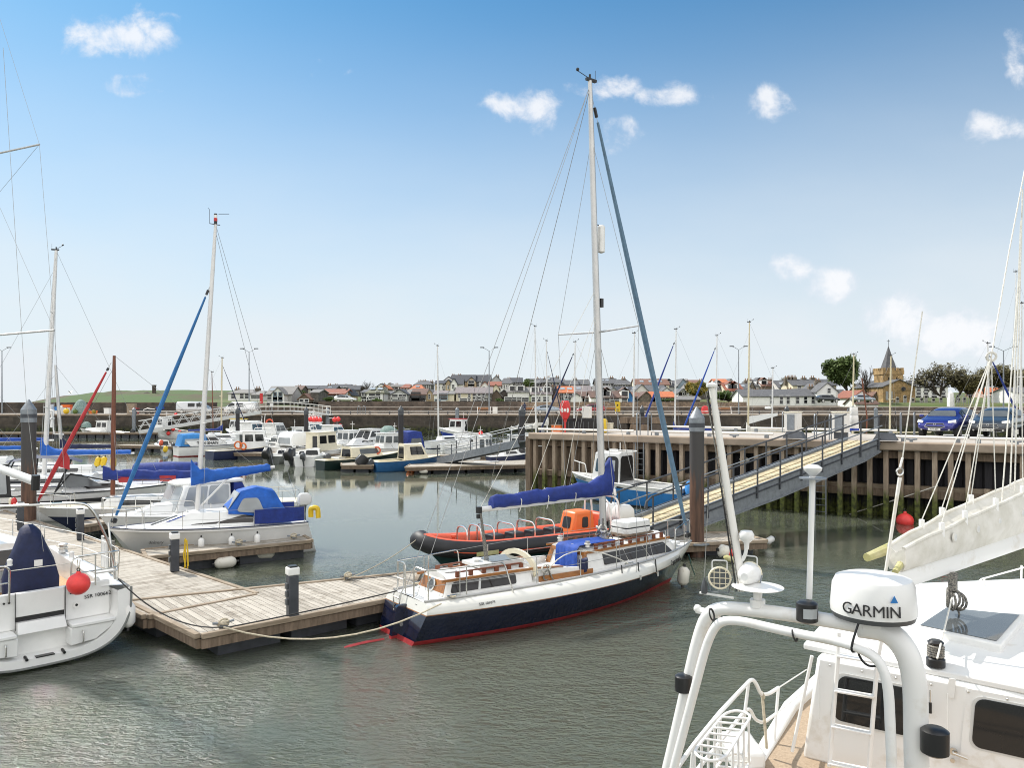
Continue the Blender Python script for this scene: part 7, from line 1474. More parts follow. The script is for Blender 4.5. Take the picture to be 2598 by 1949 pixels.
furl(t,(hl.L*.985,0,1.0),(hl.L*.725,0,1.3+5.1),.075,M.sail_red); G().rings([[(hl.L*.91,-.02,2.45),(hl.L*.87,-.02,2.3),(hl.L*.87,.02,2.3),(hl.L*.91,.02,2.45)],[(hl.L*.885,-.02,3.05),(hl.L*.87,-.02,2.75),(hl.L*.87,.02,2.75),(hl.L*.885,.02,3.05)]],M.sail_red).obj('jib_clew',t)
# white and black sports cruiser with black canvas frame
t, hl = motorboat('white sports cruiser with black stripe and open black canvas frame',(-21.2,31.2),(-15.4,34.2),'none',M.gelcoat,fb=1.2,fs=1.1,B=2.4,rail=M.black,boot=M.gelcoat,name='sports_cruiser',cat='motor boat',tb=.92)
LB = hl.L
for sd in (-1,1):
 G().rings([[(q.x,sd*(q.y+.012),q.z-a) for a,q in ((.45,q_),(.25,q_))] for q_ in [hl.at(tt,1) for tt in (.02,.2,.4,.6,.8)]],M.black,False,False,False).obj('stripe',t)
c = cab(LB*.40,LB*.92,.85,.6,1.1,1.5,0,1.6,.2,.15); cabin(t,c,M.gelcoat,'coachroof',.08,.05); panes(t,c,[('s',.3,.8,.3,.75)],M.perspex)
for x0, x1, z1 in ((.2,.8,2.5),(1.5,1.6,2.62),(2.3,2.9,2.5)): G().tube(rounded([(x0,-.95,1.1),(x1,-.9,z1),(x1,.9,z1),(x0,.95,1.1)],.2),.03,M.black,6).obj('canvas_hoop',t)
G().rings([[(x,y,z+.05*(1-abs(y))) for y in (-.92,-.5,0,.5,.92)] for x,z in ((.6,2.42),(1.6,2.6),(2.9,2.5),(3.3,2.35))],M.canvas_navy,False,False,False).obj('canvas_top',t)
G().rings([[(-.02,-1.0,1.0),(.85,-1.05,1.0),(.75,-1.0,2.4),(.3,-.95,2.35)],[(-.02,-.98,1.0),(.85,-1.03,1.0),(.75,-.98,2.4),(.3,-.93,2.35)]],M.black).obj('canvas_side',t)
G().panel([(.15,-1.01,1.2),(.7,-1.07,1.2),(.65,-1.01,2.2),(.35,-.99,2.2)],0,1,0,1,.02,M.glass_pale,.05).obj('canvas_window',t)
G().panel([(LB*.40,-.85,1.35),(LB*.62,-.72,1.35),(LB*.50,-.6,1.85),(LB*.40,-.72,1.9)],0,1,0,1,.01,M.glass_grey).tube([(LB*.36,-.95,1.2),(LB*.44,-.75,1.9),(LB*.66,-.4,1.5)],.03,M.black,6).obj('windscreen',t)
yacht('white yacht with a tall mast and bright blue sail cover at the left',(-17.1,37.6),(-26.2,34.6),WH,M.canvas_bright,'mast_white',mx=.53,mh=10.6,rake=.5,furlm=None,fb=1.2,B=2.9,boom=.40,seed=31,mr=.105,bz=1.0,cw=.2,lean=.0,spr=((.30,.75,.0),(.72,.5,0)))
t, hl = yacht('white yacht with a shorter grey mast carrying a wind generator',(-21.3,44),(-28.5,41.2),WH,M.canvas_navy,'alloy',mx=.5,mh=5.6,rake=-.35,furlm=None,fb=1.1,boom=.34,seed=32,head=False,spr=((.35,.5,0),),mr=.09)
c_ = Vector((hl.L*.5+.45,.35,4.0)); g = G()
for k in range(6): a = k * math.pi / 3; g.tube([c_,c_+Vector((0,math.cos(a),math.sin(a)))*.55],[.07,.05],M.white_paint,5)
g.ball(c_,.11,M.white_paint,8).tube([c_,c_+Vector((-.1,0,-.85)),c_+Vector((-.5,-.3,-.9))],.04,M.white_paint,5).obj('wind_generator',t)
t, hl = motorboat('white runabout with a dark blue cover and yellow fenders behind the red furled jib',(-19.7,38.3),(-14.2,40.2),'cuddy',M.gelcoat,fb=1.0,fs=.9,B=2.1,ch=.6,name='runabout',cat='motor boat'); canopy(t,.6,4.0,.8,.95,1.75,M.canvas_royal,None,'cover',pane=False)
for x, y, ax, lb in ((263,1171,(.3,0,1),'middle'),(288,1173,(0,0,1),'right'),(248,1172,(.3,0,1),'left')): fender(P(x,y,38),ax,.5,.14,M.yellow,'yellow fender below the bright blue sail cover, %s of three' % lb)
yacht('yacht with a long navy sail cover at the left edge, lower of two',(-25.0,41),(-33,38),WH,M.canvas_bright,'mast_white',mx=.78,mh=8.5,rake=-.3,furlm=None,fb=1.2,boom=.75,seed=33)
yacht('yacht with a long blue sail cover at the left edge, upper of two',(-27.5,47),(-36,44),WH,M.canvas_blue,'mast_white',mx=.80,mh=9,rake=-.3,furlm=None,fb=1.4,boom=.75,seed=34)
t, hl = motorboat('white cruiser at the left edge behind the grey pile',(-21.6,33.2),(-26,31),'cruiser',M.gelcoat,fb=1.1,fs=1.0,B=2.3,ch=1.2,name='cabin_cruiser',cat='cabin cruiser')
tag(G().ball((0,0,0),.12,M.red,10,(.8,.8,1.5)).ball((-.12,0,.02),.11,M.cream,10,(.6,.8,1.4)).obj('net_float',loc=P(36,1275,27.5)),'red and cream float hung beside the service pedestal at the left edge','float')
# seagull
t = thing('gull','white gull gliding left of the red furled jib','gull',P(179,998,80)); G().rings([[(x,y*1.,z) for y,z in ((-w_,0),(0,w_*.7),(w_,0),(0,-w_*.7))] for x,w_,z in ((-.28,.01,0),(-.1,.07,0),(.12,.06,0),(.25,.01,0))],M.gelcoat).rings([[(-.1,0,.03),(.08,0,.03),(.04,.3,.28),(-.08,.3,.28)],[(-.1,0,.045),(.08,0,.045),(.04,.3,.29),(-.08,.3,.29)]],M.gelcoat_grey).rings([[(-.1,0,.03),(.08,0,.03),(.0,-.3,.22),(-.1,-.3,.22)],[(-.1,0,.045),(.08,0,.045),(0,-.3,.23),(-.1,-.3,.23)]],M.gelcoat_grey).obj('body',t)
# ================================================================== LEFT YACHT seen from astern
ly = thing('stern_yacht','white yacht with a stepped open stern, navy wheel cover and stainless stern rails','yacht',(-8.47,13.95,0),math.atan2(.70,-.714))
def outl(k,zb,ztp,n=16):                        # half outline keel -> sheer, superellipse
 return [(1.50*k*math.sin(math.pi/2*i/n) ** .62,ztp-(ztp-zb)*math.cos(math.pi/2*i/n) ** .75) for i in range(n+1)]
def ringy(x,k,zb,ztp,tilt=0.): h = outl(k,zb,ztp); return [(x+tilt*(z-zb),-y,z) for y,z in h[::-1]] + [(x+tilt*(z-zb),y,z) for y,z in h[1:]]
g = G(); g.rings([ringy(0,1,.06,1.22,.08),ringy(.6,1.04,-.02,1.22),ringy(2,1.08,-.1,1.24),ringy(4.5,1.05,-.2,1.3),ringy(7,.72,-.2,1.36),ringy(9.0,.06,.5,1.42)],M.gelcoat,False,False,False); g.obj('hull',ly,ang=60)
rim = ringy(-.012,1.0,.06,1.22,.08); inn = [(x+.0,y*.86,.06+(z-.06)*.83+.16) for x,y,z in rim]
inn = [(x,max(-1.26,min(1.26,y)),z) for x,y,z in inn]
g = G(); g.rings([rim,inn],M.gelcoat,False,False,False); g.rings([inn,[(x+.34,y*.98,z*.98+.03) for x,y,z in inn]],M.gelcoat,False,False,False)
g.obj('transom_rim',ly,ang=50)
G().tube([(x-.01,y*1.005,z) for x,y,z in rim],.022,M.hull_grey,5).obj('rubbing_strip',ly)
ins = [(x+.34,y*.98,z*.98+.03) for x,y,z in inn]
G().add(ins,[tuple(range(len(ins)))[::-1]],M.gelcoat).obj('transom_panel',ly)
for sd in (-1,1):                                # moulded seats either side of the gate
 y0, y1 = sorted((sd*.44,sd*1.20)); ym = sd * .62
 G().rings([[(.02,sd*.42,.30),(.02,sd*.85,.34),(.02,sd*1.12,.52),(.02,sd*1.18,.62),(.02,sd*.42,.62)],[(.42,sd*.42,.30),(.42,sd*.85,.34),(.42,sd*1.14,.52),(.42,sd*1.2,.62),(.42,sd*.42,.62)]],M.gelcoat).obj('locker',ly,bevel=.015)
 G().bx(-.01,.42,y0-.0,y1,.625,.70,M.gelcoat).obj('stern_seat',ly,bevel=.02)
 G().tube(rounded([(.01,ym,.34),(-.04,ym,.34),(-.04,ym,.55),(.01,ym,.55)],.04,3),.013,M.steel,6).obj('locker_handle',ly)
G().bx(.0,.45,-.42,.42,.16,.21,M.cream).bx(.4,.46,-.42,.42,.2,.7,M.white_worn).obj('bathing_platform',ly)
for y in (-.3,.3): G().tube([(-.05,y,.22),(.1,y,.25)],.026,M.black,6).obj('ladder_grip',ly)
G().bx(-.02,.1,-.15,.15,.215,.235,M.black).obj('ladder_tread',ly)
G().bx(.30,.36,-.40,.40,.93,1.36,M.gelcoat).obj('gate_panel',ly,bevel=.012); G().bx(.33,.40,-.40,.40,.84,.93,M.black).obj('gate_gap',ly); G().rings([[(.14,-.4,.64),(.36,-.4,.64),(.36,.4,.64),(.14,.4,.64)],[(.22,-.38,.84),(.36,-.38,.84),(.36,.38,.84),(.22,.38,.84)]],M.gelcoat).obj('folding_step',ly,bevel=.012)
for sd in (-1,1): G().bx(.28,.305,sd*.405-.004,sd*.405+.004,.7,1.38,M.black).obj('gate_seam',ly)
for y in (-.5,-.56,.5,.58): G().lathe([(.02,0),(.02,.02)],M.black,8,(.30,y,1.22),(-1,0,0)).obj('drain',ly)
G().lathe([(.06,0),(.06,.01)],M.white_paint,14,(.31,-.60,.98),(-1,0,0)).lathe([(.025,.01),(.025,.015)],M.black,10,(.31,-.60,.98),(-1,0,0)).obj('socket_plate',ly)
text('registration_number','SSR 100662',.10,M.black,ly,(.325,-.98,1.1),(0,-1,.03),(0,0,1))
# deck, cockpit and coamings
G().rings([[(.3,y*1.49,1.22+dz),(1.8,y*1.6,1.24+dz),(4.4,y*1.57,1.3+dz),(7,y*1.07,1.36+dz),(8.9,y*.12,1.42+dz)] for y,dz in ((-1,0),(-.72,.04),(-.70,.04))],M.gelcoat,False,False,False).rings([[(.3,y*1.49,1.22+dz),(1.8,y*1.6,1.24+dz),(4.4,y*1.57,1.3+dz),(7,y*1.07,1.36+dz),(8.9,y*.12,1.42+dz)] for y,dz in ((.70,.04),(.72,.04),(1,0))],M.gelcoat,False,False,False).obj('side_deck',ly)
for sd in (-1,1): G().rings([[(.45,sd*.95,.7),(.45,sd*1.08,.7),(.45,sd*1.06,1.4),(.45,sd*.98,1.4)],[(1.6,sd*.95,.7),(1.6,sd*1.12,.7),(1.6,sd*1.08,1.5),(1.6,sd*.98,1.5)],[(3.3,sd*.85,.7),(3.3,sd*1.1,.7),(3.3,sd*1.04,1.68),(3.3,sd*.9,1.68)]],M.gelcoat).obj('coaming',ly,bevel=.03)
G().bx(.4,3.3,-1.0,1.0,.74,.80,M.teak).obj('cockpit_sole',ly);
for sd in (-1,1): G().bx(.75,3.2,sd*.7-.26,sd*.7+.26,.8,1.12,M.gelcoat).obj('cockpit_seat',ly,bevel=.02); G().bx(.8,3.15,sd*.7-.22,sd*.7+.22,1.122,1.135,M.teak).obj('teak_slats',ly)
G().bx(.34,.44,-1.2,1.2,.7,1.36,M.gelcoat).obj('cockpit_end',ly,bevel=.02)
c = cab(3.3,7.4,1.0,.85,1.25,1.72,.1,.8,.5,.4); cabin(ly,c,M.gelcoat,'coachroof',.05,.06); panes(ly,c,[('s',.1,.8,.3,.75),('p',.1,.8,.3,.75),('r',.3,.7,.1,.9)],M.perspex)
for y in (-1.0,1.0): G().lathe([(.10,0),(.075,.06),(.07,.13),(.095,.17),(.06,.19)],M.alloy,12,(2.6,y,1.62)).torus((2.6,y,1.71),.08,.02,M.rope_white,n=12).obj('sheet_winch',ly)
# wheel under its navy cover
prof = [(-.42,.80),(-.46,1.2),(-.47,1.55),(-.40,1.85),(-.27,2.15),(-.17,2.42),(-.08,2.49),(.08,2.49),(.17,2.42),(.27,2.15),(.40,1.85),(.47,1.55),(.46,1.2),(.42,.8)]
G().rings([[(x,y*k,.8+(z-.8)*kz) for y,z in prof] for x,k,kz in ((.82,.86,.84),(.86,.98,.88),(1.0,1.0,.97),(1.12,.85,1.0),(1.25,.55,.98))],M.canvas_navy).obj('wheel_cover',ly,ang=60)
G().bx(.81,.815,-.16,-.02,1.72,1.84,M.white_paint).obj('cover_label',ly)
# stern rails
for sd in (-1,1):
 G().tube(rounded([(.30,sd*.50,1.22),(.24,sd*.50,1.90),(.3,sd*1.30,1.90),(.62,sd*1.47,1.86),(.72,sd*1.46,1.24)],.13,5),.019,M.steel,8).obj('stern_rail',ly)
 G().tube([(.28,sd*.92,1.3),(.27,sd*.92,1.90)],.016,M.steel,6).obj('rail_post',ly); G().tube(rounded([(.30,sd*.52,1.58),(.33,sd*1.3,1.58),(.68,sd*1.46,1.56)],.12,5),.013,M.steel,6).obj('lower_rail',ly)
 G().lathe([(.05,0),(.04,.03),(.045,.1),(.02,.12)],M.white_paint,10,(.25,sd*.50,1.9)).obj('rail_cap',ly)
 for i in range(4):
  x = 1.5 + i * 1.7; yy = sd * (1.55 if i < 2 else 1.5-.27*(i-1)); G().tube([(x,yy,1.26),(x,yy,1.90)],.014,M.steel,6).obj('stanchion',ly)
 for zz in (1.88,1.58): G().tube([(.68,sd*1.47,zz),(1.5,sd*1.55,zz),(3.2,sd*1.55,zz),(4.9,sd*1.23,zz),(6.6,sd*.96,zz),(8.6,sd*.2,zz+.1)],.008,M.white_paint,5).obj('guard_wire',ly)
 G().tube([(.9,sd*1.47,1.25),(1.2,sd*1.45,2.35)],.02,M.steel,6).obj('bimini_leg',ly)
G().tube([(.25,-.48,1.8),(.25,.48,1.8)],.008,M.rope_white,5).obj('gate_line',ly)
G().rings([[(.35,-.95,1.50),(.35,-1.35,1.50),(.62,-1.44,1.50),(.62,-.95,1.5)],[(.35,-.95,1.53),(.35,-1.35,1.53),(.62,-1.44,1.53),(.62,-.95,1.53)]],M.gelcoat_grey).obj('rail_seat',ly,bevel=.01)
a0, a1, a2 = P(-40,1288,14.6), P(196,1276,14.7), P(288,1404,15.2)
G().tube(rounded([a0,a1,P(232,1284,14.8),a2,P(292,1470,15.2)],.4,6),.026,M.steel,8).obj('stern_arch',ly,wpar=False).parent = None
o = bpy.data.objects['stern_arch.001'] if 'stern_arch.001' in bpy.data.objects else bpy.data.objects['stern_arch']
o.parent = ly; o.matrix_parent_inverse = ly.matrix_basis.inverted()
g = G()
for i in range(4): g.torus((1.25+i*.03,-1.56,1.55-i*.05),.12,.02,M.rope_grey,(.2,1,.1*i),12,5)
g.tube([(1.3,-1.56,1.3),(1.3,-1.56,1.95)],.05,M.rope_grey,6).obj('rope_hank',ly)
G().tube([(1.7,-1.6,1.3),(1.7,-1.6,1.95),(2.1,-1.62,1.95),(2.1,-1.62,1.3)],.025,M.gelcoat_grey,6).tube([(1.8,-1.6,1.3),(1.8,-1.6,1.9)],.03,M.white_paint,6).tube([(1.95,-1.6,1.3),(1.95,-1.6,1.9)],.03,M.white_paint,6).obj('stowed_ladder',ly)
# boom, mast, spreaders of the same yacht (mast stands left of the frame)
def lw(p): return ly.matrix_basis.inverted() @ Vector(p)
ln = lambda a, b, r, m, nm, n=8: G().tube([lw(a),lw(b)],r,m,n).obj(nm,ly)
be = P(90,1222,14.5); ms = Vector((-12.9,18.2,1.7)); ln(be,(-12.8,18.1,3.55),.085,M.mast_white,'boom',10); ln(be+Vector((.02,-.02,.12)),be+Vector((.0,0,-.16)),.075,M.black,'boom_end')
ln(ms,(-12.9,18.2,16.5),.1,M.mast_white,'mast',10)
for (x,y) in ((100,366),(138,838)): ln((-12.9,18.2,P(x,y,17.4).z-.1),P(x,y,17.4),.022,M.alloy,'spreader')
s1, s2 = P(100,366,17.4), P(138,838,17.4)
for a, b in ((s1,(-12.9,18.2,16.4)),(s1,s2),(s2,P(172,1330,16.4)),(s2,(-12.9,18.2,11.2)),(s1,(-12.9,18.2,8.9)),(P(8,120,14.6),P(66,1010,14.6)),(P(66,1010,14.6),P(110,1400,14.6))): ln(a,b,.0045,M.wire,'shroud',4)
t = buoy(P(199,1482,14.05),.20,M.buoy_red,'bright pinkish red ball fender hanging from the left yacht stern rail','ball_fender',sq=(1,1,1))
G().tube([(0,0,.27),(-.02,0,.44)],.008,M.rope,4).tube([(.02,0,.27),(.03,0,.44)],.008,M.rope,4).obj('lanyard',t)
# ================================================================== FOREGROUND MOTOR SAILER (lower right)
fg = thing('motor_sailer','white motor sailer with tubular stern arch, radar dome and grey sail cover','boat',(3.2,7.2,0))
E2, A2 = Vector((.79,-.61,0)), Vector((.6,.8,0)); WP = M.white_paint; ob = lambda g, nm, **k: g.obj(nm,fg,wpar=True,**k)
AF, AR = (1.62,6.02), (1.74,6.24)
pf = lambda *q: [OP(x,y,AF,E2) for x,y in q]; pr = lambda *q: [OP(x,y,AR,E2) for x,y in q]
# hull, deck
dk = [(1.25,6.2),(2.55,8.0),(3.35,9.3),(5.2,11.6),(9.5,12.5),(9.5,4.2),(4.2,3.6),(2.2,4.6)]
ob(G().prism(dk,-.4,1.02,M.gel_worn),'hull'); ob(G().prism([(x+(3.5-x)*.03,y+(7-y)*.03) for x,y in dk],1.02,1.10,M.tan_deck),'deck')
bw = [Vector((*q,1.02)) for q in dk[:4]]
ob(G().rings([[q+Vector((-.06,.05,0)),q+Vector((.08,-.06,0)),q+Vector((.07,-.05,h)),q+Vector((-.05,.04,h))] for q,h in zip(bw,(.08,.10,.16,.2))],M.gel_worn,cap0=True),'bulwark',bevel=.02)
# wheelhouse
w0, w1 = Vector((3.02,8.06,0)), Vector((5.9,5.95,0)); dw = (w1-w0).normalized(); nw = Vector((-dw.y,dw.x,0)); up = Vector((0,0,1))
rz_ = 2.18; bl, br = w0 + dw * .10, w1; bk = nw * 2.6
ob(G().rings([[bl-dw*.08+up*1.08,br+up*1.08,br+bk+up*1.08,bl-dw*.04+bk+up*1.08],[bl+dw*.06+nw*.03+up*rz_,br+nw*.03+up*rz_,br+bk+up*rz_,bl+dw*.1+bk+up*rz_]],M.gel_worn),'wheelhouse',bevel=.04)
wq = lambda y0: [bl-dw*.08+up*1.08,br+up*1.08,br+nw*.03+up*rz_,bl+dw*.06+nw*.03+up*rz_]
Q = wq(0); Lw = (br-bl).length
def wpan(px0,px1,py0,py1,off,m,nm,rad=.07,seg=5):
 def uv_(x,y): p = OP(x,y,(w0.x,w0.y),dw); return ((p-Q[0]).dot(dw)/Lw,(p.z-1.08)/(rz_-1.08))
 (u0,v1), (u1,v0) = uv_(px0,py0), uv_(px1,py1); return ob(G().panel(Q,u0,u1,v0,v1,off,m,rad,seg=seg),nm)
wpan(2088,2300,1700,1874,.016,M.gelcoat_grey,'window_frame',.09); wpan(2098,2290,1708,1866,.024,M.glass_dark,'window',.08)
wpan(2416,2640,1742,1985,.014,M.gel_worn,'door',.03); wpan(2434,2606,1758,1932,.022,M.gelcoat_grey,'door_window_frame',.09); wpan(2442,2598,1765,1924,.03,M.glass_dark,'door_window',.08)
q = OP(2420,1905,(w0.x,w0.y),dw) - nw * .05; ob(G().lathe([(.035,0),(.035,.02)],M.steel,10,q+nw*.03,-nw).tube([q,q-nw*.03,q-nw*.03+dw*.12-up*.02],.011,M.steel,6),'door_handle')
q = OP(2418,1928,(w0.x,w0.y),dw) - nw * .03; ob(G().lathe([(.02,0),(.02,.02)],M.steel,10,q+nw*.01,-nw),'door_lock')
wpan(2370,2388,1716,1768,.02,WP,'hook_plate',.01); q = OP(2362,1785,(w0.x,w0.y),dw) - nw * .05; ob(G().tube([q+up*.14,q+up*.02],.006,M.steel,5).tube([q+up*.02,q-up*.08],.016,M.black,6),'hanging_key')
# roof with crown
ra, rb_, rc, rd = W(2038,1648,rz_), W(2082,1602,rz_), W(2325,1500,rz_), Vector((9.5,11.4,rz_)); re_, rf = Vector((9.5,3.4,rz_)), w1 + dw * .6 - nw * .12 + up * rz_
rt = [(ra,0),(rb_,.02),(rc,.05),(rd,.05),(re_,.03),(rf,0)]
ctr = Vector((5.2,8.2,rz_+.17))
g = G(); g.rings([[q for q,h in rt],[q+up*(.06+h) for q,h in rt],[q.lerp(ctr,.12)+up*.09 for q,h in rt],[q.lerp(ctr,.5)+up*.10 for q,h in rt]],M.gel_worn); ob(g,'wheelhouse_roof',bevel=.015,ang=50)
hq = [W(x,y,2.42) for x,y in ((2314,1592),(2540,1640),(2606,1562),(2392,1541))]
ob(G().slab([q-up*.09 for q in hq],(0,0,.10),WP),'roof_hatch',bevel=.015); hc = sum(hq,Vector()) / 4; ob(G().slab([hc.lerp(q,.86)+up*.012 for q in hq],(0,0,.006),M.glass_grey),'hatch_glass')
q = W(2374,1690,2.26); wo_ = ob(G().lathe([(.085,0),(.085,.07),(.06,.09),(.055,.18),(.075,.23),(.05,.25)],M.black,16,q),'roof_winch')
g = G()
for i in range(5): g.torus(q+up*(.10+i*.022),.068,.013,M.rope_grey,(.05,.05,1),14,5)
ob(g,'winch_rope')
# arch tubes
ob(G().tube(rounded(pr((1668,2060),(1697,1949),(1779,1590),(1808,1542),(1907,1547),(2121,1577),(2262,1606),(2321,1690),(2324,1949),(2328,2100)),.28,6),[.047]*40+[.075]*30 if False else .055,M.gel_worn,12),'stern_arch',ang=180)
ob(G().tube(rounded(pr((2180,1590),(2266,1602),(2322,1690),(2325,1949),(2330,2100)),.28,8),.082,M.gel_worn,14),'arch_post',ang=180)
ob(G().tube(rounded(pf((1672,2090),(1710,1949),(1800,1607),(1840,1566),(1993,1603),(2173,1637),(2252,1690),(2263,1949),(2266,2100)),.25,6),.035,M.gel_worn,12),'arch_rail',ang=180)
ob(G().tube(pr((1768,1548),(1826,1562)),.03,WP,8).ball(pr((1770,1545))[0],.035,WP,8),'arch_fitting')
for x, y in ((1806,1560),(2016,1612)): ob(G().torus(pf((x,y))[0],.045,.008,M.rope_dark,(.8,-.5,.3),12,4),'lashing')
# radar dome with lettering
rc_ = OP(2215,1517,AR,E2); gl_ = G().lathe([(.20,-.155),(.275,-.135),(.287,-.10)],M.grey_plastic,28,rc_)
rdome = ob(G().lathe([(.287,-.10),(.29,-.06),(.276,.10),(.255,.145),(.2,.165),(.1,.175),(.01,.177)],M.gel_worn,32,rc_),'radar_dome',ang=40); ob(gl_,'radar_base'); ob(G().bx(rc_.x-.12,rc_.x+.12,rc_.y-.1,rc_.y+.1,rc_.z-.2,rc_.z-.14,M.gel_worn),'radar_bracket')
vd = Vector((-rc_.x,-rc_.y,0)).normalized(); a0_ = math.atan2(vd.y,vd.x)
for ch_, da in zip('GARMIN',(-.60,-.36,-.13,.125,.315,.50)):                  # letters wrap round the dome
 an = a0_ + da; n_ = Vector((math.cos(an),math.sin(an),0)); text('letter_'+ch_.lower(),ch_,.112,M.black,fg,rc_+n_*.293+up*(-.035),(-n_.y,n_.x,0),(-n_.x*.06,-n_.y*.06,1),.002,wpar=True)
an = a0_ + .47; n_ = Vector((math.cos(an),math.sin(an),0)); s_ = Vector((-n_.y,n_.x,0)); q = rc_ + n_ * .29 + up * .035
ob(G().slab([q-s_*.026,q+s_*.026,q+up*.05],n_*.004,M.hull_blue),'triangle_mark')
q = OP(2180,1585,AF,E2); ob(G().tube(bez(q+up*.02,q+Vector((-.1,0,-.25)),OP(2175,1650,AF,E2),8)+bez(OP(2175,1650,AF,E2),OP(2190,1700,AF,E2),OP(2225,1690,AF,E2),6),.009,M.black,6),'radar_cable')
# seams, fastenings and rust weeps
for px_, py_ in ((2080,1690),(2310,1735),(2405,1760)):
 q = OP(px_,py_,(w0.x,w0.y),dw) - nw * .012; ob(G().tube([q,q-up*.55],.004,M.gelcoat_grey,4),'seam')
for i in range(8):
 q = Q[3].lerp(Q[2],.04+i*.09) - up * .07 - nw * .02; ob(G().lathe([(.012,0),(.008,.006)],M.steel,8,q,-nw),'bolt')
# lamps, aerials, horn on the arch
def flood(x,y,face_,nm='floodlight'):
 c = OP(x,y,AR,E2); f = Vector(face_).normalized(); r = .088; s_ = f.cross(up).normalized()
 o = ob(G().lathe([(.03,-.12),(r*.75,-.09),(r,0),(r,.02)],M.gel_worn,18,c,f).lathe([(r*.9,.02),(r*.9,.024)],M.glass_grey,18,c,f),nm)
 g = G()
 for i in (-1,0,1): g.tube([c+f*.03+s_*i*.045-up*.08,c+f*.03+s_*i*.045+up*.08],.004,M.cream,4).tube([c+f*.03+up*i*.045-s_*.08,c+f*.03+up*i*.045+s_*.08],.004,M.cream,4)
 g.torus(c+f*.025,r*.97,.009,M.cream,f,18,5); ob(g,'lamp_grille'); ob(G().tube(rounded([c+s_*.06+up*.06,c+s_*.06+up*.14,c-s_*.06+up*.14,c-s_*.06+up*.06],.02,3),.006,M.gelcoat_grey,5).tube([c-s_*.1,c-s_*.07-up*.12,c+s_*.07-up*.12,c+s_*.1],.007,M.galv,5),'lamp_bracket')
flood(1826,1466,(-.25,-1,.05)); flood(1902,1456,(.6,.8,.05))
q = OP(1922,1489,AR,E2); ob(G().lathe([(.03,-.12),(.04,-.02),(.195,-.006),(.20,.0),(.03,.03)],M.gel_worn,28,q).lathe([(.06,-.16),(.06,-.1)],M.gel_worn,12,q),'dish_aerial',ang=30)
a, b = OP(1884,1500,AR,E2), OP(1806,985,AR,E2); b.y -= .0
ob(G().tube([a,b],[.036,.026],M.white_worn,10).lathe([(.02,0),(.045,.01),(.047,.03),(.02,.045)],M.gel_worn,16,b),'aerial_pole'); ob(G().tube([a+Vector((-.05,0,0)),b+Vector((-.035,0,-.06))],.007,M.rope_dark,5).tube([a+Vector((-.03,-.02,0)),b+Vector((-.05,0,-.03))],.005,M.rope_grey,5),'pole_cable')
q = OP(1894,1362,AR,E2); ob(G().tube(bez(OP(1876,1428,AR,E2),OP(1893,1418,AR,E2),q-up*.07,6),.015,M.gel_worn,8).lathe([(.018,-.1),(.022,-.05),(.055,-.02),(.06,.02),(.045,.045),(.01,.05)],M.gel_worn,16,q),'mushroom_aerial',ang=50)
q = OP(1787,1494,AR,E2); ob(G().lathe([(.025,-.04),(.03,0),(.02,.05),(.004,.09)],M.grey_plastic,10,q).tube([q-up*.04+E2*-.04,q-up*.04+E2*.25],.01,WP,5).tube([q+up*.09,OP(1798,1250,AR,E2)],.003,M.wire,4),'whip_aerial')
a, b = OP(2053,1520,AR,E2), OP(2062,1192,AR,E2); ob(G().tube([a,b],.022,M.gel_worn,10).lathe([(.10,-.07),(.10,-.06)],M.galv,20,b).lathe([(.02,-.05),(.065,-.005),(.068,.015),(.04,.035),(.005,.04)],M.gel_worn,18,b),'vhf_mast',ang=40)
def navlamp(x,y,s,p0=AR,lens=None):
 q = OP(x,y,p0,E2) - Vector((0,.09,0)); ob(G().lathe([(s*.4,-s*.62),(s*.6,-s*.5),(s*.6,s*.5),(s*.42,s*.62)],M.black,14,q),'nav_lamp',ang=40)
 if lens: ob(G().rings([[q+Vector((s*.61*math.sin(k),-s*.61*math.cos(k),h)) for k in (-.7,-.35,0,.35,.7)] for h in (-s*.28,s*.28)],lens,False,False,False),'lamp_lens')
navlamp(2036,1545,.13,AR,M.glass_pale); navlamp(1728,1725,.12); navlamp(2354,1868,.15)
# ladder against the wheelhouse
LP_ = (w0.x-nw.x*.25,w0.y-nw.y*.25); pl_ = lambda *q: [OP(x,y,LP_,dw) for x,y in q]
for pts in (((2128,1606),(2126,1667),(2104,1945)),((2236,1622),(2226,1676),(2204,1960))): ob(G().tube(pl_(*pts),.022,M.gel_worn,8),'ladder_stile')
for (a,b) in (((2126,1664),(2226,1680)),((2119,1752),(2219,1769)),((2111,1842),(2212,1862)),((2104,1936),(2205,1956))):
 a, b = pl_(a,b); ob(G().beam(a,b,.09,.022,M.gel_worn),'ladder_tread',bevel=.006)
# port rail, basket, stanchions
RP = (2.52,7.92); rp_ = lambda *q: [OP(x,y,RP,A2) for x,y in q]
ob(G().tube(rounded(rp_((1690,1990),(1759,1892),(1826,1809),(1908,1722),(1920,1738),(1930,1764),(1950,1762),(1975,1746)),.1,4),.02,M.gel_worn,8),'side_rail'); ob(G().tube(rounded(rp_((1760,1965),(1822,1890),(1884,1812),(1902,1796),(1914,1826),(1936,1836),(1968,1813)),.1,4),.018,M.gel_worn,8),'lower_rail')
for a, b in (((1975,1744),(1963,1890)),((1899,1735),(1882,1870)),((1826,1809),(1820,1960)),((1759,1892),(1750,2000))): ob(G().tube(rp_(a,b),.017,M.gel_worn,8),'rail_post')
for a, b in (((1975,1746),(2046,1700)),((1968,1813),(2044,1752))): ob(G().tube(rp_(a,b),.008,WP,5),'guard_wire')
a, b = pl_((2060,1665),(2010,1908)); ob(G().tube([a,b],.018,M.gel_worn,8),'roof_strut')
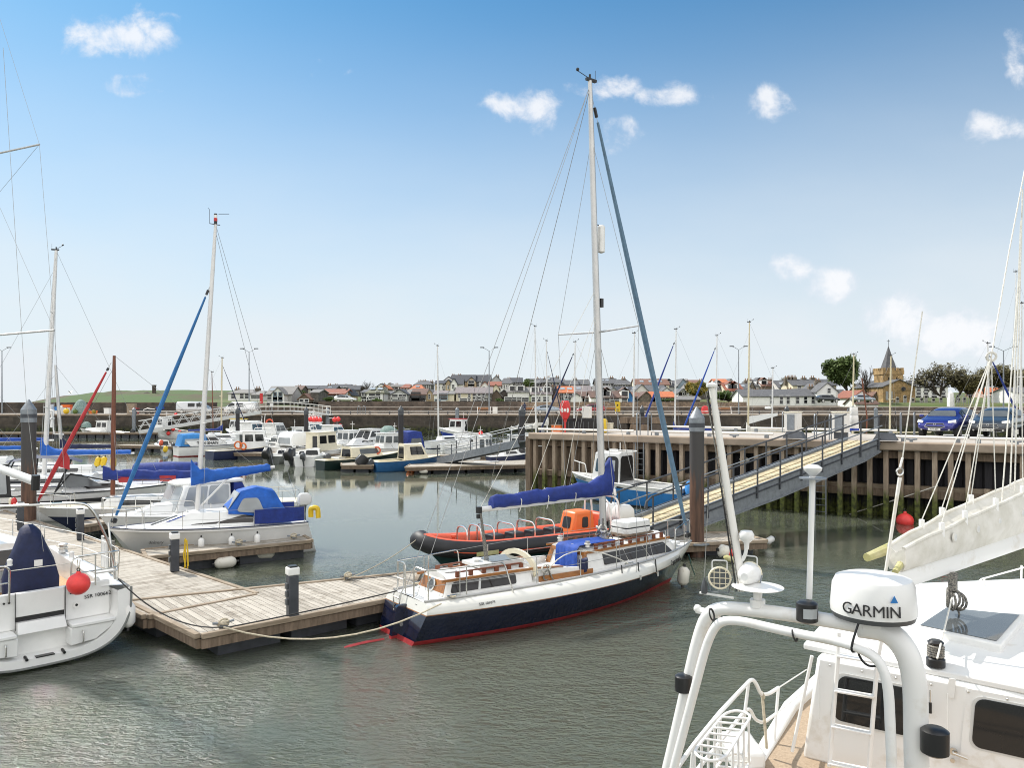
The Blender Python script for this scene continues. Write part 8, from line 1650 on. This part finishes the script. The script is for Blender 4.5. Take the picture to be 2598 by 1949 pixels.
q = rp_((1934,1765))[0]; ob(G().torus(q,.035,.012,M.rope,(1,.2,.3),10,5).tube([q,q+Vector((.04,-.02,-.55))],.015,M.rope,6),'rail_rope')
def bp(x,y,z): return W(x,y,z)
for z, dx in ((1.92,0),(1.52,.0)):
 lp = [bp(1757,1912,1.92),bp(1796,1934,1.92),bp(1839,1926,1.92),bp(1908,1815,1.92),bp(1870,1802,1.92),bp(1838,1811,1.92)]; lp = [Vector((q.x,q.y,z)) for q in lp]
 ob(G().tube(rounded([lp[0].lerp(lp[5],.5)]+[lp[5],lp[4],lp[3],lp[2],lp[1],lp[0]]+[lp[0].lerp(lp[5],.5)],.12,4),.013,M.gel_worn,7),'basket_hoop')
 for i in range(7):
  k = (i+.3) / 7; ob(G().tube([lp[0].lerp(lp[5],k),lp[2].lerp(lp[3],k)],.011,M.gel_worn,6),'basket_rung')
for i in range(5):
 for a, b in ((lp[0],lp[5]),(lp[2],lp[3])): q = a.lerp(b,(i+.3)/5); ob(G().tube([q,q+up*.4],.011,M.gel_worn,6),'basket_bar')
q = W(1905,1898,1.18); ob(G().bx(q.x-.3,q.x+.05,q.y-.35,q.y+.2,1.1,1.28,M.gel_worn),'deck_box',bevel=.04)
# boom with stowed sail, ropes
b0, bd = Vector((3.95,8.0,2.96)), Vector((.81,.58,.0)).normalized(); b1 = b0 + bd * 4.6 + up * .22; bs = Vector((bd.y,-bd.x,0))
ob(G().rings([[q+bs*.07-up*h,q+bs*.085,q+bs*.05+up*h*.8,q-bs*.05+up*h*.8,q-bs*.085,q-bs*.07-up*h] for q,h in ((b0,.10),(b0.lerp(b1,.5),.13),(b1,.15))],M.gel_worn),'boom',bevel=.01)
g = G(); rr = random.Random(3); rs = []
for i in range(19):
 t_ = i / 18; q = b0.lerp(b1,t_*.98+.02) + up * .09; h = lerp(.24,.62,t_ ** .8) * (1+rr.uniform(-.03,.03)); w_ = lerp(.10,.17,min(1,t_*3))
 rs.append([q+bs*w_*.7,q+bs*(w_*(1.05+rr.uniform(-.08,.08)))+up*h*.35,q+bs*w_*.95+up*h*.85,q+bs*w_*.8+up*h,q+bs*w_*.55+up*(h*.95),q+up*h*.78,q-bs*w_*.55+up*(h*.97),q-bs*w_*.8+up*(h*1.03),q-bs*w_+up*h*.8,q-bs*w_+up*h*.3,q-bs*w_*.7])
g.rings(rs,M.canvas_white); ob(g,'sail_cover',ang=55)
for sd in (1,-1): ob(G().tube([q[3] if sd > 0 else q[7] for q in rs],.022,M.canvas_white,7),'cover_hem')
q = b0 + bd * -.12 + up * .22; ob(G().tube([q-bs*.2,q-bs*.15+bd*.9+up*.12],[.045,.08],M.canvas_mould,8),'rolled_sail'); ob(G().tube([q+bs*.1-up*.1,q+bd*.6-bs*.06+up*.02],[.03,.045],M.canvas_mould,8),'sail_batten')
for t_ in (.22,.34,.46,.6): q = b0.lerp(b1,t_) + up * lerp(.3,.4,t_) + bs * (.16+.01); ob(G().lathe([(.055,-.006),(.045,.006)],M.canvas_white,10,q,bs).lathe([(.04,.006),(.03,.009)],M.gelcoat_grey,10,q,bs),'cover_patch')
kn_ = P(2515,905,9.0); mt = P(2560,640,9.6)
for i, k in enumerate((3,5,8,11)):
 for sd in (3,7):
  a = rs[k][sd]
  if sd == 3 or i < 3:
   ob(G().bx(a.x-.025,a.x+.025,a.y-.02,a.y+.02,a.z-.07,a.z+.09,M.gel_worn),'cover_loop',bevel=.006); ob(G().tube([a+up*.08,kn_ if i < 3 else P(2592,930,9.6)],.0062,M.rope_white,5),'lazy_jack')
ob(G().torus(kn_,.05,.015,M.rope_white,(.3,1,.2),10,5).tube([kn_,mt,P(2600,430,10)],.009,M.rope_white,5),'lazy_jack_knot')
a = OP(2247,1450,(3.9,7.95),(1,0,0)); b = OP(2283,1212,(3.9,7.95),(1,0,0)); c = OP(2340,790,(3.9,7.95),(1,0,0)); ob(G().tube([a,b],[.016,.02],M.white_worn,8).torus(b+up*.06,.035,.009,M.steel,(0,1,0),12,5).tube([b+up*.1,b.lerp(c,.12)],.013,WP,6).tube([b.lerp(c,.1),c],.007,M.rope_white,5),'topping_lift')
for x0, y0, x1, y1 in ((2540,1300,2585,700),(2562,1250,2590,560),(2574,1250,2594,480)): ob(G().tube([P(x0,y0,9.4),P(x1,y1,9.8)],.009,M.rope_white,5),'halyard')
q = P(2417,1487,8.6); g = G()
for i in range(6): g.torus(q+Vector((.0,0,-.13-.02*(i % 3)))+Vector(((i-2.5)*.022,0,0)),.10,.014,M.rope_grey,(1,.25*(i-2.5),0),14,5)
g.tube([q+up*.15,q-up*.05],.05,M.rope_grey,8).tube([q-up*.1,W(2378,1672,2.45)],.009,M.rope_white,5).tube([q+Vector((.04,0,-.2)),q+Vector((.14,0,-.55)),q+Vector((.17,0,-.5))],.011,M.rope_grey,5); ob(g,'rope_hank')
for pts in (((2440,1510),(2490,1470),(2600,1440)),): ob(G().tube([P(x,y,10.6) for x,y in pts],.012,WP,6).tube([P(2495,1525,10.6),P(2497,1468,10.6)],.014,WP,6).tube([P(2590,1530,10.6),P(2592,1435,10.6)],.014,WP,6),'fore_rail')
for x, y, m, n_ in ((2262,1925,'rope_blue',7),(2200,1915,'rope',6)):
 q = W(x,y,1.14); g = G()
 for i in range(n_): g.torus(q+Vector((rr.uniform(-.05,.05),rr.uniform(-.05,.05),.02+i*.022)),.11+rr.uniform(-.03,.03),.018,M[m],(rr.uniform(-.5,.5),rr.uniform(-.5,.5),1),14,5)
 tag(g.obj('rope_coil'),'blue and white rope coil on the tan deck' if m == 'rope_blue' else 'tan rope coil on the tan deck beside the ladder','rope')
# ================================================================== CARS
def paint(n,c): m = mat(n,c,.22,.35,var=.05,scale=1,coat=.8); M[n] = m; return m
def car(label,loc,rz,pm,L=4.0,Wd=1.72,Ht=1.48,plate=None,name='parked_car',cat='car',kind='hatch',group=None,grille=True):
 t = thing(name,label,cat,loc,rz,group); w = Wd / 2; S = L / 4
 if kind == 'van': st = [(-2.0,.45,1.0,1.75,.97,.9),(-1.95,.38,1.0,Ht,.99,.86),(.75,.36,1.0,Ht,.99,.86),(1.05,.36,1.0,Ht-.08,.99,.84),(1.45,.36,1.02,1.35,.98,.82),(1.9,.38,.95,1.0,.95,.88),(2.0,.45,.72,.74,.88,.84)]
 elif kind == 'coupe': st = [(-2.0,.45,.80,.84,.90,.8),(-1.85,.34,.92,1.0,.97,.8),(-1.35,.3,.94,1.2,1,.74),(-.7,.28,.94,Ht,1,.70),(.1,.28,.92,Ht,1,.70),(.75,.28,.92,1.12,1,.76),(1.05,.28,.90,.95,1,.84),(1.75,.3,.78,.80,.95,.84),(1.97,.38,.62,.64,.84,.78)]
 else: st = [(-2.0,.45,.88,.95,.93,.82),(-1.9,.34,.98,1.15,.98,.8),(-1.55,.3,1.0,Ht-.06,1,.74),(-.6,.28,.98,Ht,1,.72),(.1,.28,.96,Ht-.03,1,.72),(.6,.28,.95,1.28,1,.75),(1.02,.28,.93,.98,1,.84),(1.6,.3,.84,.88,.97,.84),(1.88,.34,.70,.74,.90,.80),(2.0,.4,.55,.58,.80,.74)]
 rs = []
 for x, zb, zw, zr, kb, kt in st: rs.append([(x*S,-w*kb*.9,zb),(x*S,-w*kb,(zb+zw)/2),(x*S,-w*kb*.97,zw),(x*S,-w*kt*(.9 if zr > zw+.2 else 1),zr-.03),(x*S,-w*kt*.6,zr),(x*S,w*kt*.6,zr),(x*S,w*kt*(.9 if zr > zw+.2 else 1),zr-.03),(x*S,w*kb*.97,zw),(x*S,w*kb,(zb+zw)/2),(x*S,w*kb*.9,zb)])
 o = G().rings(rs,pm).obj('body',t,ang=50); o.modifiers.new('s','SUBSURF').levels = 1; o.modifiers['s'].render_levels = 2
 gz = M.glass_dark; ix = [i for i,s in enumerate(st) if s[3] > s[2]+.2]
 def sidept(i,k,sd): a, b = Vector(rs[i][2]), Vector(rs[i][3]); p = a.lerp(b,k); return Vector((p.x,p.y*sd*-1 if False else (p.y if sd < 0 else -p.y),p.z))
 a, b = ix[0], ix[-1]; ii = [i for i in ix if (kind != 'van' or i >= 2)]
 for sd in (-1,1):
  lo = [sidept(i,.12,sd) for i in ii]; hi = [sidept(i,.84,sd) for i in ii]; lo[0] += Vector((.16,0,0)); hi[0] += Vector((.12,0,0)); m_ = len(ii) // 2
  off = Vector((0,sd*.012,0))
  for s0, s1 in ((0,m_),(m_,len(ii)-1)):
   l2 = [q.copy() for q in lo[s0:s1+1]]; h2 = [q.copy() for q in hi[s0:s1+1]]
   if s0: l2[0].x += .06; h2[0].x += .06
   if l2[0].x < l2[-1].x: G().slab(l2+h2[::-1],off,gz).obj('side_window',t)
 f0, f1 = rs[b], rs[b+1]                        # windscreen between the last roof station and the scuttle
 q = [Vector(f1[3]).lerp(Vector(f1[2]),.1),Vector(f1[6]).lerp(Vector(f1[7]),.1),Vector(f0[6]),Vector(f0[3])]; q = [v+Vector((.03,0,.035)) for v in q]
 if kind != 'van': q = [v.lerp(sum(q,Vector())/4,.08) for v in q]
 G().panel(q,.03,.97,.04,.96,.02,M.glass_grey,.08).obj('windscreen',t)
 for x in (-1.22*S,1.22*S):
  for sd in (-1,1):
   o = G().lathe([(.2,-.11),(.30,-.1),(.31,0),(.30,.1),(.2,.11)],M.tyre,18,(x,sd*(w-.11),.31),(0,sd,0)).obj('wheel',t); G().lathe([(.19,.10),(.20,.118),(.06,.125)],M.alloy,14,(x,sd*(w-.11),.31),(0,sd,0)).obj('wheel_rim',o)
 fx = 2.0 * S
 if kind == 'van':
  for sd in (-1,1):
   for a, b in ((-.45,.35),(.62,1.25)): G().rings([[(a*S,sd*w*.95,1.12),(b*S,sd*w*.95,1.12),(b*S-(.35 if a > 0 else 0),sd*w*.90,1.66),(a*S,sd*w*.90,1.66)],[(a*S,sd*(w+.015),1.12),(b*S,sd*(w+.015),1.12),(b*S-(.35 if a > 0 else 0),sd*w*.97,1.66),(a*S,sd*w*.97,1.66)]],gz).obj('side_window',t)
 for sd in (-1,1):
  G().rings([[(fx-.30,sd*w*.94,.72),(fx-.12,sd*w*.62,.70),(fx-.17,sd*w*.60,.80),(fx-.38,sd*w*.92,.86)],[(fx-.26,sd*w*.97,.72),(fx-.07,sd*w*.64,.70),(fx-.13,sd*w*.62,.81),(fx-.34,sd*w*.95,.87)]],M.gelcoat).obj('headlight',t,bevel=.015)
  G().bx(.72*S-.08,.72*S+.06,sd*(w+.10)-.09,sd*(w+.10)+.09,.95,1.08,pm).obj('mirror',t,bevel=.03); G().lathe([(.05,0),(.04,.03)],M.steel,10,(fx-.09,sd*w*.68,.40),(1,0,0)).obj('fog_lamp',t)
 if grille:
  G().rings([[(fx-.07,-.40,.52),(fx-.03,-.2,.46),(fx-.03,.2,.46),(fx-.07,.40,.52),(fx-.12,.34,.68),(fx-.12,-.34,.68)],[(fx+.0,-.42,.52),(fx+.03,-.2,.45),(fx+.03,.2,.45),(fx+.0,.42,.52),(fx-.07,.35,.69),(fx-.07,-.35,.69)]],M.black).obj('grille',t); G().tube([(fx+.0,-.43,.53),(fx+.035,-.2,.45),(fx+.035,.2,.45),(fx,.43,.53),(fx-.06,.36,.69),(fx-.06,-.36,.69),(fx,-.43,.53)],.012,M.steel,5).obj('grille_trim',t)
  G().torus((fx-.02,0,.64),.05,.008,M.steel,(1,0,.4),12,4).obj('bonnet_badge',t)
 if plate:
  G().bx(fx+.03,fx+.05,-.26,.26,.36,.47,M.plate_white).obj('number_plate',t); text('plate_text',plate,.10,M.black,t,(fx+.054,0,.412),(0,1,0),(0,0,1),.002)
 return t
q = W(2370,1109,JZ); car('bright blue hatchback parked facing the water on the jetty',q+Vector((.8,.2,0)),R(-136),paint('paint_blue',(.02,.025,.20)),4.0,1.74,1.46,'M77 BET')
q = W(2496,1111,JZ); car('dark grey hatchback parked beside the blue one on the jetty',q+Vector((.8,.2,0)),R(-134),paint('paint_grey',(.045,.052,.062)),4.0,1.72,1.46,'OE66 ZBC')
zq = 3.25
car('silver blue coupe parked side on along the far promenade',(P(1392,1050,119).x,119,zq),R(2),paint('paint_silver',(.30,.35,.40)),4.6,1.8,1.38,None,kind='coupe',grille=False)
car('deep red estate car parked on the far promenade behind the main mast',(P(1498,1050,119).x,119,zq),R(181),paint('paint_red',(.28,.012,.02)),4.5,1.85,1.55,None,kind='hatch',grille=False)
car('silver van with a dark side window parked on the left quay',(P(492,1046,120).x,120,zq),0.,paint('paint_van',(.55,.56,.57)),5.0,1.95,1.95,None,'parked_van','van','van',grille=False)
car('white panel van parked behind the truss gangway',(P(612,1046,120).x,120,zq),R(180),paint('paint_white',(.74,.74,.73)),5.0,1.95,1.95,None,'parked_van','van','van',grille=False)
for x, y, Y, lb, pm in ((2100,1033,137,'dark car half hidden below the tall white gable','paint_grey'),(2190,1035,136,'silver car parked before the brown roofed garage','paint_silver'),(877,1021,142,'white car in front of the tan gable','paint_white')):
 car(lb,(P(x,y,Y).x,Y,terr(0,Y)),R(4),M[pm],4.0,1.7,1.42,None,kind='hatch',grille=False)
# ================================================================== THINGS ON THE FAR QUAY
def qq(x,Y=119.5): return Vector((P(x,1050,Y).x,Y,3.25))
gp = 'fish boxes and drums on the left quay'
for x, w_, h_, z_, m, lb in ((127,.75,1.5,0,'gelcoat','tall white box at the left of the fish crates'),(137,.7,.6,0,'gelcoat','low white box right of the tall white one'),(146,.8,.55,.55,'hull_blue','blue box on top of the white crates'),(146,.8,.5,0,'gelcoat','white crate under the blue box'),(156,.75,1.3,0,'gelcoat','white stacked crate left of the grey mast'),(170,1.3,.45,1.0,'orange','orange and white bundle on top of the crates'),(170,1.4,.95,0,'gelcoat_grey','pale grey crate below the orange bundle'),(181,.9,.5,.6,'orange_tube','orange box right of the orange bundle'),(181,.9,.55,0,'gelcoat_grey','grey crate below the orange box'),(236,1.0,.5,0,'orange','orange box right of the green net heap'),(273,.8,.9,0,'gelcoat','white tub beside the tall wooden mast'),(334,1.2,1.6,0,'timber_pale','brown pallet stack behind the grey post'),(345,.7,.9,0,'red','red drum right of the pallet stack')):
 tag(G().rings([[(-w_/2*.94,-.35,z_),(w_/2*.94,-.35,z_),(w_/2*.94,.35,z_),(-w_/2*.94,.35,z_)],[(-w_/2,-.38,z_+h_*.88),(w_/2,-.38,z_+h_*.88),(w_/2,.38,z_+h_*.88),(-w_/2,.38,z_+h_*.88)],[(-w_/2*1.05,-.42,z_+h_*.9),(w_/2*1.05,-.42,z_+h_*.9),(w_/2*1.05,.42,z_+h_*.9),(-w_/2*1.05,.42,z_+h_*.9)],[(-w_/2*1.05,-.42,z_+h_),(w_/2*1.05,-.42,z_+h_),(w_/2*1.05,.42,z_+h_),(-w_/2*1.05,.42,z_+h_)]],M[m]).obj('fish_box' if m != 'red' else 'drum',loc=qq(x)),lb,'box',gp)
for x, m, r, lb in ((168,'yellow',.42,'yellow float in front of the fish crates'),(191,'leaf_green',.36,'lime green float left of the net heap'),(238,'leaf_gorse',.32,'pale lime float right of the orange box')): buoy(qq(x,117.6)+Vector((0,0,r)),r,M[m],lb,'float')
tag(G().lathe([(1.4,0),(1.3,.6),(.95,1.3),(.6,1.9),(.25,2.2),(.02,2.25)],M.netting,10,(0,0,0)).obj('net_heap',loc=qq(205)),'tall heap of blue green netting on the left quay','net')
t = thing('boat_trailer','black boat trailer left of the silver van','trailer',qq(378)); G().bx(-1.8,1.8,-.5,.5,.5,.75,M.black).obj('frame',t); G().torus((-.1,-.55,.35),.32,.1,M.tyre,(0,1,0)).obj('wheel',t); G().torus((.7,-.55,.35),.32,.1,M.tyre,(0,1,0)).obj('wheel',t); G().tube([(-.6,-.6,.6),(.0,-.6,.85),(1.2,-.6,.7)],.05,WP,6).obj('mudguard',t); G().bx(1.3,2.2,-.5,.4,.75,1.1,M.canvas_blue).obj('cover',t)
for x, lb in ((1228,'bench on the promenade left of the white box'),(1347,'bench partly hidden by the silver blue coupe'),(1545,'bench right of the deep red car'),(1838,'bench on the promenade behind the big pile')):
 t = thing('park_bench',lb,'bench',qq(x,125),group='benches on the promenade')
 for sx_ in (-1.05,1.05): G().beam((sx_,-.2,0),(sx_,.1,1.1),.1,.09,WP,(1,0,0)).bx(sx_-.05,sx_+.05,-.5,-.42,0,.45,WP).obj('end_frame',t)
 G().bx(-1,1,-.5,-.1,.42,.48,M.varnish).obj('seat',t)
 for z in (.62,.84): G().bx(-1,1,.0,.05,z,z+.14,M.varnish).obj('slat',t)
tag(G().bx(-.38,.38,-.3,.3,0,1.0,M.white_worn).bx(-.42,.42,-.34,.34,1.0,1.08,M.white_worn).obj('white_cabinet',loc=qq(1256,122)),'white cabinet on the promenade beside a bench','cabinet')
for x, lb in ((921,'hoop rails of the harbour ladder left of the dark pile'),):
 t = thing('ladder_hoops',lb,'ladder rail',qq(x,116.3))
 for dx in (-.8,.0): G().tube(rounded([(dx,0,0),(dx,0,1.2),(dx+.35,0,1.2),(dx+.35,0,0)],.15,3),.045,M.galv,6).obj('hoop',t)
def person(x,Y,label,shirt,legs,h=1.74,bag=None):
 t = thing('person',label,'person',qq(x,Y)); g = G(); s = h / 1.74
 bm_ = bpy.data.meshes.new('body'); V = [(0,0,.92),(0,.01,1.15),(0,0,1.40),(0,0,1.50),(0,-.02,1.62),(0,-.01,1.72),(.10,0,.88),(.11,-.04,.48),(.12,0,.07),(.12,-.13,.04),(-.10,0,.88),(-.10,.05,.48),(-.11,.12,.08),(-.11,-.01,.04),(.19,0,1.40),(.23,.03,1.12),(.22,-.06,.86),(-.19,0,1.40),(-.23,.03,1.12),(-.22,-.06,.86)]
 Ed = [(0,1),(1,2),(2,3),(3,4),(4,5),(0,6),(6,7),(7,8),(8,9),(0,10),(10,11),(11,12),(12,13),(2,14),(14,15),(15,16),(2,17),(17,18),(18,19)]
 rd_ = [.15,.14,.17,.06,.105,.06,.095,.07,.05,.04,.095,.07,.05,.04,.075,.055,.045,.075,.055,.045]
 bm_.from_pydata([tuple(c*s for c in v_) for v_ in V],Ed,[]); o = bpy.data.objects.new('body',bm_); COL.objects.link(o); o.parent = t
 sk = o.modifiers.new('skin','SKIN');
 for d_, r_ in zip(bm_.skin_vertices[0].data if bm_.skin_vertices else [],rd_): d_.radius = (r_*s,r_*s*.85)
 if bm_.skin_vertices: bm_.skin_vertices[0].data[0].use_root = True
 o.modifiers.new('sub','SUBSURF').levels = 1; bm_.materials.append(shirt)
 G().ball((0,.015*s,1.655*s),.118*s,M.black,10,(.9,1,1.05)).obj('hair',t)
 return t
person(1331,119,'person in a dark jacket walking on the promenade left of the silver blue coupe',M.navy_flat,M.black,1.8)
person(1800,121,'person standing beside the red box behind the big pile',M.canvas_navy,M.black,1.7)
tag(G().lathe([(.1,0),(.55,.1),(.62,.6),(.5,1.1),(.1,1.25)],M.red,12).bx(-.2,.25,-.64,-.5,.3,.45,WP).obj('red_life_ring_box',loc=qq(1789,120)),'round red lifebuoy box on the promenade behind the big pile','lifebuoy')
